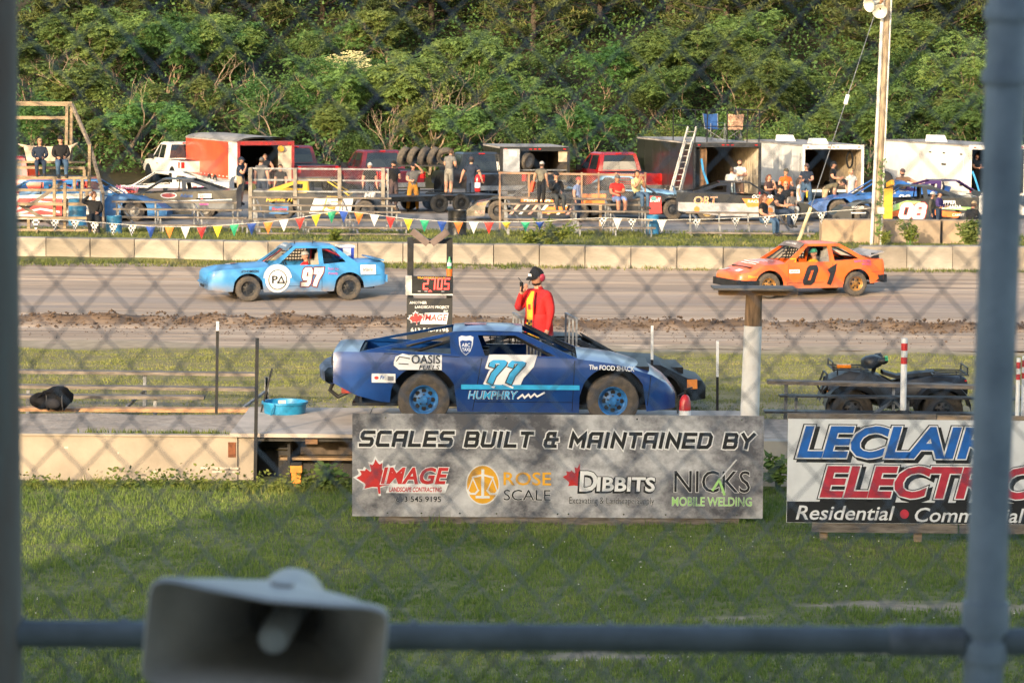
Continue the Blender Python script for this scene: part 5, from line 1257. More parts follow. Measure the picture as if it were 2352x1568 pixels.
# ================================================================== OUTER WALL AND WHAT HANGS ON IT
BLK = [M('block_concrete_%d' % i, c_, rough=.9, var=.1, scale=1.3, bump=.5, stretch=(.8, 1, 2.2), col2=tuple(x * .60 for x in c_)) for i, c_ in enumerate(((.365, .32, .265), (.31, .27, .22), (.41, .365, .305)))]
ow = thing('block_wall', 'long low wall of big concrete blocks along the outside of the track', 'wall', (0, 77.6, .25))
rg = random.Random(4); x = -19.0; k = 0
while x < 19.5:
    L = 1.235; d = 78.6 - (x + 13) * .105 if x < 9.4 else 76.9 + (x - 9.4) * .02
    raised = .07 if x > 9.4 else 0
    z1 = .60 + rg.uniform(-.012, .012) + raised - (0 if x < 9.4 else 0); dy = rg.uniform(-.02, .02)
    mb = MB(); h = .3; w_ = L - .015
    o = 0.02
    prof = [(-h, -.1), (-h, z1 - o), (-h + o, z1), (h - o, z1), (h, z1 - o), (h, -.1)]
    V = [(a, yy, zz) for a in (0, w_) for yy, zz in prof]
    mb.add(V, [(0, 1, 2, 3, 4, 5), (11, 10, 9, 8, 7, 6)] + [(i, i + 6, i + 7, i + 1) for i in range(5)])
    ob = mb.build('block', BLK[rg.randrange(3)], ow); ob.location = (x, d + dy - 77.6, 0); ob.rotation_euler = (0, 0, -.105 + rg.uniform(-.006, .006) if x < 9.4 else .02)
    x += L; k += 1
# big blocks beside the light pole
BIGM = [M('big_block_concrete_%d' % i, c_, rough=.95, var=.2, scale=1.5, bump=.5, col2=c2) for i, (c_, c2) in enumerate((((.40, .30, .20), (.26, .19, .13)), ((.36, .28, .20), (.22, .165, .12))))]
for i, (a, b, lab) in enumerate(((1884, 2004, 'stained concrete block left of the light pole'), (2014, 2155, 'stained concrete block right of the light pole'), (2162, 2300, 'stained concrete block behind the small green bush'))):
    A = onground(a, 86); B = onground(b, 86); w_ = B.x - A.x
    t = thing('concrete_block', lab, 'block', (A.x, 86, gz(86) - .05), 0, 'big concrete blocks behind the wall')
    mb = MB(); h = .76; V = [(xx, yy, zz) for xx in (0, w_) for yy, zz in ((-.35, 0), (-.33, h - .03), (-.30, h), (.3, h), (.35, 0))]; mb.add(V, [(0, 1, 2, 3, 4), (9, 8, 7, 6, 5)] + [(q, q + 5, q + 6, q + 1) for q in range(4)]); mb.build('block_body', BIGM[i % 2], t)
    mb = MB(); mb.tube([(w_ * .3, 0, h - .01), (w_ * .3, 0, h + .06), (w_ * .3 + .1, 0, h + .06), (w_ * .3 + .1, 0, h - .01)], .012, 5); mb.build('lifting_loop', DKSTEEL, t)
# pennant string
PD_ = 80.0
ps = thing('pennant_string', 'string of coloured and checkered pennants hung behind the block wall', 'bunting', (0, PD_, 1.2))
ROPE = [(-20, 500), (45, 502), (160, 506), (346, 520), (463, 521), (540, 515), (616, 510), (700, 498), (775, 483), (830, 489), (930, 502), (1030, 509), (1123, 510), (1240, 509), (1320, 503), (1390, 500), (1520, 505), (1640, 503), (1760, 497), (1890, 487), (2004, 478)]
rp_ = lambda zx: float(np.interp(zx, [r[0] for r in ROPE], [r[1] for r in ROPE]))
mb = MB(); mb.tube([W(a, b, PD_) - ps.location for a, b in ROPE], .008, 5); mb.build('rope', C('white_cord', .7, .68, .64), ps)
cols = {'b': C('pennant_blue', .015, .07, .36, rough=.6), 'o': C('pennant_orange', .82, .20, .03, rough=.6), 'w': C('pennant_white', .78, .76, .72, rough=.6), 'r': C('pennant_red', .68, .04, .03, rough=.6), 'y': C('pennant_yellow', .85, .62, .03, rough=.6), 'g': C('pennant_green', .02, .33, .16, rough=.6)}
def checker_mat():
    mt = bpy.data.materials.new('pennant_checks'); mt.use_nodes = True; n = mt.node_tree.nodes; l = mt.node_tree.links
    tc = n.new('ShaderNodeTexCoord'); ck = n.new('ShaderNodeTexChecker'); ck.inputs['Scale'].default_value = 17; ck.inputs[1].default_value = (.75, .73, .7, 1); ck.inputs[2].default_value = (.02, .02, .022, 1)
    l.new(tc.outputs['Object'], ck.inputs[0]); l.new(ck.outputs[0], n['Principled BSDF'].inputs['Base Color']); return mt
cols['c'] = checker_mat()
PEN = [(82, 'c', 0), (126, 'c', .3), (172, 'c', .8), (217, 'c', .2), (260, 'c', .2), (303, 'c', .6), (346, 'b', .1), (389, 'o', -.1), (426, 'w', .1), (463, 'r', .2), (500, 'y', .05), (538, 'g', .15), (578, 'b', .1), (616, 'o', .1), (652, 'w', -.1), (689, 'r', .1), (726, 'y', .4), (762, 'g', .5), (789, 'b', -.2), (824, 'o', .4), (860, 'w', .2), (897, 'r', .2), (938, 'y', .3), (975, 'g', .3), (1015, 'b', .2), (1053, 'o', .3), (1088, 'w', .1), (1123, 'r', .2), (1163, 'y', 1.2), (1207, 'g', .9), (1240, 'b', 1.3), (1385, 'c', .6), (1418, 'w', .5), (1452, 'c', .4), (1520, 'w', .3), (1600, 'c', .8), (1690, 'c', .7), (1760, 'c', .5), (1825, 'c', .7), (1887, 'c', .3)]
for zx, cc, tw in PEN:
    c0 = W(zx, rp_(zx), PD_) - ps.location; sl_ = (rp_(zx + 10) - rp_(zx - 10)) / 20
    mb = MB(); hw_, hh = .135, .34; V = []
    for j, (q, z) in enumerate(((-1, 0), (1, 0), (.66, -.33), (.33, -.66), (0, -1), (-.33, -.66), (-.66, -.33), (0, -.35))):
        V.append((q * hw_ * math.cos(tw * (-z) * 1.2), math.sin(tw * 2) * .05 * z + q * hw_ * math.sin(tw * (-z) * 1.2) + .02 * math.sin(q * 3), z * hh * (1 - .35 * max(0, tw - .5)) - q * hw_ * sl_ + abs(tw) * .04 * q * z))
    mb.add(V, [(7, 0, 1), (7, 1, 2), (7, 2, 3), (7, 3, 4), (7, 4, 5), (7, 5, 6), (7, 6, 0)]); o = mb.build('pennant', cols[cc], ps); o.location = c0

# ================================================================== BLEACHERS IN THE PITS
def timber(parent, a, b, d, th=.09, dp=.09, mat=WOOD, name='plank', d2=None):
    p = W(a[0], a[1], d) - parent.location; q = W(b[0], b[1], d2 if d2 else d) - parent.location
    mb = MB(); mb.beam(p, q, dp, th); return mb.build(name, mat, parent)
TANW = M('tan_timber', (.30, .225, .145), rough=.85, var=.2, scale=3, stretch=(1, 6, 6), bump=.2)  # tan timber of the tall bleacher, tone broken up by grain
wt = thing('wooden_bleacher', 'tall rickety wooden bleacher with top rail and slanted brace', 'bleacher', (onground(120, 89).x, 89, gz(89)))
for a, b, d, th, dp in (((-60, 237), (166, 239), 91.2, .14, .06), ((-60, 270), (152, 271), 91.2, .10, .05), ((-60, 371), (196, 373), 91.0, .06, .28), ((-60, 384), (196, 386), 90.2, .08, .3), ((-60, 407), (202, 409), 89.6, .09, .3), ((-60, 436), (212, 437), 89.0, .08, .28), ((-60, 468), (212, 469), 88.4, .09, .28), ((-60, 500), (205, 501), 87.9, .08, .28), ((-60, 527), (230, 529), 87.4, .07, .26)): timber(wt, a, b, d, th, dp, TANW)
for a, b, d in (((154, 240), (152, 372), 91.2), ((164, 240), (163, 372), 91.3), ((206, 332), (205, 430), 90.4), ((125, 408), (125, 532), 88.6), ((149, 420), (149, 530), 88.2), ((66, 500), (66, 533), 87.8), ((171, 412), (171, 440), 89.4), ((189, 412), (189, 440), 89.4), ((186, 440), (186, 470), 88.9), ((200, 440), (200, 470), 88.8), ((84, 528), (84, 548), 87.2), ((194, 390), (194, 408), 90)): timber(wt, a, b, d, .11, .09, TANW, 'post')
for a, b, d, d2 in (((165, 240), (206, 333), 91.2, 90.6), ((206, 333), (237, 445), 90.6, 89.8), ((237, 445), (238, 535), 89.8, 89.6), ((58, 480), (142, 420), 88.9, 88.9), ((45, 470), (130, 520), 88.6, 88.6), ((125, 510), (160, 532), 88.5, 88.5)): timber(wt, a, b, d, .11, .07, WOODG, 'brace', d2)
# blanket over the top seat
p = W(110, 335, 91.1)
bk = thing('blanket', 'beige blanket tied over the back rail of the wooden bleacher', 'blanket', p)
mb = MB(); V = []; nx_, nz_ = 15, 6
for j in range(nz_):
    for i in range(nx_):
        u = i / (nx_ - 1) * 2 - 1; v = j / (nz_ - 1)
        V.append((u * (.78 - .12 * v) + .0, -.05 - .04 * math.sin(u * 9 + v * 2) * v, -.02 - v * .52 + .05 * (u * u) * (1 - v)))
mb.add(V, [(j * nx_ + i, j * nx_ + i + 1, (j + 1) * nx_ + i + 1, (j + 1) * nx_ + i) for j in range(nz_ - 1) for i in range(nx_ - 1)])
mb.tube([(-.78, -.02, -.01), (-.95, -.02, .05)], [.05, .02], 6); mb.tube([(.78, -.02, -.01), (.95, -.02, .1)], [.06, .02], 6)
mb.build('cloth', C('beige_cloth', .55, .45, .36, rough=.9), bk, smooth=60)
def bleacher(name, label, x0, x1, ys_, d0, d1, grow_r=8, post_n=4, mat=WOODG, cat='bleacher'):
    """rows of planks on thin steel frames; ys_: picture rows from the top seat down, distances d0 (top) to d1 (bottom)"""
    b = thing(name, label, cat, (onground((x0 + x1) / 2, (d0 + d1) / 2).x, (d0 + d1) / 2, gz((d0 + d1) / 2)), 0, 'bleachers in the pits')
    n = len(ys_)
    for i, y in enumerate(ys_):
        d = d0 + (d1 - d0) * i / max(1, n - 1); xa = x0 + grow_r * i * .3; xb = x1 + grow_r * i
        timber(b, (xa, y), (xb, y + 2.5), d, .05, .26, mat)
        for k in range(post_n):
            xx = xa + 10 + (xb - xa - 20) * k / (post_n - 1); top = W(xx, y + 1, d) - b.location; bot = Vector((top.x, top.y, gz(d) - b.location.z - .02))
            if top.z - bot.z > .12: mb = MB(); mb.beam(top - Vector((0, 0, .03)), bot, .05, .05); mb.build('leg', STEEL if mat is WOODG else WOOD, b)
    for k in (0, post_n - 2):
        xx = x0 + 15 + (x1 - x0 - 30) * k / (post_n - 1); mb = MB(); a = W(xx, ys_[0] + 3, d0) - b.location; c = W(xx + 40, ys_[-1] + 6, d1) - b.location; mb.beam(a, c, .04, .04); mb.build('brace', STEEL, b)
    return b
bleacher('low_bleacher', 'low empty bleacher between the wooden bleacher and the caged one', 258, 545, [463, 480, 498, 516], 90.3, 88.2, 11)
b2 = bleacher('caged_bleacher', 'bleacher with a chain link back in front of the yellow race car', 573, 899, [453, 471, 485, 503, 521, 536], 91.0, 87.4, 11)
def link_panel(parent, xa, xb, ya, yb, d, wire=.0035, cell=.075, mat=None):
    a = W(xa, yb, d) - parent.location; b = W(xb, ya, d) - parent.location; mb = MB(); nr = max(2, int((b.z - a.z) / (cell / 2))); hz = (b.z - a.z) / nr; n = int((b.x - a.x) / (cell / 2))
    for k in range(n):
        fl = 1 if k % 2 else -1
        mb.tube([(a.x + (k + .5) * cell / 2 + (1 if j % 2 else -1) * fl * cell / 4, a.y, a.z + j * hz) for j in range(nr + 1)], wire, 3, caps=False)
    return tag(mb.build('wire_mesh', mat or STEEL, parent), kind='stuff')
for x_ in (575, 678, 780, 880): timber(b2, (x_, 386), (x_, 540 if x_ == 575 else 470), 91.2, .14 if x_ != 890 else .08, .12, M('pale_post', (.28, .25, .21), rough=.8, var=.15), 'post')
timber(b2, (891, 388), (891, 456), 91.2, .05, .05, STEEL, 'post')
for y_ in (387, 413, 439): timber(b2, (573, y_), (893, y_ + 2.5), 91.25, .055, .055, STEEL, 'rail')
link_panel(b2, 576, 890, 387, 455, 91.3)
RUST = M('rusty_steel', (.30, .15, .08), rough=.85, var=.3, scale=5, col2=(.28, .22, .17))
b3 = bleacher('screened_bleacher', 'bleacher backed by rusty framed mesh screens with people on it', 1150, 1478, [455, 468, 484, 503, 521], 91.2, 88.0, 7, post_n=5)
for x_ in (1148, 1215, 1336, 1375, 1415, 1482): timber(b3, (x_, 396), (x_, 456 if x_ > 1150 else 530), 91.5, .07, .06, RUST, 'post')
for y_ in (397, 454): timber(b3, (1145, y_), (1484, y_ + 6), 91.5, .07, .06, RUST, 'rail')
link_panel(b3, 1150, 1480, 399, 456, 91.55, .0045, .06, C('screen_wire', .38, .36, .34, rough=.6))
timber(b3, (1379, 470), (1379, 540), 90.0, .09, .09, WOOD, 'post')
b4 = bleacher('low_bleacher', 'low steel bleacher with a seated group beside the concrete blocks', 1575, 1862, [488, 512, 534], 90.4, 88.2, 4, post_n=5)
# drums
def drum(zx, d, label, mat, h=.86, r=.29, k=1.0):
    p = onground(zx, d); t = thing('drum', label, 'drum', p)
    MB().lathe([(0, 0), (r, 0), (r * 1.02, .02), (r, .04), (r, h * .33), (r * 1.04, h * .35), (r, h * .37), (r, h * .64), (r * 1.04, h * .66), (r, h * .68), (r, h - .04), (r * 1.03, h - .01), (r * .97, h), (r * .95, h - .03), (0, h - .04)], n=22).build('shell', mat, t, smooth=30)
    MB().lathe([(.03, 0), (.03, .02), (0, .02)], (r * .5, 0, h - .04), n=8).build('bung', BLACK, t)
drum(1050, 88.0, 'black steel drum standing on the grass by the pennants', M('black_drum', (.03, .03, .033), rough=.35, var=.4, scale=6, metal=.3), .80)
drum(178, 92.3, 'blue plastic drum behind the tall wooden bleacher', C('drum_blue', .03, .17, .34, rough=.4), .86, .29)
drum(262, 87.6, 'blue plastic drum beside the seated spectator in black', C('drum_blue', .03, .17, .34, rough=.4), .56, .24)
drum(1499, 89.3, 'blue plastic drum at the end of the screened bleacher', C('drum_blue', .03, .17, .34, rough=.4), .62, .2)

# ------------------------------------------------------------------ light pole with conduits, horns and guy wire
pb = onground(2013, 84.6); pt = W(2041, -60, 84.6)
lp = thing('light_pole', 'leaning timber light pole with white conduits and horn speakers', 'pole', pb)
q = pt - pb
POLEM = M('pole_timber', (.33, .26, .18), rough=.9, var=.25, scale=3, stretch=(5, 5, .4))
MB().tube([Vector((0, 0, -.2)), q], [.105, .09], 12).build('pole_shaft', POLEM, lp, smooth=40)
wide = Vector((-.155, -.05, 0)); MB().tube([wide, q + Vector((-.135, -.05, 0))], .055, 10).build('conduit', C('conduit_grey', .58, .56, .53, rough=.5), lp, smooth=40)
MB().tube([Vector((.115, -.07, 0)), q + Vector((.105, -.07, 0))], .028, 8).build('conduit', C('conduit_grey', .58, .56, .53, rough=.5), lp, smooth=40)
MB().b2((-.02, -.24, .95), (.18, -.15, 1.15)).build('meter_box', C('grey_box', .45, .45, .44), lp)
for (zx, zy, mt, ax) in ((2006, 8, C('horn_cream', .65, .63, .55), (-.75, -.6, -.25)), (2022, 22, C('horn_cream', .65, .63, .55), (-.2, -.9, -.3))):
    o = W(zx, zy, 84.3) - pb; ax = Vector(ax).normalized()
    MB().lathe([(.035, -.25), (.05, -.12), (.08, 0), (.14, .12), (.22, .2), (.215, .2), (.13, .12), (.03, -.02)], o, ax, n=18).build('horn', mt, lp, smooth=40)
    MB().lathe([(.0, -.36), (.07, -.36), (.07, -.25), (.035, -.25)], o, ax, n=12).build('horn_driver', C('horn_brown', .4, .2, .1), lp)
iv = MB(); rg = random.Random(8)
for _ in range(110):
    c_ = Vector((rg.gauss(.02, .06), -.17 - rg.uniform(0, .05), rg.choice((rg.uniform(.3, 1.0), rg.uniform(1.2, 2.6)))))
    s_ = rg.uniform(.03, .07); a_ = rg.uniform(0, 6.28); u_ = Vector((math.cos(a_), -.3, math.sin(a_))); v_ = Vector((-math.sin(a_), -.3, math.cos(a_))); c_ += q * (c_.z / q.z) - Vector((0, 0, c_.z)) + Vector((0, 0, 0))
    iv.add([c_, c_ + u_ * s_ + v_ * s_ * .5, c_ + v_ * s_, c_ - u_ * s_ + v_ * s_ * .5], [(0, 1, 2, 3)])
tag(iv.build('ivy', LEAVES[0], lp), kind='stuff')
gw = thing('guy_wire', 'guy wire with pale yellow guard running up to the light pole', 'wire', W(1832, 559, 81.5))
A_ = W(1862, 478, 82.2) - gw.location; Bt = W(2016, 12, 84.4) - gw.location; Mid = A_.lerp(Bt, .53)
MB().tube([(0, 0, 0), A_], [.055, .05], 8).build('guard', C('pale_yellow', .72, .58, .32, rough=.5), gw, smooth=40); MB().tube([A_, Mid, Bt], .012, 5).build('cable', STEEL, gw)
MB().tube([Mid - Vector((.03, 0, .14)), Mid + Vector((.04, 0, .14))], .06, 8).build('insulator', WHITE, gw)
# yellow lifting sling hung beside the pole
p = W(2040, 430, 95)
ys_ = thing('engine_hoist', 'yellow engine hoist boom standing right of the light pole', 'hoist', (p.x, 95, gz(95)))
YM = C('hoist_yellow', .72, .38, .03, rough=.5, var=.15); h0 = W(2040, 420, 95).z - gz(95)
mb = MB(); mb.beam((0, 0, .1), (0, 0, h0), .3, .14); mb.build('mast', YM, ys_); mb = MB(); mb.beam((-.05, 0, h0 - .1), (.05, -.75, h0 + .05), .12, .16); mb.build('boom', YM, ys_); MB().b2((-.35, -.6, .0), (.35, .5, .1)).build('base', BLACK, ys_); MB().lathe([(0, -.05), (.28, -.05), (.3, 0), (.28, .05), (0, .05)], (-.15, -.1, h0 + .1), (.3, 1, 0), n=16).build('tyre_hung', RUBBERB, ys_, smooth=30)

# ================================================================== SCORE POST BY THE SCALES
sd = 46.8
pl_ = W(943, 545, sd); pr_ = W(1033, 545, sd); gb = gz(sd)
sb = thing('weight_display', 'black two post frame with a red digital weight display and sponsor panel', 'display', ((pl_.x + pr_.x) / 2, sd, gb))
hw_ = (pr_.x - pl_.x) / 2; zt = pl_.z - gb; zz = lambda zy: W(988, zy, sd).z - gb; sz = FZ / sd
for sg in (-1, 1): MB().b2((sg * hw_ - .05, -.04, 0), (sg * hw_ + .05, .06, zt)).build('post', BLACK, sb)
MB().b2((-hw_ + .051, -.03, zt - .10), (hw_ - .051, .05, zt - .02)).build('crossbar', BLACK, sb)
LAMP = C('lamp_bronze', .16, .12, .11, rough=.5, metal=.4)
for sg in (-1, 1):
    mb = MB(); mb.box((sg * (hw_ - .16), -.13, zt + .01), (.34, .12, .11), ry=R(38) * (1 if sg < 0 else -1)); mb.build('floodlight', LAMP, sb)
z0_, z1_ = zz(672), zz(633)
MB().b2((-hw_ - .07, -.16, z0_), (hw_ + .06, -.045, z1_)).build('display_case', BLACK, sb)
MB().b2((-hw_ - .075, -.165, z0_ - .005), (-hw_ + .03, -.04, z1_ + .005)).build('case_end', C('pale_metal', .55, .54, .52, rough=.5), sb)
MB().b2((-hw_ - .07, -.168, z0_ - .03), (hw_ + .06, -.05, z0_ - .006)).build('case_sill', C('pale_metal', .55, .54, .52, rough=.5), sb)
LED = C('led_red', .8, .02, .02, emit=(1.0, .045, .03, 2.6)); LEDO = C('led_amber', .7, .3, .02, emit=(1.0, .4, .03, .5)); fs_ = lambda u, v, off: Vector((u, -.162 - off, v))
DK = [(.0, [[(0, .95), (.5, .95), (.5, .55), (0, .45), (0, .05), (.5, .05)]])]
SEG = {'2': [[(0, 1), (.5, 1), (.5, .5), (0, .5), (0, 0), (.5, 0)]], '7': [[(0, 1), (.5, 1), (.5, 0)]], '0': [[(0, 0), (.5, 0), (.5, 1), (0, 1), (0, .0)]], '5': [[(.5, 1), (0, 1), (0, .5), (.5, .5), (.5, 0), (0, 0)]]}
mb = MB(); hh = .17
for i, ch in enumerate('2705'):
    for s_ in SEG[ch]: stroke(mb, fs_, [(-.10 + i * .115 + x_ * .13 + y_ * .012, z0_ + .075 + y_ * hh) for x_, y_ in s_], .021, 0, .001 + i * .0001)
stroke(mb, fs_, [(-.01, z0_ + .03), (.01, z0_ + .05), (.03, z0_ + .03)], .014, 0, .002)
mb.build('digits', LED, sb)
mb = MB(); put_text(mb, 'TRACKSIDE SCALES', fs_, .026, .03, z1_ - .038, .46, .1, .01, 1, 0, .001); mb.build('display_caption', [LEDO], sb)
mb = MB()
for u in (-.17, -.06, .22): rect(mb, fs_, u - .025, z0_ + .025, u + .025, z0_ + .045, 0, .001)
mb.build('display_keys', [GREYP], sb)
p0, p1 = zz(800), zz(684); MB().b2((-hw_ - .055, -.075, p0), (hw_ + .05, -.042, p1)).build('sponsor_panel', BLACKP, sb)
fp = lambda u, v, off: Vector((u, -.077 - off, v)); mb = MB()
put_text(mb, 'ANOTHER', fp, .042, -.19, zz(697), .28, 0, .02, 1, 0, .001); put_text(mb, 'LANDSCAPE PROJECT', fp, .042, .04, zz(707), .56, 0, .02, 1, 0, .001); put_text(mb, 'BY', fp, .035, .27, zz(716), .07, 0, .02, 1, 0, .001)
maple(mb, fp, -.22, zz(733), .13, 1, 0, .001)
flat_poly(mb, [(-.16, zz(743)), (.28, zz(743)), (.31, zz(717)), (-.08, zz(717))], fp, 0, .003); put_text(mb, 'IMAGE', fp, .10, .09, zz(735), .40, .2, .02, 1, 1, .0045)
put_text(mb, '613-545-9195', fp, .055, .0, zz(760), .62, 0, .02, 1, 0, .001)
mb.build('panel_lettering', [WHITEP, REDP], sb)
MB().b2((-hw_ + .06, -.03, zz(830)), (hw_ - .06, .0, zz(801))).build('lower_board', C('pale_board', .6, .56, .5), sb)
pz_ = z1_ + .001
t = thing('green_bottle', 'green plastic bottle standing on the weight display', 'bottle', (sb.location.x + hw_, sd - .1, gb + pz_ + .12)); MB().lathe([(0, 0), (.035, 0), (.037, .02), (.036, .12), (.015, .17), (.013, .2), (0, .2)], n=14).build('body', C('bottle_green', .08, .35, .16, rough=.2), t, smooth=40); MB().lathe([(.0375, .05), (.0375, .1)], n=14).build('label_band', WHITEP, t)
t = thing('orange_cup', 'orange plastic cup on top of the weight display', 'cup', (sb.location.x + hw_, sd - .1, gb + pz_)); MB().lathe([(0, 0), (.045, 0), (.055, .118), (.05, .118), (.04, .01), (0, .01)], n=16).build('body', C('cup_orange', .8, .16, .03, rough=.4), t, smooth=40)

# ------------------------------------------------------------------ steel steps with handrails
st = thing('scale_steps', 'low steel steps with galvanised handrails behind the blue race car', 'steps', (W(1250, 800, 41.6).x, 41.6, gz(41.6)))
MB().b2((-.45, -.45, .38), (.50, .55, .43)).build('tread', DKSTEEL, st); MB().b2((-.45, -.75, .17), (.50, -.46, .22)).build('tread', DKSTEEL, st)
for xx, ys2 in ((W(1190, 720, 41.6).x, 0), (W(1312, 728, 41.6).x, 1)):
    X = xx - st.location.x; tz = W(1312, 727, 41.6).z - gz(41.6)
    mb = MB(); mb.beam((X - .07, .5, tz), (X + .07, -.45, tz - .0), .04, .035); mb.build('handrail', STEEL, st)
    for k in range(4): a = k / 3; mb = MB(); mb.beam((X - .07 + .14 * a, .5 - .95 * a, 0.0), (X - .07 + .14 * a, .5 - .95 * a, tz - .018), .03, .03); mb.build('baluster', STEEL, st)

# ------------------------------------------------------------------ quad bike
p = W(2055, 940, 41.2)
qb = thing('quad_bike', 'black quad bike with racks parked behind the low bleacher', 'quad bike', (p.x, 41.2, gz(41.2)), PI)
QP = C('quad_plastic', .022, .023, .026, rough=.45, var=.3)
for sx in (.68, -.62):
    for sg in (1, -1): wheel(qb, (sx, sg * .42, .30), .30, .22, sg, C('quad_rim', .10, .10, .11, rough=.5), holes=6, rimr=.5, tyre=RUBBER)
mb = MB(); secs = []
for x_, w_, z0, z1 in ((-1.0, .34, .52, .74), (-.6, .40, .48, .80), (-.25, .30, .34, .74), (.05, .30, .30, .68), (.3, .32, .36, .80), (.7, .40, .48, .86), (1.02, .34, .42, .72)): secs.append([(x_, yy * w_, zz_) for yy, zz_ in ((-1, z0), (-1.1, (z0 + z1) / 2), (-.8, z1 - .02), (0, z1), (.8, z1 - .02), (1.1, (z0 + z1) / 2), (1, z0), (0, z0 - .05))])
loft(mb, secs); mb.build('body', QP, qb, smooth=45)
for nm, xc in (('front_fender', .68), ('rear_fender', -.62)):
    for sg in (1, -1):
        mb = MB(); S = []
        for a in np.linspace(.15, PI - .15, 9): S.append([(xc + math.cos(a) * .40, sg * yy, .30 + math.sin(a) * .37 + dz) for yy, dz in ((.2, .02), (.42, .05), (.60, .03), (.60, -.06), (.42, -.01), (.2, -.02))])
        loft(mb, S); mb.build(nm, QP, qb, smooth=45)
mb = MB(); loft(mb, [[(x_, yy, z_ + dz) for yy, dz in ((-.15, -.05), (-.14, .0), (0, .02), (.14, 0), (.15, -.05), (0, -.06))] for x_, z_ in ((-.55, .82), (-.3, .80), (0, .76), (.2, .82))]); mb.build('seat', BLACK, qb, smooth=45)
for nm, x0, x1, zr_ in (('front_rack', .45, .95, .86), ('rear_rack', -1.0, -.5, .80)):
    mb = MB()
    for yy in (-.36, -.12, .12, .36): mb.tube([(x0, yy, zr_), (x1, yy, zr_)], .011, 6)
    for xx in (x0, x1): mb.tube([(xx, -.38, zr_), (xx, .38, zr_)], .013, 6)
    mb.tube([(x1 if x1 > 0 else x0, -.3, zr_), (x1 if x1 > 0 else x0, -.3, zr_ + .1), (x1 if x1 > 0 else x0, .3, zr_ + .1), (x1 if x1 > 0 else x0, .3, zr_)], .011, 6)
    for xx in (x0 + .08, x1 - .08): mb.tube([(xx, .22, zr_), (xx, .22, .66)], .011, 5); mb.tube([(xx, -.22, zr_), (xx, -.22, .66)], .011, 5)
    mb.build(nm, DKSTEEL, qb)
mb = MB(); mb.tube([(.34, 0, .75), (.27, 0, 1.0)], .03, 8); mb.tube([(.18, -.36, 1.03), (.25, -.2, 1.02), (.28, 0, 1.0), (.25, .2, 1.02), (.18, .36, 1.03)], .014, 8); mb.build('handlebar', BLACK, qb, smooth=50)
mb = MB(); blob(mb, (.36, 0, .95), (.17, .2, .10), 16, 10, rf); blob(mb, (.22, .30, .99), (.08, .07, .055), 10, 7, rf); blob(mb, (.22, -.30, .99), (.08, .07, .055), 10, 7, rf); mb.build('head_pod', QP, qb, smooth=50); MB().b2((.16, .26, 1.0), (.2, .36, 1.06)).build('grip', GRNP, qb)
MB().box((.78, .2, .90), (.2, .1, .045)).build('amber_beacon', ORLENS, qb); MB().box((-.98, .25, .70), (.03, .1, .04)).build('tail_light', REDLENS, qb); MB().box((1.0, .2, .48), (.03, .06, .12)).build('reflector', ORLENS, qb)
mb = MB(); mb.tube([(.98, -.3, .35), (1.1, -.28, .55), (1.02, -.25, .78), (1.02, .25, .78), (1.1, .28, .55), (.98, .3, .35)], .016, 6); mb.build('bull_bar', DKSTEEL, qb, smooth=50); mb = MB(); mb.tube([(-.2, .26, .5), (-.6, .3, .55), (-.95, .3, .6)], .05, 8); mb.build('exhaust', CHROME, qb, smooth=50)
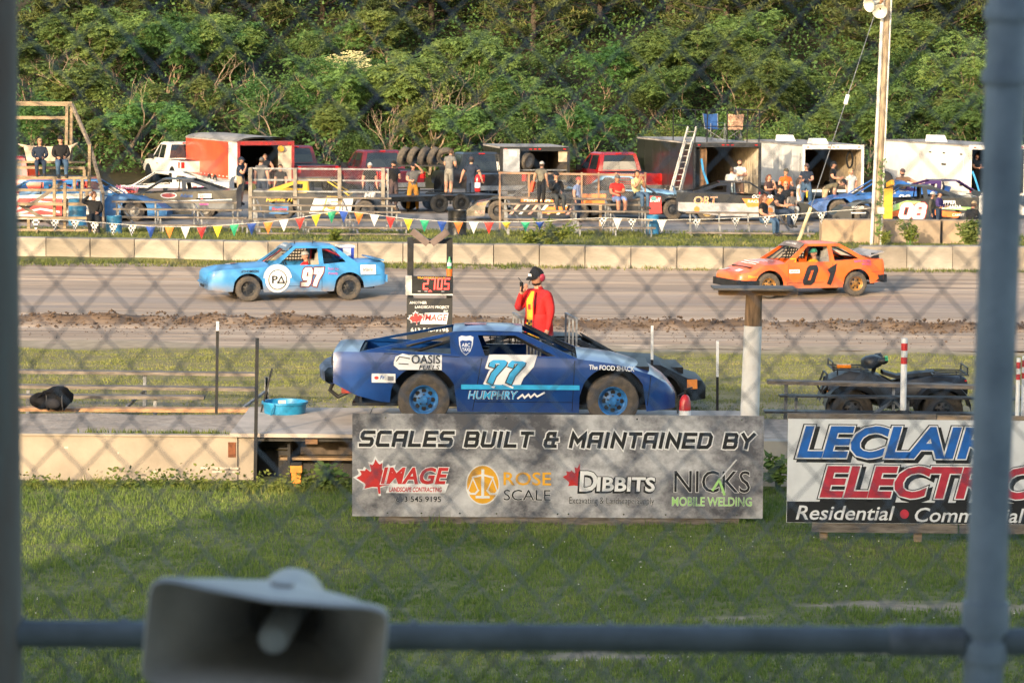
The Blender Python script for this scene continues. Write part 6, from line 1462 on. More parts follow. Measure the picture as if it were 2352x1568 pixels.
# ================================================================== TRAILERS AND PICKUPS IN THE PITS
ROOFG = M('trailer_roof', (.33, .31, .29), rough=.7, var=.12, scale=2)
PLY = M('plywood_lining', (.48, .40, .29), rough=.8, var=.15, scale=2)
def trailer(label, zx, d, rz, L, Wd, H, side, inner, frame, floor=.5, z0=None, seams=6, round_=0.0, vents=(), split=None):
    """box trailer, open rear towards the viewer; local y = forward, origin under the middle of the rear sill"""
    p = onground(zx, d); t = thing('cargo_trailer', label, 'trailer', p, rz, 'trailers parked in the pits')
    h = Wd / 2; th = .05
    if split:
        MB().b2((-h, split, floor), (-h + th, L, H)).build('side_wall', side, t); MB().b2((-h, .062, floor), (-h + th, split - .004, H)).build('side_panel', WHITE, t)
    else: MB().b2((-h, .062, floor), (-h + th, L, H)).build('side_wall', side, t)
    MB().b2((h - th, .062, floor), (h, L, H)).build('side_wall', side, t)
    MB().b2((-h + th, L - th, floor), (h - th, L, H)).build('front_wall', side, t)
    mb = MB(); n = 10; V = []
    for yy in (-.0, L):
        for k in range(n + 1): q = k / n * 2 - 1; V.append((q * (h + .01), yy, H + round_ * (1 - q ** 4) + .012))
    mb.add(V, [(k, k + 1, k + n + 2, k + n + 1) for k in range(n)]); mb.add([(v[0], v[1], H - .0 if abs(v[0]) > h else v[2] - .05) for v in V], [(k + n + 1, k + n + 2, k + 1, k) for k in range(n)]); mb.add([V[0], V[n], (V[n][0], 0, H - .01), (V[0][0], 0, H - .01)], [(0, 1, 2, 3)])
    mb.build('roof', ROOFG, t, smooth=40)
    MB().b2((-h + th, .02, floor - .08), (h - th, L - th, floor)).build('floor', C('trailer_floor', .16, .12, .09, rough=.8), t)
    mb = MB(); e = .002; mb.b2((-h + th + e, .07, floor + e), (-h + th + .012, L - th - e, H - .03)); mb.b2((h - th - .012, .07, floor + e), (h - th - e, L - th - e, H - .03)); mb.b2((-h + th + .014, L - th - .014, floor + e), (h - th - .014, L - th - e, H - .03)); mb.build('lining', inner, t)
    mb = MB(); mb.b2((-h - .012, -.02, floor - .1), (-h + .085, .06, H + .01)); mb.b2((h - .085, -.02, floor - .1), (h + .012, .06, H + .01)); mb.b2((-h + .086, -.02, H - .16), (h - .086, .06, H + .008)); mb.b2((-h + .086, -.02, floor - .1), (h - .086, .06, floor - .002)); mb.build('rear_frame', frame, t)
    for xx in (-h + .2, -.18, 0, .18, h - .2): MB().b2((xx - .05, -.034, H - .10), (xx + .05, -.021, H - .06)).build('marker_light', REDLENS, t)
    for sg in (-1, 1): MB().b2((sg * (h - .04) - .03, -.036, floor - .07), (sg * (h - .04) + .03, -.021, floor + .1)).build('tail_light', REDLENS, t)
    for k in range(1, seams):
        yy = L * k / seams; MB().b2((-h - .008, yy - .012, floor + .02), (-h - .001, yy + .012, H - .03)).build('seam', side, t)
    mb = MB(); mb.b2((-h - .015, .07, H - .06), (-h - .001, L, H)); mb.b2((-h - .015, .07, floor - .05), (-h - .001, L, floor + .05)); mb.build('rail_trim', ROOFG, t)
    for yy in (L * .42, L * .42 + .85):
        for sg in (-1, 1): wheel(t, (sg * (h - .06), yy, .34), .34, .2, 1, STEEL, holes=0, tyre=RUBBERB).rotation_euler = (0, 0, -sg * PI / 2)
    mb = MB(); mb.beam((-.4, L, floor - .1), (0, L + 1.2, floor - .12), .08, .1); mb.beam((.4, L, floor - .1), (0, L + 1.2, floor - .12), .08, .1); mb.build('tongue', BLACK, t)
    for (vy, vx, vh) in vents:
        q = MB(); q.add([(vx - .33, vy - .3, H + .01), (vx + .33, vy - .3, H + .01), (vx + .33, vy + .4, H + .01), (vx - .33, vy + .4, H + .01), (vx - .24, vy - .22, H + vh), (vx + .24, vy - .22, H + vh), (vx + .3, vy + .35, H + vh), (vx - .3, vy + .35, H + vh)], [(0, 1, 5, 4), (1, 2, 6, 5), (2, 3, 7, 6), (3, 0, 4, 7), (4, 5, 6, 7)]); q.build('roof_vent', WHITE, t)
    return t
ORT_ = M('red_orange_panel', (.66, .085, .03), rough=.4, var=.08, scale=1.5, coat=.2)
WHT = M('white_panel', (.76, .74, .70), rough=.4, var=.05, scale=1.5)
BLKP = M('black_panel', (.022, .022, .024), rough=.3, var=.2, scale=1.5, coat=.2)
t = trailer('red orange enclosed cargo trailer with a rounded grey roof and open rear', 611, 115.2, R(22), 7.8, 2.36, 2.12, ORT_, C('dark_lining', .10, .09, .085, rough=.8), C('maroon_frame', .28, .03, .03, rough=.5), floor=.5, round_=.16, split=1.35, seams=1)
mb = MB()
for k in range(9): mb.b2((-1.192, 1.5 + k * .55, .62), (-1.181, 1.62 + k * .55, .67))
mb.build('reflective_tape', WHITE, t); MB().b2((.55, .07, .55), (1.1, .12, 1.95)).build('inner_door', C('cream_door', .55, .47, .36), t); MB().lathe([(0, 0), (.13, 0), (.12, .09), (0, .12)], (.62, .0, 1.82), (0, -1, 0), n=12).build('hung_helmet', YELP, t)
t = trailer('small black open fronted trailer with a grey cabinet door and shelves', 1228, 111.8, R(10), 4.2, 2.75, 2.08, BLKP, C('brown_lining', .13, .105, .08, rough=.8), BLKP, floor=.45)
MB().b2((-1.28, -.075, .95), (-.62, -.04, 2.0)).build('cabinet_door', C('cabinet_grey', .36, .38, .41, rough=.5), t); MB().b2((-1.05, -.082, 1.72), (-.75, -.076, 1.92)).build('door_notice', WHITEP, t)
MB().b2((-.6, .15, 1.15), (1.3, .6, 1.19)).build('shelf', STEEL, t); MB().b2((.95, .072, 1.5), (1.32, .1, 1.98)).build('pale_panel', PLY, t)  # pale plywood panel at the right of the opening
wheel(t, (-.25, .3, 1.5), .36, .22, 1, STEEL, holes=0, name='stored_tyre').rotation_euler = (.3, .5, .9)
t = trailer('long black race trailer with open rear and a railed roof deck', 1669, 107, R(12), 8.5, 2.62, 2.44, BLKP, C('cream_lining', .62, .55, .44, rough=.7), DKSTEEL, floor=.5, seams=7)
big = t
rt = bpy.data.objects.new('roof_rail', None)
mb = MB()
for xx in (-1.25, -.78, .0, .78, 1.25):
    mb.tube([(xx, .08, 2.45), (xx, .08, 3.66)], .022, 6)
for zz_ in (3.05, 3.66): mb.tube([(-1.25, .08, zz_), (1.25, .08, zz_)], .018, 6); mb.tube([(-1.25, .08, zz_), (-1.25, 3.2, zz_)], .018, 6); mb.tube([(1.25, .08, zz_), (1.25, 3.2, zz_)], .018, 6)
for xx in (-1.25, 1.25): mb.tube([(xx, 3.2, 2.45), (xx, 3.2, 3.66)], .022, 6)
mb.build('roof_railing', BLACK, big)
MB().b2((-1.0, .3, .51), (-.72, .34, 2.25)).build('inner_cabinet', C('cabinet_brown', .25, .14, .07), t); MB().b2((-1.22, .2, .51), (-1.02, .24, 2.2)).build('inner_cabinet', BLACK, t)
mb = MB(); mb.tube([(-1.02, -.02, 1.85), (-.95, -.06, 1.4), (-.72, -.1, .75)], .045, 6); mb.build('blue_hose', C('hose_blue', .05, .30, .62, rough=.4), t)
mb = MB(); mb.tube([(-.45, 8.3, 2.2), (-.42, 8.2, 1.75), (-.4, 8.25, 1.4)], .05, 6); mb.build('hanging_strap', BLACK, t)
for k in range(3): MB().b2((1.0 + k * .08, .5 + k * .5, .52), (1.03 + k * .08, .6 + k * .5, 1.75)).build('stored_board', PLY, t)
t = trailer('white race trailer with open rear between the black trailer and the light pole', 1912, 112, R(12), 8.0, 2.5, 2.24, WHT, C('tan_lining', .42, .34, .24, rough=.8), WHT, floor=.5, vents=((5.6, -.2, .26), (1.6, -.1, .22)))
MB().b2((-.2, 7.2, .6), (.3, 7.6, 2.0)).build('inner_cabinet', BLACK, t); mb = MB(); mb.tube([(.85 + .12 * math.cos(a), .5, 1.65 + .32 * math.sin(a)) for a in np.linspace(0, 2 * PI, 15)], .04, 6); mb.build('coiled_hose', BLACK, t)
MB().b2((-1.262, .3, 1.2), (-1.252, .34, 1.9)).build('door_bar', BLACK, t)
t = trailer('white enclosed trailer with shut side doors beside the light pole', 2290, 110, R(16), 8.4, 2.4, 2.34, WHT, C('black_lining', .03, .03, .03), WHT, floor=.5, seams=2, vents=((4.6, -.5, .28),))
for y0, y1 in ((.55, 2.2), (2.25, 3.55)): MB().b2((-1.222, y0, .6), (-1.203, y1, 2.2)).build('side_door', WHT, t)
for y0 in (.6, 2.2, 3.5):
    for z0 in (.75, 1.95): MB().b2((-1.235, y0, z0), (-1.223, y0 + .22, z0 + .05)).build('hinge', BLACK, t)
MB().b2((-1.24, 2.1, 1.5), (-1.223, 2.5, 1.57)).build('door_latch', BLACK, t)
mb = MB(); mb.tube([(-1.08, -.02, 1.35), (-.95, -.06, 1.0), (-.8, -.1, .55)], .04, 6); mb.build('blue_hose', C('hose_blue', .05, .30, .62, rough=.4), t)
# roof-top camp chairs
def camp_chair(p, rz, mat, label):
    t = thing('camp_chair', label, 'chair', p, rz, 'folding chairs on the trailer roof')
    for a, b in (((-.28, -.25, 0), (.28, .22, .45)), ((.28, -.25, 0), (-.28, .22, .45)), ((-.28, .25, 0), (-.28, -.25, .45)), ((.28, .25, 0), (.28, -.25, .45)), ((-.28, .22, .4), (-.32, .34, 1.0)), ((.28, .22, .4), (.32, .34, 1.0)), ((-.28, -.25, 0), (-.30, -.25, .64)), ((.28, -.25, 0), (.30, -.25, .64))): MB().tube([a, b], .013, 5).build('leg', STEEL, t)
    mb = MB(); mb.add([(-.28, -.26, .46), (0, -.26, .41), (.28, -.26, .46), (.28, .24, .42), (0, .24, .37), (-.28, .24, .42)], [(0, 1, 4, 5), (1, 2, 3, 4)]); mb.build('seat', mat, t)
    mb = MB(); mb.add([(-.29, .24, .40), (0, .28, .40), (.29, .24, .40), (.33, .35, 1.0), (0, .40, .96), (-.33, .35, 1.0)], [(0, 1, 4, 5), (1, 2, 3, 4)]); mb.build('backrest', mat, t)
    for sg in (-1, 1): mb = MB(); mb.add([(sg * .31, -.27, .64), (sg * .25, -.27, .64), (sg * .27, .3, .66), (sg * .34, .3, .66)], [(0, 1, 2, 3)]); mb.build('armrest', mat, t)
mt_ = Matrix.Translation(big.location) @ Matrix.Rotation(R(12), 4, 'Z')
camp_chair(mt_ @ Vector((-.18, 1.2, 2.51)), R(25), C('chair_blue', .02, .09, .30, rough=.7), 'blue folding camp chair on the black trailer roof')
camp_chair(mt_ @ Vector((.62, 1.3, 2.51)), R(184), C('chair_brown', .42, .26, .18, rough=.8, var=.35, scale=14), 'brown patterned folding chair on the black trailer roof')
# aluminium ladder leaning on the trailer
a = W(1548, 452, 104.6); b = W(1590, 292, 106.3); ld = thing('ladder', 'aluminium extension ladder leaning on the long black trailer', 'ladder', a)
q = b - a; sx = Vector((.2, .12, .0)); ALU = C('aluminium', .62, .58, .52, rough=.45, metal=.3)
for s_ in (-1, 1): mb = MB(); mb.beam(sx * s_, q + sx * s_ * .8, .05, .09); mb.build('stile', ALU, ld)
for s_ in (-1, 1): mb = MB(); mb.beam(q * .08 + sx * s_ * .7 + Vector((0, -.1, 0)), q * .8 + sx * s_ * .62 + Vector((0, -.1, 0)), .04, .07); mb.build('stile', ALU, ld)
for k in range(11): mb = MB(); c_ = q * (.05 + .088 * k); mb.tube([c_ - sx * .9, c_ + sx * .9], .018, 6); mb.build('rung', ALU, ld)

def pickup(label, zx, d, rz, paint, cat='pickup', decal=None, bedcover=False, z_extra=0):
    """local x = forward"""
    p = onground(zx, d); t = thing('pickup_truck', label, cat, p, rz, 'pickups parked in the pits'); w_ = .98
    mb = MB(); secs = []
    for x_, z0, z1, k in ((-2.8, .62, 1.10, .97), (-2.75, .5, 1.12, 1), (-.55, .48, 1.12, 1), (1.0, .48, 1.12, 1), (1.25, .5, 1.12, 1), (2.4, .55, 1.05, .98), (2.75, .55, .92, .92)): secs.append([(x_, yy * w_ * k, zz_) for yy, zz_ in ((-.96, z0), (-1, z0 + .15), (-1, z1 - .12), (-.95, z1), (.95, z1), (1, z1 - .12), (1, z0 + .15), (.96, z0))])
    loft(mb, secs); e = len(mb.v); mb.f.append(tuple(range(7, -1, -1))); mb.m.append(0); mb.f.append(tuple(range(e - 8, e))); mb.m.append(0); mb.build('body', paint, t, smooth=35)
    mb = MB(); S = []
    for z_, xa, xb, k in ((1.10, -.62, 1.35, .96), (1.5, -.56, .95, .86), (1.80, -.48, .55, .78), (1.86, -.35, .40, .70)): S.append([(xa, -k * w_, z_), (xb, -k * w_, z_), (xb, k * w_, z_), (xa, k * w_, z_)])
    loft(mb, S); mb.add(S[-1], [(0, 1, 2, 3)]); mb.build('cab', paint, t, smooth=25)
    gl = lambda z: np.interp(z, [1.10, 1.5, 1.8], [.96, .86, .78]) * w_
    xa_ = lambda z: np.interp(z, [1.1, 1.5, 1.8], [-.62, -.56, -.48]); xb_ = lambda z: np.interp(z, [1.1, 1.5, 1.8], [1.35, .95, .55])
    for nm, fx, s_, ys_ in (('rear_window', xa_, -.01, (.74, .68, .62)), ('windshield', xb_, .01, (.80, .72, .62))):
        mb = MB(); vv_ = []
        for z_, y_ in zip((1.18, 1.5, 1.75), ys_): vv_ += [(fx(z_) + s_, -y_, z_), (fx(z_) + s_, y_, z_)]
        mb.add(vv_, [(0, 1, 3, 2), (2, 3, 5, 4)]); mb.build(nm, GLASS, t)
    for sg in (1, -1):
        for a0, a1, b0, b1 in ((-.42, .30, -.36, .26), (.40, 1.12, .34, .52)):
            mb = MB(); mb.add([(a0, sg * (gl(1.18) + .008), 1.18), (a1, sg * (gl(1.18) + .008), 1.18), (a0 * .45 + b0 * .55, sg * (gl(1.5) + .01), 1.5), (a1 * .45 + b1 * .55, sg * (gl(1.5) + .01), 1.5), (b0, sg * (gl(1.74) + .01), 1.74), (b1, sg * (gl(1.74) + .01), 1.74)], [(0, 1, 3, 2), (2, 3, 5, 4)]); mb.build('side_window', GLASS, t)
        mb = MB(); mb.b2((-2.815, sg * .84 - .07, .82), (-2.79, sg * .84 + .07, 1.08)); mb.b2((-2.80, sg * .975, .82), (-2.62, sg * .985, 1.08)); mb.build('tail_light', REDLENS, t)
        MB().box((.95, sg * 1.1, 1.22), (.12, .22, .2)).build('mirror', BLACK, t); MB().b2((.3, sg * .975, .92), (.5, sg * 1.0, .95)).build('door_handle', BLACK, t)
    MB().b2((-.55, -.12, 1.795), (-.47, .12, 1.83)).build('brake_light', REDLENS, t)
    MB().b2((-2.9, -.95, .48), (-2.81, .95, .66)).build('rear_bumper', CHROME, t)
    mb = MB(); mb.b2((-2.65, -.82, 1.123), (-.68, .82, 1.13)); mb.build('bed_cover', BLACK, t)
    for wx in (1.75, -1.75):
        for sg in (1, -1): wheel(t, (wx, sg * .86, .38), .38, .25, sg, STEEL, holes=5, tyre=RUBBERB)
        for sg in (1, -1): MB().lathe([(.0, 0), (.46, 0), (.46, .012), (0, .012)], (wx, sg * .972 if sg > 0 else sg * .984, .42), (0, 1, 0), n=20).build('wheel_arch', BLACK, t)
    if decal: decal(t, w_)
    return t
MAR = M('maroon_paint', (.13, .009, .016), rough=.25, var=.1, coat=.6); RED_ = M('bright_red_paint', (.30, .010, .012), rough=.25, var=.1, coat=.6); WHP = M('white_truck_paint', (.74, .72, .68), rough=.3, var=.05, coat=.4); BLP = M('black_truck_paint', (.02, .021, .024), rough=.3, var=.2, coat=.5)
def dec(t, w_):
    f = lambda u, v, off: Vector((-u, w_ * .97 + .012 + off, v)); mb = MB(); ellipse(mb, f, 1.3, .85, .42, .16, 1, 0); ellipse(mb, f, 1.3, .85, .39, .13, 0, .002); put_text(mb, 'M5', f, .16, 1.3, .77, .4, .1, .02, 1, 2, .004)
    mb.build('door_logo', [WHITEP, REDP, GREYP], t)
pickup('white pickup with an oval logo left of the red cargo trailer', 418, 122.6, R(114), WHP, decal=dec)
pickup('red pickup behind the tall wooden bleacher', 40, 104, R(176), RED_)
pickup('dark red pickup tucked behind the right edge of the red cargo trailer', 668, 118.8, R(118), MAR)
pickup('maroon pickup with a sticker on its rear window beside the tyre rack', 868, 114, R(112), MAR)
pickup('black pickup left of the small black trailer', 1095, 112, R(112), BLP)
pickup('bright red pickup between the small and the long black trailers', 1408, 113.5, R(112), RED_)
p = onground(372, 118.5)
# ------------------------------------------------------------------ tyre rack on a flat car hauler
p = onground(985, 103)
fh_ = thing('car_hauler', 'open black car hauler with lowered ramps and a tyre rack', 'trailer', p, R(-60), 'trailers parked in the pits')
MB().b2((-1.0, -2.4, .5), (1.0, 2.6, .6)).build('deck', DKSTEEL, fh_)
for sg in (-1, 1):
    mb = MB(); mb.beam((sg * .7, -2.4, .55), (sg * .7, -4.0, .06), .4, .05); mb.build('ramp', C('ramp_steel', .35, .31, .28, rough=.6), fh_)
    MB().b2((sg * 1.03 - .03, -2.4, .42), (sg * 1.03 + .03, 2.6, .6)).build('side_rail', BLACK, fh_)
    for yy in (-.2, .7): wheel(fh_, (sg * 1.15, yy, .33), .33, .2, 1, BLACK, holes=0, tyre=RUBBERB).rotation_euler = (0, 0, -sg * PI / 2)
    mb = MB(); mb.b2((sg * 1.15 - .12, -.7, .68), (sg * 1.15 + .12, 1.2, .72)); mb.build('fender', BLACK, fh_)
p = W(975, 382, 108.5); rk = thing('tyre_rack', 'black steel rack holding spare tyres above the pit crew', 'rack', (p.x, 108.5, gz(108.5)))
hz_ = p.z - gz(108.5)
for xx in (-1.05, 1.0):
    for yy in (-.3, .3): MB().b2((xx - .03, yy - .03, 0), (xx + .03, yy + .03, hz_ + .1)).build('upright', BLACK, rk)
for yy in (-.3, .3): MB().b2((-1.05, yy - .03, hz_ - .0), (1.0, yy + .03, hz_ + .06)).build('shelf_bar', BLACK, rk)
for i, xx in enumerate((-.78, -.40, .0, .36, .80)):
    lab = ('leftmost spare tyre on the steel rack', 'second spare tyre from the left on the steel rack', 'middle spare tyre on the steel rack', 'fourth spare tyre from the left on the steel rack', 'slanted spare tyre at the right end of the steel rack')[i]
    r_ = .36; t = thing('spare_tyre', lab, 'tyre', (p.x + xx, 108.5, p.z + r_ + .03), 0, 'spare tyres on the rack')
    MB().lathe([(r_ * .56, -.10), (r_ * .84, -.13), (r_ * .97, -.11), (r_, -.07), (r_, .07), (r_ * .97, .11), (r_ * .84, .13), (r_ * .56, .10), (r_ * .56, -.10)], (0, 0, 0), (1, 0, 0), n=26).build('tread', RUBBER, t, smooth=35)
    MB().lathe([(r_ * .555, -.09), (r_ * .50, -.06), (r_ * .50, .06), (r_ * .555, .09)], (0, 0, 0), (1, 0, 0), n=20).build('bead', BLACK, t)
    t.rotation_euler = (0, R(22), R(-24)) if i < 4 else (0, R(38), R(-80))

# ================================================================== WEDGE BODIED RACE CARS
def arc(cx, cz, r, a0, a1, n=12): return [(cx + r * math.cos(a0 + (a1 - a0) * k / n), cz + r * math.sin(a0 + (a1 - a0) * k / n)) for k in range(n + 1)]
def wedge_car(label, zx, d, face, paint, roofm, rim, decal=None, L=4.9, yaw=0, spoiler=True, nosem=None, tyre=None, hood=None):
    """face +1: nose to the right of the picture (its right side towards the viewer), -1: nose to the left"""
    rz = (0 if face > 0 else PI) + yaw; t = thing('race_car', label, 'race car', onground(zx, d), rz, 'race cars parked in the pits')
    h = .95; n0, t0 = L / 2, -L / 2; r = .35; wx = (1.38, -1.38); ar = .45
    bot = .16
    out = [(t0, .34), (wx[1] - ar, .22)] + [q for q in arc(wx[1], r, ar, PI - .25, .25)] + [(wx[1] + ar, bot), (wx[0] - ar, bot)] + [q for q in arc(wx[0], r, ar, PI - .25, .25)] + [(wx[0] + ar, .18), (n0, .16), (n0 + .02, .34), (n0 - .35, .62), (1.0, .84), (-.6, .93), (t0, 1.0)]
    for sg in (1, -1): MB().plate([out], lambda u, v, o, sg=sg: Vector((u, sg * (h - (v - .2) * .06 - max(0, u - 1.6) * .12 - o), v)), .025).build('side_panel', paint, t)
    hy = lambda x, v: h - (v - .2) * .06 - max(0, x - 1.6) * .12 - .028
    mb = MB(); mb.add([(.72, -hy(.7, .86), .862), (.72, hy(.7, .86), .862), (1.0, hy(1, .84), .835), (1.0, -hy(1, .84), .835), (n0 - .35, hy(n0 - .35, .62), .615), (n0 - .35, -hy(n0 - .35, .62), .615), (n0, hy(n0, .34), .335), (n0, -hy(n0, .34), .335), (n0 - .02, hy(n0, .16), .165), (n0 - .02, -hy(n0, .16), .165)], [(0, 3, 2, 1), (3, 5, 4, 2), (5, 7, 6, 4), (7, 9, 8, 6)]); mb.build('hood', hood or paint, t)
    mb = MB(); mb.add([(-1.35, -hy(-1.35, .95), .955), (-1.35, hy(-1.35, .95), .955), (t0, hy(t0, .98), .995), (t0, -hy(t0, .98), .995), (t0 + .01, hy(t0, .34), .34), (t0 + .01, -hy(t0, .34), .34)], [(0, 1, 2, 3), (3, 2, 4, 5)]); mb.build('rear_deck', paint, t)
    mb = MB(); ry = .62; zr_ = 1.32; mb.b2((-.95, -ry, zr_), (.12, ry, zr_ + .03)); mb.build('roof', roofm, t)
    sail = [(-2.0, .985), (-.98, zr_), (-.55, zr_), (-.60, .93), (-1.2, .95)]
    for sg in (1, -1):
        fn = lambda u, v, o, sg=sg: Vector((u, sg * (.86 + (ry - .86) * max(0, (v - .95) / (zr_ - .95)) - o), v))
        MB().plate([sail, [(-1.5, 1.03), (-.98, 1.22), (-.72, 1.23), (-.74, 1.0)]], fn, .02).build('sail_panel', roofm, t)
        MB().tube([(.10, sg * ry, zr_), (.86, sg * .84, .85)], .025, 6).build('front_post', roofm, t)
        MB().tube([(-.50, sg * ry, zr_), (-.48, sg * .86, .9)], .022, 6).build('door_post', BLACK, t)
    mb = MB()
    for yy in (-.25, 0, .25): mb.tube([(.12, yy, zr_), (.80, yy, .86)], .012, 5)
    mb.build('windshield_bar', BLACK, t)
    if spoiler: mb = MB(); mb.add([(t0, -.9, 1.0), (t0, .9, 1.0), (t0 - .08, .9, 1.18), (t0 - .08, -.9, 1.18)], [(0, 1, 2, 3)]); mb.build('spoiler', roofm, t)
    mb = MB(); mb.b2((t0 + .15, -.62, .24), (n0 - .3, .62, .40)); mb.b2((.55, -.8, .40), (.7, .8, .84)); mb.b2((-1.4, -.8, .4), (-1.3, .8, .93)); mb.b2((-1.3, -.8, .38), (.55, .8, .42)); mb.build('chassis', BLACK, t)
    mb = MB(); mb.box((-.25, .3, .62), (.1, .46, .6), ry=R(-12)); mb.box((-.05, .3, .46), (.45, .46, .1)); mb.build('seat', DKSTEEL, t)
    for x_ in wx:
        for sg in (1, -1): wheel(t, (x_, sg * (h - .17), r), r, .28, sg, rim, holes=0, tyre=tyre, rimr=.52)
    if decal: decal(t, lambda u, v, off: (Vector((u, -(h - (v - .2) * .06 - max(0, u - 1.6) * .12) - .006 - off, v)) if face > 0 else Vector((-u, (h - (v - .2) * .06 - max(0, -u - 1.6) * .12) + .006 + off, v))))
    return t
K_ = BLP; WH_ = C('race_white', .74, .72, .68, rough=.4); ORG = C('race_orange', .80, .17, .03, rough=.4); SIL = C('wheel_silver', .45, .42, .38, rough=.5, metal=.4)
def d08(t, f):
    mb = MB(); numerals(mb, '08', f, .42, .22, .30, .74, [(.20, 2), (.15, 0)], shear=.25, gap=.34)
    flat_poly(mb, [(-.75, .62), (.0, .86), (.5, .84), (-.2, .58), (-.8, .40)], f, 4, -.001); flat_poly(mb, [(-.85, .44), (-.1, .56), (-.2, .36), (-.8, .28)], f, 3, .0); flat_poly(mb, [(1.0, .68), (2.3, .66), (2.3, .55), (1.0, .60)], f, 4, .0); flat_poly(mb, [(.9, .56), (1.85, .48), (1.75, .30), (1.0, .36)], f, 3, .0)
    put_text(mb, 'UPPER', f, .12, 1.42, .76, .5, 0, .02, 1, 0, .003); put_text(mb, 'CANADA', f, .12, 1.5, .61, .72, 0, .02, 1, 0, .003); put_text(mb, 'Kort', f, .12, -.52, .74, .34, 0, .0, 1, 0, .003); put_text(mb, 'BUSTERS', f, .08, -.55, .63, .42, 0, .01, 1, 0, .003); put_text(mb, 'CAMSIT', f, .08, 1.75, .36, .4, 0, .01, 1, 0, .003)
    rect(mb, f, -1.85, .42, -1.35, .46, 0, 0); put_text(mb, 'HOOSIER', f, .07, -1.62, .60, .4, 0, .01, 1, 0, 0)
    mb.build('number_lettering', [WHITEP, BLACKP, REDP, ORG, LTGRN], t)
wedge_car('black race car number 08 with green and orange stripes behind the concrete blocks', 2072, 96.5, -1, K_, C('roof_dark', .04, .045, .05, rough=.35), DKSTEEL, d08, tyre=RUBBER)
def dort(t, f):
    mb = MB(); flat_poly(mb, [(-2.4, .36), (-2.4, .66), (.6, .62), (1.4, .40), (.9, .2), (-.9, .2)], f, 0, 0); mb.build('side_stripe', [C('race_grey', .38, .37, .38)], t)
    mb = MB(); flat_poly(mb, [(-.2, .80), (.9, .80), (.7, .55), (.0, .50)], f, 0, .002); mb.build('side_patch', [ORAP], t); mb = MB(); outlined(mb, 'ORT', f, .26, -1.45, .60, .80, 1, 0, bold=.0, edge=.015, shear=.1, off=.002)
    put_text(mb, 'RACING', f, .09, .3, .66, .6, .1, .02, 1, 0, .004);  put_text(mb, 'OCK GAR', f, .11, .5, .82, .7, .2, .02, 1, 0, .004)
    mb.build('side_lettering', [WHITEP, ORAP, BLACKP, C('race_grey', .38, .37, .38)], t)
    for u, v, r_ in ((.75, .38, .12), (-1.75, .42, .1)): mb = MB(); ellipse(mb, f, u, v, r_, r_, 0, .003); mb.build('round_sticker', [ORAP], t)
wedge_car('black and grey race car lettered ORT in orange behind the low steel bleacher', 1712, 98.6, 1, K_, K_, C('gold_rim', .55, .40, .18, rough=.5), dort)
def dpro(t, f):
    for k in range(7): mb = MB(); x_ = -1.0 + k * .32; flat_poly(mb, [(x_, .24), (x_ + .3, .6), (x_ + .42, .6), (x_ + .1, .24)], f, 0, .001); mb.build('side_stripe', [WHITEP if k % 2 else C('stripe_pink', .7, .35, .28)], t)
    for pts_, o_ in (([(-.6, .66), (.5, .66), (.5, .80), (-.6, .80)], 0), ([(.1, .28), (.9, .30), (1.0, .52), (.3, .50)], .003), ([(1.3, .6), (2.3, .6), (2.3, .95), (1.3, .95)], .001)): mb = MB(); flat_poly(mb, pts_, f, 0, o_); mb.build('side_patch', [ORAP], t)
    mb = MB(); put_text(mb, 'PERFORM', f, .10, -.05, .68, .9, .1, .02, 1, 0, .002); put_text(mb, 'AARON', f, .08, -1.95, .54, .3, .1, .02, 1, 1, .001); put_text(mb, 'SAJE', f, .09, -2.0, .26, .34, .1, .02, 1, 3, .001)
    mb.build('side_lettering', [WHITEP, ORAP, BLACKP, C('stripe_pink', .7, .35, .28)], t)
wedge_car('black and orange striped race car behind the rusty mesh screens', 1236, 97.8, -1, K_, K_, DKSTEEL, dpro)
def dred(t, f):
    mb = MB(); flat_poly(mb, [(.55, .2), (1.0, .22), (.95, .8), (.5, .82)], f, 1, 0); put_text(mb, 'Bull', f, .14, .75, .62, .36, .2, .02, 1, 0, .002); ellipse(mb, f, .7, .73, .1, .08, 2, .003); mb.build('side_lettering', [WHITEP, REDP, C('teal', .1, .3, .3)], t)
wedge_car('black race car with a red door panel at the end of the screened bleacher', 1452, 99.6, 1, K_, K_, DKSTEEL, dred)
YE_ = C('race_yellow', .80, .50, .03, rough=.4)
def d5(t, f):
    mb = MB(); rect(mb, f, -1.85, .22, -1.2, .56, 3, 0); put_text(mb, 'Humble 710', f, .12, -1.45, .64, 1.0, .2, .02, 1, 1, .001); flat_poly(mb, [(-.5, .25), (.9, .25), (1.0, .78), (-.3, .80)], f, 0, .001); numerals(mb, '5', f, .40, .3, .32, .35, [(.22, 1), (.14, 0)], shear=.2, off=.003); put_text(mb, 'ME', f, .15, 1.55, .80, .36, .2, .03, 1, 0, .001); put_text(mb, 'Racing', f, .12, -1.5, .32, .5, .1, .03, 1, 2, .002); mb.build('side_lettering', [WHITEP, YE_, REDP, C('race_blue', .03, .17, .42, rough=.4)], t)
wedge_car('black race car with yellow roof pillars and a large 5 behind the chain link back', 748, 97.2, 1, K_, YE_, DKSTEEL, d5)
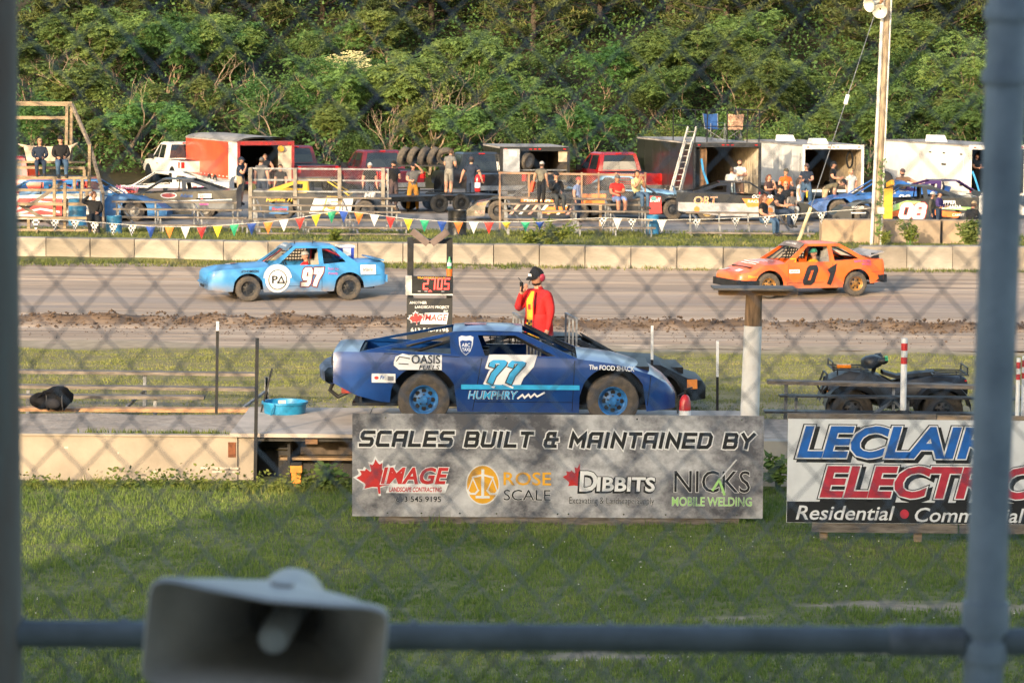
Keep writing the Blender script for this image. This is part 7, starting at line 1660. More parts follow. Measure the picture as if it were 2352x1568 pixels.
def d74(t, f):
    mb = MB(); flat_poly(mb, [(-2.0, .22), (-.2, .2), (2.3, .34), (2.3, .66), (-.6, .56), (-1.6, .50)], f, 3, 0); stroke(mb, f, [(-1.6, .58), (-.6, .58), (2.3, .68)], .03, 0, .002); numerals(mb, '74', f, .24, -.95, .50, .50, [(.11, 1)], shear=.2, off=.003); ellipse(mb, f, .15, .80, .28, .10, 0, .003); ellipse(mb, f, .15, .80, .24, .07, 2, .004); put_text(mb, 'Adams', f, .12, .75, .74, .42, .1, .02, 1, 4, .003); rect(mb, f, 1.15, .72, 1.6, .87, 0, .003); put_text(mb, 'Lizette', f, .08, 1.38, .76, .34, .1, .01, 1, 5, .004); rect(mb, f, 1.2, .48, 1.5, .56, 6, .003); mb.build('side_lettering', [WHITEP, YELP, C('dull_red', .45, .08, .08), C('race_slate', .13, .14, .15, rough=.4), BLUEP, BLACKP, MAGP], t)
wedge_car('black and slate race car number 74 behind the low empty bleacher', 385, 97.5, -1, K_, C('roof_slate', .05, .055, .065, rough=.4), SIL, d74, tyre=RUBBER)
def dmow(t, f):
    mb = MB(); put_text(mb, 'Mowery', f, .17, -1.0, .72, .85, .1, .02, 1, 1, .001); put_text(mb, 'RACING', f, .08, -.9, .60, .5, .1, .01, 1, 2, .001)
    for k in range(5): flat_poly(mb, [(1.1 + k * .25, .3), (1.3 + k * .25, .3), (1.5 + k * .22, .85), (1.35 + k * .22, .85)], f, (2, 3, 2, 4, 3)[k], .001)
    mb.build('side_lettering', [WHITEP, C('print_purple', .22, .05, .15), REDP, MAGP, BLUEP], t)
wedge_car('white race car with a long sloped roof and pink striped tail behind car 74', 365, 103.5, -1, WH_, WH_, SIL, dmow, L=5.3)
def dblu(t, f):
    mb = MB(); flat_poly(mb, [(-.2, .8), (.5, .84), (.4, .7), (-.1, .68)], f, 0, 0); mb.build('side_lettering', [WHITEP], t)
wedge_car('blue race car with its nose beside the blue drum behind the low empty bleacher', 222, 95.6, 1, C('race_blue', .03, .13, .42, rough=.35), C('race_blue', .03, .13, .42, rough=.35), SIL, dblu)
def drwb(t, f):
    mb = MB(); flat_poly(mb, [(-.6, .3), (1.2, .24), (1.2, .80), (-.2, .80)], f, 1, 0); stroke(mb, f, [(-.5, .34), (.3, .7), (1.1, .62)], .07, 0, .002); stroke(mb, f, [(-.3, .3), (.5, .45), (1.1, .36)], .06, 0, .0025); mb.build('side_lettering', [WHITEP, REDP], t)
wedge_car('white red and blue modified race car behind the tall wooden bleacher', 70, 94.6, -1, WH_, C('race_blue', .03, .13, .42, rough=.35), SIL, drwb, tyre=RUBBERB)
def dbl2(t, f):
    mb = MB(); put_text(mb, '00', f, .2, .9, .70, .4, .1, .02, 1, 0, 0); mb.build('side_lettering', [WHITEP], t)
wedge_car('blue race car with black stripes being worked on by the bending man', 2010, 100.4, -1, C('race_blue2', .025, .12, .40, rough=.35), C('race_blue2', .025, .12, .40, rough=.35), DKSTEEL, dbl2)
def dpur(t, f):
    mb = MB(); rect(mb, f, -.2, .5, .7, .8, 1, 0); mb.build('side_lettering', [WHITEP, REDP], t)
wedge_car('white race car with a purple and white striped roof by the shut trailer', 2190, 101.5, 1, WH_, C('purple_roof', .06, .03, .12, rough=.35), DKSTEEL, dpur)
# pale blue sedan with a plain rounded body
SEDB = M('pale_blue_paint', (.20, .40, .62), rough=.3, var=.08, coat=.5)
p = onground(1440, 103)
sc_ = coupe('parked_sedan', 'pale blue sedan parked behind the rusty mesh screens', p, 0, SEDB, tail=-2.2, nose=2.2, visor=None, roofz=1.36, r=.32)
# fire extinguisher by the black pickup
extinguisher(W(1097, 440, 106.5) - Vector((0, 0, 0)), 'red fire extinguisher on a stand by the walking man in navy', 1.4)
MB().b2((-.1, -.1, 0), (.1, .1, .1))

# ================================================================== SHRUBS ON THE BANK BEHIND THE WALL
def weed(zx, d, H, n, label, spread=.4, mat=GW, leaf=.12, seed=1):
    rg = random.Random(seed); p = onground(zx, d); t = thing('leafy_weed', label, 'plant', p); st_ = MB(); V = []
    for k in range(max(4, n // 60)):
        a = rg.uniform(0, 6.28); tip = Vector((math.cos(a) * spread * rg.random(), math.sin(a) * spread * .6 * rg.random(), H * rg.uniform(.6, 1))); st_.tube([(tip.x * .2, tip.y * .2, 0), tip * .55 + Vector((0, 0, .04)), tip], [.012, .009, .005], 4)
        for j in range(n // max(4, n // 60)):
            c = Vector((tip.x, tip.y, tip.z)) * rg.uniform(.25, 1.0) + Vector((rg.gauss(0, .05), rg.gauss(0, .05), 0)); u = Vector((rg.gauss(0, 1), rg.gauss(0, 1), rg.gauss(.2, .4))).normalized(); v = u.orthogonal().normalized(); s = leaf * rg.uniform(.6, 1.3)
            V += [c, c + u * s * .5 + v * s * .25, c + u * s, c + u * s * .5 - v * s * .25]
    st_.build('stem', LEAVES[0], t); leafobj('foliage', np.array([tuple(q) for q in V], dtype=np.float32), mat).parent = t
weed(1262, 82.0, .85, 900, 'big pale green weed clump in front of the screened bleacher', .8, seed=1)
weed(1215, 83.0, .5, 400, 'lower weed clump left of the big pale weed', .6, seed=2)
weed(772, 82.0, .55, 300, 'upright weed under the peak of the pennant string', .2, seed=3)
weed(2228, 83.4, .85, 800, 'small leafy green bush in front of the concrete blocks', .42, mat=LEAVES[1], seed=4, leaf=.16)
weed(2090, 84.3, .8, 420, 'pale dry weed leaning on the concrete block', .45, seed=5)
weed(2030, 84.2, .5, 260, 'tuft of weeds at the foot of the light pole', .4, seed=6)
weed(750, 36.55, .42, 120, 'single green thistle beside the scale deck', .1, mat=G1, seed=7)
weed(1790, 36.7, .5, 200, 'green weed between the two sponsor boards', .2, mat=G1, seed=8)
# ================================================================== PEOPLE
CL = {}
def cloth(r, g, b): 
    k = (r, g, b)
    if k not in CL: CL[k] = C('cloth_%d_%d_%d' % (r * 100, g * 100, b * 100), r, g, b, rough=.85, var=.14, scale=7, spec=.2)
    return CL[k]
BLK_ = cloth(.018, .018, .02); NVY = cloth(.025, .035, .06); GRY = cloth(.12, .12, .125); LGR = cloth(.45, .44, .43); WHC = cloth(.72, .71, .68); JEAN = cloth(.06, .11, .19); DJEAN = cloth(.03, .045, .08); KHA = cloth(.40, .30, .19); OLV = cloth(.12, .105, .07)
ORC_ = cloth(.75, .14, .03); REDC = cloth(.62, .03, .03); MUS = cloth(.45, .21, .03); YELC = cloth(.70, .62, .30); BLUC = cloth(.16, .24, .48); PUR = cloth(.06, .045, .16); BRN = cloth(.18, .11, .075); CHR = cloth(.10, .07, .07)
HAIRB = C('hair_brown', .07, .04, .022, rough=.7, var=.3, scale=30); HAIRD = C('hair_black', .015, .012, .01, rough=.7, var=.3, scale=30); HAIRL = C('hair_blond', .46, .33, .16, rough=.7, var=.3, scale=30); HAIRR = C('hair_auburn', .14, .05, .025, rough=.7, var=.3, scale=30)
EYE = C('eye_dark', .015, .012, .01, rough=.3); SHOE = C('shoe_dark', .03, .028, .027, rough=.7); SHOEW = C('shoe_light', .45, .42, .4, rough=.7); LIP = C('lips', .40, .13, .10, rough=.5)
UP = ('waist', 'chest', 'neckb', 'neck', 'shL', 'shR', 'elL', 'elR', 'wrL', 'wrR', 'haL', 'haR')
ARM = {  # elbow, wrist, palm end (x outwards, y front is negative)
 'down': ((.245, .03, 1.13), (.265, -.05, .88), (.265, -.08, .80)), 'hip': ((.34, .06, 1.16), (.19, -.06, .98), (.15, -.12, .97)), 'brow': ((.36, -.10, 1.40), (.14, -.19, 1.61), (.06, -.18, 1.66)),
 'fwd': ((.23, -.06, 1.13), (.14, -.29, 1.10), (.10, -.36, 1.12)), 'cross': ((.25, -.06, 1.13), (-.02, -.22, 1.15), (-.10, -.20, 1.17)), 'mouth': ((.24, -.19, 1.14), (.08, -.25, 1.39), (.04, -.21, 1.46)),
 'out': ((.42, -.08, 1.27), (.66, -.16, 1.20), (.75, -.19, 1.19)), 'lap': ((.24, -.02, 1.14), (.12, -.26, 1.06), (.07, -.33, 1.05)), 'reach': ((.22, -.22, 1.22), (.14, -.46, 1.16), (.12, -.55, 1.14)), 'wheel': ((.24, -.2, 1.15), (.15, -.42, 1.24), (.12, -.49, 1.26)), 'away': ((.30, .0, 1.15), (.38, -.06, .92), (.40, -.08, .84))}
PEOPLE = []
def skeleton(legs, armL, armR, bend, twist=0.0):
    J = {'pelvis': (0, 0, .93), 'waist': (0, .0, 1.07), 'chest': (0, -.005, 1.29), 'neckb': (0, .0, 1.44), 'neck': (0, -.012, 1.525), 'shL': (.185, .005, 1.40), 'shR': (-.185, .005, 1.40)}
    for s, n, a in ((1, 'L', armL), (-1, 'R', armR)):
        for q, p in zip(('el', 'wr', 'ha'), ARM[a]): J[q + n] = (s * p[0], p[1], p[2])
    J['head'] = (0, -.032, 1.61)
    for s, n in ((1, 'L'), (-1, 'R')):
        if legs == 'sit': L = ((.09, -.02, .90), (.13, -.44, .93), (.12, -.44, .51), (.13, -.60, .45))
        elif legs == 'drive': L = ((.09, -.02, .90), (.13, -.42, .99), (.12, -.78, .80), (.12, -.84, .92))
        elif legs == 'walk': L = ((.09, 0, .90), (.10, -.12 * s, .50), (.10, -.18 * s + .05, .10), (.11, -.18 * s - .10, .05))
        elif legs == 'squat': L = ((.09, -.02, .90), (.16, -.36, .95), (.14, -.10, .62), (.15, -.26, .57))
        elif legs == 'wide': L = ((.10, 0, .90), (.15, -.02, .50), (.18, .02, .09), (.21, -.12, .03))
        else: L = ((.09, 0, .90), (.105, -.02, .50), (.105, .02, .09), (.12, -.13, .03))
        for q, p in zip(('hip', 'kn', 'an', 'to'), L): J[q + n] = (s * p[0], p[1], p[2])
    J = {k: Vector(v) for k, v in J.items()}
    if bend:
        m_ = Matrix.Translation((0, 0, .95)) @ Matrix.Rotation(bend, 4, 'X') @ Matrix.Translation((0, 0, -.95))
        for k in J:
            if k in UP or k == 'head': J[k] = m_ @ J[k]
    drop = {'sit': -.43, 'drive': -.43, 'squat': -.54}.get(legs, 0)
    for k in J: J[k].z += drop
    return J
RAD = {'pelvis': (.182, .145), 'waist': (.175, .140), 'chest': (.198, .148), 'neckb': (.075, .07), 'neck': (.052, .055), 'shL': (.098, .098), 'shR': (.098, .098), 'elL': (.062, .062), 'elR': (.062, .062), 'wrL': (.031, .031), 'wrR': (.031, .031), 'haL': (.040, .022), 'haR': (.040, .022),
       'hipL': (.122, .126), 'hipR': (.122, .126), 'knL': (.086, .088), 'knR': (.086, .088), 'anL': (.056, .058), 'anR': (.056, .058), 'toL': (.042, .032), 'toR': (.042, .032)}
BONES = [('pelvis', 'waist'), ('waist', 'chest'), ('chest', 'neckb'), ('neckb', 'neck'), ('chest', 'shL'), ('chest', 'shR'), ('shL', 'elL'), ('shR', 'elR'), ('elL', 'wrL'), ('elR', 'wrR'), ('wrL', 'haL'), ('wrR', 'haR'), ('pelvis', 'hipL'), ('pelvis', 'hipR'), ('hipL', 'knL'), ('hipR', 'knR'), ('knL', 'anL'), ('knR', 'anR'), ('anL', 'toL'), ('anR', 'toR')]
def person(label, loc, face, H=1.75, legs='stand', armL='down', armR='down', bend=0.0, top=BLK_, bottom=JEAN, sleeve='short', leg='long', hair=HAIRB, cap=None, long_hair=False, skin=SKIN, shoes=SHOE, fat=1.0, look=0.0, beard=False, glasses=False, visor_dir=0.0, skirt=False, extra=None, dress=False, nod=0.0):
    PEOPLE.append(dict(locals()))
def build_people():
    tmp = []
    for P in PEOPLE:
        J = skeleton(P['legs'], P['armL'], P['armR'], P['bend']); names = [k for k in J if k != 'head']
        me = bpy.data.meshes.new('person'); me.from_pydata([J[k] for k in names], [(names.index(a), names.index(b)) for a, b in BONES], [])
        o = bpy.data.objects.new('person_tmp', me); COL.objects.link(o); sk = o.modifiers.new('s', 'SKIN'); sk.branch_smoothing = .6
        for i, k in enumerate(names):
            f = P['fat'] if k in ('pelvis', 'waist', 'chest', 'hipL', 'hipR') else (1 + (P['fat'] - 1) * .5)
            r = RAD[k]; v = me.skin_vertices[0].data[i]; v.radius = (r[0] * f, r[1] * f); v.use_root = (k == 'pelvis')
        sb_ = o.modifiers.new('b', 'SUBSURF'); sb_.levels = 1; sb_.render_levels = 1
        tmp.append((P, J, o))
    bpy.context.view_layer.update(); dg = bpy.context.evaluated_depsgraph_get()
    for P, J, o in tmp:
        me = bpy.data.meshes.new_from_object(o.evaluated_get(dg))
        V = [tuple(v.co) for v in me.vertices]; F = [tuple(p.vertices) for p in me.polygons]
        C_ = [sum((Vector(V[i]) for i in f), Vector()) / len(f) for f in F]; MI = []
        for c in C_:
            best = None
            for a, b in BONES:
                A, B = J[a], J[b]; d = B - A; t = max(0, min(1, (c - A).dot(d) / max(1e-6, d.length_squared))); q = (c - A - d * t).length / (RAD[a][0] * (1 - t) + RAD[b][0] * t)
                if best is None or q < best[0]: best = (q, a, b, t)
            _, a, b, t = best
            if b == 'neck': mi = 2 if t > .35 else 0
            elif a[:2] == 'sh': mi = 0 if (P['sleeve'] == 'long' or (P['sleeve'] == 'short' and t < .62)) else 2
            elif a[:2] == 'el': mi = 0 if P['sleeve'] == 'long' else 2
            elif a[:2] == 'wr': mi = 2
            elif a[:3] == 'hip': mi = 1 if (P['leg'] == 'long' or t < .95) else 2
            elif a[:2] == 'kn': mi = 1 if (P['leg'] == 'long' or (P['leg'] == 'short' and t < .08)) else 2
            elif a[:2] == 'an': mi = 3
            elif b[:3] == 'hip' or a == 'pelvis': mi = 1 if t < .35 and not P['dress'] else 0
            else: mi = 0
            if b[:3] == 'hip' and not P['dress']: mi = 1
            if P['dress'] and mi == 1 and a[:3] in ('hip', 'pel'): mi = 0
            MI.append(mi)
        mb = MB(); mb.v = V; mb.f = F; mb.m = MI
        # hands: four fingers and a thumb, slightly curled
        for n, s in (('L', 1), ('R', -1)):
            w0, h0, e0 = J['wr' + n], J['ha' + n], J['el' + n]; d = (h0 - w0).normalized(); fore = (w0 - e0).normalized()
            side = d.cross(Vector((s, .3, .2))).normalized(); nrm = side.cross(d).normalized()
            for k, Lf in enumerate((.070, .080, .075, .058)):
                a = h0 - d * .012 + side * (.027 - .018 * k); b = a + d * Lf * .55 + nrm * .008; c = b + d * Lf * .38 + nrm * .022 * (1 if s > 0 else 1)
                mb.tube([a, b, c], [.0095, .009, .0075], 5, 2)
            a = w0 + d * .03 + side * .028; mb.tube([a, a + side * .03 + d * .03, a + side * .035 + d * .065], [.012, .0105, .008], 5, 2)
        # head
        hc = J['head']; up = (J['neck'] - J['neckb']).normalized() if P['bend'] else Vector((0, 0, 1))
        Rm = Matrix.Rotation(P['look'], 3, 'Z') @ Matrix.Rotation(P['bend'] * .6 + P['nod'], 3, 'X')
        n, m2 = 18, 14; o0 = len(mb.v)
        for i in range(m2 + 1):
            ph = PI * i / m2
            for k in range(n):
                th = 2 * PI * k / n - PI / 2; x, y, z = math.sin(ph) * math.cos(th), math.sin(ph) * math.sin(th), math.cos(ph)
                v = Vector((x * .083, y * .102, z * .124))
                if z < -.1: v.x *= 1 - .30 * min(1, (-z - .1)); v.y *= 1 - .10 * (-z)        # jaw
                if y < -.4:
                    v.y *= .95 - .03 * abs(z)
                    if abs(x) < .22 and -.40 < z < .10: v.y -= .020 * (1 - abs(x) / .22) * (1 if z < -.1 else .4 + .6 * (.1 - z) / .2)   # nose
                    if .0 < z < .30 and .25 < abs(x) < .6: v.y += .008                                                                  # eye sockets
                mb.v.append(tuple(hc + Rm @ v))
        for i in range(m2):
            for k in range(n): mb.f.append((o0 + i * n + k, o0 + (i + 1) * n + k, o0 + (i + 1) * n + (k + 1) % n, o0 + i * n + (k + 1) % n)); mb.m.append(2)
        for s in (-1, 1):
            blob(mb, hc + Rm @ Vector((s * .032, -.090, .017)), (.014, .008, .008), 8, 4, mi=4); blob(mb, hc + Rm @ Vector((s * .084, .008, -.004)), (.011, .02, .03), 8, 5, mi=2)
            mb.add([hc + Rm @ Vector(q) for q in ((s * .014, -.0995, .036), (s * .05, -.091, .038), (s * .05, -.091, .046), (s * .014, -.1005, .044))], [(0, 1, 2, 3)], 4)
        mb.add([hc + Rm @ Vector(q) for q in ((-.026, -.0965, -.058), (.026, -.0965, -.058), (.016, -.0985, -.049), (-.016, -.0985, -.049))], [(0, 1, 2, 3)], 5)
        mb.tube([J['neckb'] + Vector((0, 0, .02)), J['neck'], hc - up * .05], [.062, .055, .052], 10, 2)
        k = P['H'] / 1.755
        t = thing('person', P['label'], 'person', P['loc'], P['face'], 'people at the speedway'); t.scale = (k, k, k)
        mb.build('body', [P['top'], P['bottom'], P['skin'], P['shoes'], EYE, LIP], t, smooth=80)
        # hair, cap, beard, glasses
        def shell(name, mat, test, grow_, bump=0.0):
            hb = MB(); n, m2 = 18, 12; idx = {}
            for i in range(m2 + 1):
                ph = PI * i / m2
                for q in range(n):
                    th = 2 * PI * q / n - PI / 2; x, y, z = math.sin(ph) * math.cos(th), math.sin(ph) * math.sin(th), math.cos(ph)
                    g = grow_ + bump * noise.noise(Vector((x * 4, y * 4, z * 4)))
                    hb.v.append(tuple(hc + Rm @ Vector((x * (.083 + g), y * (.102 + g), z * (.124 + g))))); idx[(i, q)] = (x, y, z)
            for i in range(m2):
                for q in range(n):
                    c = [idx[(i, q)], idx[(i + 1, q)], idx[(i + 1, (q + 1) % n)], idx[(i, (q + 1) % n)]]; a = [sum(w_[j] for w_ in c) / 4 for j in range(3)]
                    if test(*a): hb.f.append((i * n + q, (i + 1) * n + q, (i + 1) * n + (q + 1) % n, i * n + (q + 1) % n)); hb.m.append(0)
            us = sorted({i for f in hb.f for i in f}); rm = {a: b for b, a in enumerate(us)}; hb.v = [hb.v[i] for i in us]; hb.f = [tuple(rm[i] for i in f) for f in hb.f]
            return hb.build(name, mat, t, smooth=80)
        if P['hair']: shell('hair', P['hair'], lambda x, y, z: z > .45 + (-.35 if y > -.3 else .1) - (.55 if y > .25 else 0), .012, .012)
        if P['long_hair']:
            hb = MB(); hb.tube([hc + Rm @ Vector((0, .06, .06)), hc + Rm @ Vector((0, .105, -.06)), hc + Vector((0, .10, -.20)), hc + Vector((0, .095, -.32))], [.07, .085, .075, .03], 10); hb.build('long_hair', P['hair'], t, smooth=80)
        if P['cap']:
            cp = shell('cap', P['cap'], lambda x, y, z: z > .22, .020)
            br_ = MB(); V_ = []; vd = P['visor_dir']; Rv = Rm @ Matrix.Rotation(vd, 3, 'Z')
            for rr in (0, 1):
                for q in range(9): a = R(-62 + q * 15.5); V_.append(hc + Rv @ Vector((math.sin(a) * (.096 + .004 * rr), -math.cos(a) * (.108 + .078 * rr), .048 - .024 * rr)))
            br_.add(V_, [(q, q + 1, q + 10, q + 9) for q in range(8)]); br_.add([v + Vector((0, 0, -.006)) for v in V_], [(q + 9, q + 10, q + 1, q) for q in range(8)]); br_.build('cap_brim', P['cap'], cp)
        if P['beard']: shell('beard', HAIRD, lambda x, y, z: y < -.05 and -.95 < z < -.38, .010, .006)
        if P['glasses']:
            gb_ = MB()
            for s in (-1, 1): blob(gb_, hc + Rm @ Vector((s * .031, -.092, .016)), (.024, .008, .018), 10, 5)
            gb_.tube([hc + Rm @ Vector((-.07, -.04, .02)), hc + Rm @ Vector((-.055, -.09, .02)), hc + Rm @ Vector((.055, -.09, .02)), hc + Rm @ Vector((.07, -.04, .02))], .004, 5); gb_.build('sunglasses', BLACK, t)
        if P['extra']: P['extra'](t, J, hc, Rm)
        bpy.data.objects.remove(o)
    for m_ in [m_ for m_ in bpy.data.meshes if m_.users == 0]: bpy.data.meshes.remove(m_)
D = R
def gp(zx, d, z=None): p = onground(zx, d); return (p.x, d, p.z if z is None else z)
def at(zx, zy, d): p = W(zx, zy, d); return (p.x, p.y, p.z)

# --- the man in the red jacket
def jacketman(t, J, hc, Rm):
    YJ = C('yellow_shirt', .72, .45, .03, rough=.8); BS = C('black_stripe', .02, .02, .02)
    def front(u, v, off):     # u: 0..1 across the open front, v: height
        th = -PI / 2 + (u - .5) * .66 + .12; a = np.interp(v, [.88, 1.07, 1.29, 1.42], [.215, .200, .222, .12]); b = np.interp(v, [.88, 1.07, 1.29, 1.42], [.175, .165, .172, .10])
        return Vector((math.cos(th) * (a + off), math.sin(th) * (b + off) - .004, v))
    mb = MB(); nv = 16; nu = 7; V = [front(i / (nu - 1), .84 + .58 * j / nv, .012) for j in range(nv + 1) for i in range(nu)]
    for j in range(nv):
        for i in range(nu - 1):
            a = j * nu + i; mi = 1 if (j < 5 and (j + i // 2) % 2 == 0) else (2 if j in (9, 10) and i in (2, 3) else 0); mb.f.append((a, a + 1, a + nu + 1, a + nu)); mb.m.append(mi)
    mb.v = [tuple(v) for v in V]; mb.build('yellow_shirt', [YJ, BS, REDC], t, smooth=60)
    for sg in (0, 1):      # jacket edges and hem
        mb = MB(); mb.tube([front(sg, z, .014) for z in np.linspace(.82, 1.42, 9)], .011, 6); mb.build('jacket_edge', REDC, t, smooth=60)
    mb = MB(); S = []
    for z, k in ((1.10, 1.0), (1.0, 1.10), (.90, 1.17), (.80, 1.20)): S.append([Vector((math.cos(th) * .205 * k, math.sin(th) * .165 * k, z)) for th in np.linspace(-PI / 2 + .5, PI * 1.5 - .5, 22)])
    for i in range(3):
        o = len(mb.v); mb.v += [tuple(v) for v in S[i]] + [tuple(v) for v in S[i + 1]]; n = 22
        for k in range(n - 1): mb.f.append((o + k, o + k + 1, o + n + k + 1, o + n + k)); mb.m.append(0)
    mb.build('jacket_skirt', REDC, t, smooth=60)
    mb = MB(); S = [[Vector((math.cos(a) * .215, math.sin(a) * .175, z)) for a in np.linspace(0, 2 * PI, 24, endpoint=False)] for z in (.775, .80, .83)]; loft(mb, S); mb.build('hi_vis_hem', [YJ], t, smooth=60)
    # headset: band, ear cups, boom; radio microphone in the fist
    hs = MB(); hs.tube([hc + Rm @ Vector((math.sin(a) * .113, .01, math.cos(a) * .15)) for a in np.linspace(-1.7, 1.7, 15)], .010, 6); b = hs.build('headset_band', BLACK, t, smooth=60)
    for s in (-1, 1): mb = MB(); blob(mb, hc + Rm @ Vector((s * .106, .01, .0)), (.028, .048, .055), 12, 8); mb.build('ear_cup', C('headset_red', .45, .03, .06, rough=.4), b, smooth=60)
    mb = MB(); mb.tube([hc + Rm @ Vector((-.10, -.03, -.03)), hc + Rm @ Vector((-.08, -.10, -.06)), hc + Rm @ Vector((-.03, -.13, -.055))], .006, 5); mb.build('boom', BLACK, b)
    ha = J['haR']; mb = MB(); mb.beam(ha + Vector((-.02, -.04, -.05)), ha + Vector((-.02, -.05, .09)), .045, .03); mb.build('radio', BLACK, t); mb = MB(); mb.tube([ha + Vector((-.02, -.05, .09)), ha + Vector((-.05, -.08, .15))], .006, 5); mb.build('radio_aerial', BLACK, t)
    for i, q in enumerate(((-.03, -.112, .075), (0, -.116, .075), (.03, -.112, .075))): pass
    mb = MB(); mb.add([hc + Rm @ Vector(q) for q in ((-.035, -.124, .056), (.035, -.124, .056), (.032, -.116, .09), (-.032, -.116, .09))], [(0, 1, 2, 3)]); mb.build('cap_badge', WHITEP, t)
sp_ = st.location
pj = W(1236, 775, 41.6)
person('man in a red jacket and yellow shirt holding a radio to his mouth', (pj.x, 41.6, gz(41.6) + .43), D(-52), 1.83, armL='down', armR='mouth', top=REDC, bottom=cloth(.06, .08, .12), sleeve='long', hair=HAIRD, cap=BLK_, look=D(4), fat=1.12, extra=jacketman, nod=D(16), beard=True)
# --- drivers
for car, lab, capm, topm, yaw_ in ((c97, 'driver in a grey helmet at the wheel of the blue race car 97', C('helmet_grey', .45, .45, .45, rough=.3), REDC, 0), (c01, 'driver in a green helmet at the wheel of the orange race car 01', C('helmet_green', .06, .32, .22, rough=.3), cloth(.6, .35, .03), 0)):
    mw = Matrix.Translation(car.t.location) @ Matrix.Rotation(car.t.rotation_euler.z, 4, 'Z'); q = mw @ Vector((-.26, .34, -.02))
    person(lab, q, car.t.rotation_euler.z + PI / 2, 1.60, 'drive', 'wheel', 'wheel', top=topm, sleeve='long', cap=capm, look=D(25))
# --- on the wooden bleacher and the low bleachers
person('blond woman in a dark jacket sitting on the tall wooden bleacher', at(92, 405, 89.95), D(12), 1.62, 'sit', 'lap', 'lap', top=NVY, bottom=DJEAN, sleeve='long', hair=HAIRL, look=D(20), glasses=True)
person('man in black jacket and cap sitting on the tall wooden bleacher', at(140, 408, 89.95), D(14), 1.78, 'sit', 'lap', 'lap', top=BLK_, bottom=JEAN, sleeve='long', cap=BLK_, fat=1.12)
person('person in a black hoodie shading their eyes beside the blue drum', at(216, 535, 87.3), D(8), 1.72, 'sit', 'lap', 'brow', top=BLK_, bottom=BLK_, sleeve='long', hair=HAIRR, fat=1.15)
# --- pit lane, left to right
person('man in navy tee and khaki shorts standing by the red cargo trailer', gp(552, 106), D(75), 1.82, armR='mouth', top=NVY, bottom=KHA, leg='short', cap=NVY, fat=1.1)
person('man in a grey tee with his back turned behind the caged bleacher', gp(601, 106.4), D(165), 1.8, top=GRY, bottom=DJEAN, cap=GRY, fat=1.15)
person('woman in a black top standing inside the red cargo trailer', gp(609, 114.5), D(0), 1.66, armR='down', armL='hip', top=BLK_, bottom=DJEAN, sleeve='none', hair=HAIRB, glasses=True)
person('dark haired person in a black tee behind the caged bleacher', gp(645, 104.4), D(-25), 1.62, top=BLK_, bottom=BLK_, hair=HAIRB, fat=1.15)
person('person in a grey cap and black tee behind the right end of the caged bleacher', gp(849, 104.2), D(10), 1.72, top=BLK_, bottom=DJEAN, cap=LGR)
person('bearded man in a black tee right of the caged bleacher', gp(903, 104.6), D(30), 1.78, armL='fwd', top=BLK_, bottom=CHR, cap=BLK_, beard=True, fat=1.15)
person('man in mustard trousers and grey tee shading his eyes', gp(948, 102.6), D(20), 1.78, 'wide', 'brow', 'fwd', top=GRY, bottom=MUS, cap=BLK_)
person('man in grey shirt and shorts standing on the car hauler', gp(1030, 103.2, gz(103) + .6), D(150), 1.7, armL='fwd', armR='fwd', top=cloth(.16, .155, .15), bottom=cloth(.32, .30, .26), leg='short', hair=HAIRB, bend=D(14))
person('man in a navy tee walking away beside the black pickup', gp(1082, 107.5), D(172), 1.85, 'walk', 'away', 'away', top=NVY, bottom=DJEAN, hair=HAIRD, cap=CHR, fat=1.1)
def redbag(t, J, hc, Rm): mb = MB(); p = J['haL']; mb.box(p + Vector((.05, 0, -.12)), (.13, .16, .42), ry=R(-14)); mb.build('red_bag', C('bag_red', .75, .08, .03, rough=.6), t)
person('boy in a white cap holding a red bag on the screened bleacher', at(1243, 471, 90.7), D(150), 1.40, armL='away', top=cloth(.17, .16, .13), bottom=BLK_, cap=LGR, visor_dir=0, extra=redbag)
person('person in a black hooded top sitting on the screened bleacher', at(1276, 484, 90.6), D(20), 1.66, 'sit', 'lap', 'mouth', top=BLK_, bottom=cloth(.05, .055, .06), sleeve='long', cap=BLK_)
person('man in a blue shirt and red cap behind the mesh screen', gp(1326, 96.0), D(60), 1.56, top=BLUC, bottom=DJEAN, cap=REDC)
person('person in a red tee and blue shorts sitting on the screened bleacher', at(1416, 489, 90.2), D(22), 1.62, 'sit', 'cross', 'lap', top=REDC, bottom=BLUC, leg='short', cap=GRY, skin=SKIN2, fat=1.2)
person('person in a pale yellow shirt eating on the end of the screened bleacher', at(1461, 480, 90.4), D(40), 1.66, 'sit', 'mouth', 'mouth', top=YELC, bottom=JEAN, hair=HAIRD, skin=SKIN2, fat=1.1)
person('child in a pale grey hoodie standing at the black trailer', gp(1679, 105.9), D(160), 1.60, armL='fwd', armR='fwd', top=LGR, bottom=cloth(.15, .2, .24), sleeve='long', hair=HAIRB)
person('man in a white tee with folded arms at the black trailer', gp(1697, 106.3, gz(106) + .12), D(10), 1.76, armL='cross', armR='cross', top=WHC, bottom=BRN, leg='short', hair=HAIRB, cap=None, beard=True)
person('auburn haired woman with hand at her face behind the ORT car', gp(1764, 100.4), D(45), 1.55, armL='mouth', armR='cross', top=cloth(.09, .06, .06), bottom=DJEAN, hair=HAIRR, long_hair=True, glasses=True)
person('man in an orange polo and camouflage cap', gp(1803, 102.2), D(25), 1.70, armL='fwd', top=ORC_, bottom=DJEAN, cap=OLV)
def ybag(t, J, hc, Rm): mb = MB(); blob(mb, J['haL'] + Vector((.04, 0, -.13)), (.09, .05, .17), 12, 8); mb.build('yellow_bag', C('bag_yellow', .80, .60, .03, rough=.5), t, smooth=60)
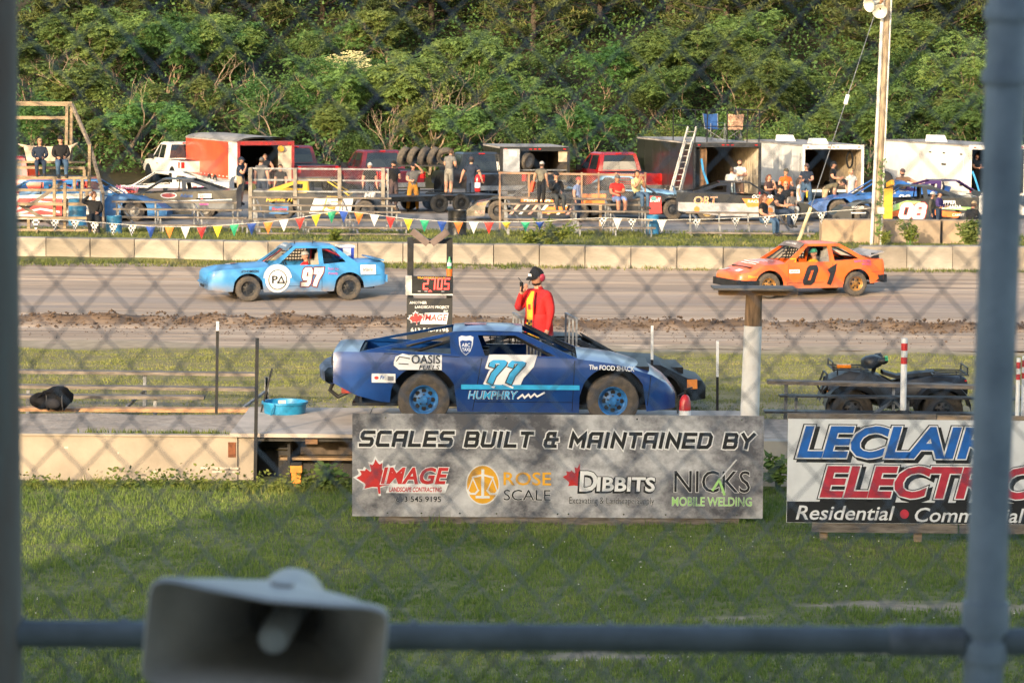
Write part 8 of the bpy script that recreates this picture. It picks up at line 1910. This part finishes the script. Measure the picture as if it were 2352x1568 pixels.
person('girl in a white dress with a ponytail and yellow bag', gp(1834, 101.2), D(85), 1.42, armL='fwd', top=WHC, bottom=WHC, leg='short', hair=HAIRB, long_hair=True, dress=True, extra=ybag)
person('man in navy tee and jeans standing left of the white trailer opening', gp(1851, 106.6), D(-5), 1.72, 'wide', 'fwd', 'fwd', top=NVY, bottom=JEAN, cap=CHR, glasses=True, fat=1.12)
person('man in a black tee turned sideways in the white trailer opening', gp(1911, 108), D(70), 1.76, armL='fwd', armR='fwd', top=BLK_, bottom=BLK_, hair=HAIRD, cap=BLK_)
person('woman with light brown hair in a white top by the white trailer', gp(1953, 106), D(30), 1.56, armL='hip', top=WHC, bottom=WHC, hair=HAIRL, long_hair=True)
person('man in olive shirt and khaki trousers bending over the blue race car', gp(1893, 101.6), D(80), 1.82, 'stand', 'reach', 'reach', bend=D(68), top=OLV, bottom=KHA, hair=HAIRB, cap=BLK_)
person('woman in black top and jeans sitting on the front of the low steel bleacher', at(1752, 541, 87.9), D(62), 1.72, 'sit', 'lap', 'lap', top=BLK_, bottom=JEAN, hair=HAIRR, long_hair=True, fat=1.12)
person('man in a black tee and cap sitting in the low steel bleacher', at(1788, 522, 89.3), D(55), 1.78, 'sit', 'fwd', 'fwd', top=BLK_, bottom=DJEAN, cap=BLK_, fat=1.15)
person('blond woman in sunglasses and black sitting behind the seated child', at(1803, 505, 91.0), D(5), 1.66, 'sit', 'lap', 'lap', top=BLK_, bottom=DJEAN, hair=HAIRL, glasses=True)
person('small child in a grey top sitting beside the man in black', at(1818, 500, 90.4), D(20), 1.15, 'sit', 'lap', 'lap', top=cloth(.26, .23, .21), bottom=cloth(.35, .36, .37), sleeve='long', hair=HAIRB)
person('bearded man in a brown tee leaning on the roof of the purple car', gp(2070, 102.2), D(15), 1.72, armL='out', top=BRN, bottom=DJEAN, cap=CHR, beard=True)
person('man in a white cap and olive jacket beside race car 08', gp(2139, 90.2), D(70), 1.40, armL='fwd', top=cloth(.09, .085, .07), bottom=DJEAN, sleeve='long', cap=WHC)
person('man in a purple shirt beside race car 08', gp(2155, 91.4), D(60), 1.38, armL='fwd', armR='fwd', top=PUR, bottom=DJEAN, sleeve='long', cap=NVY)
person('crouching man in black and a camouflage cap behind the concrete block', gp(2226, 89.6), D(140), 1.72, 'squat', 'reach', 'reach', bend=D(20), top=BLK_, bottom=BLK_, sleeve='long', cap=KHA)
person('person in black standing in the dark trailer doorway by the fence post', gp(2240, 110.8, gz(110) + .5), D(35), 1.5, armL='fwd', armR='fwd', top=BLK_, bottom=BLK_, hair=HAIRB)
build_people()
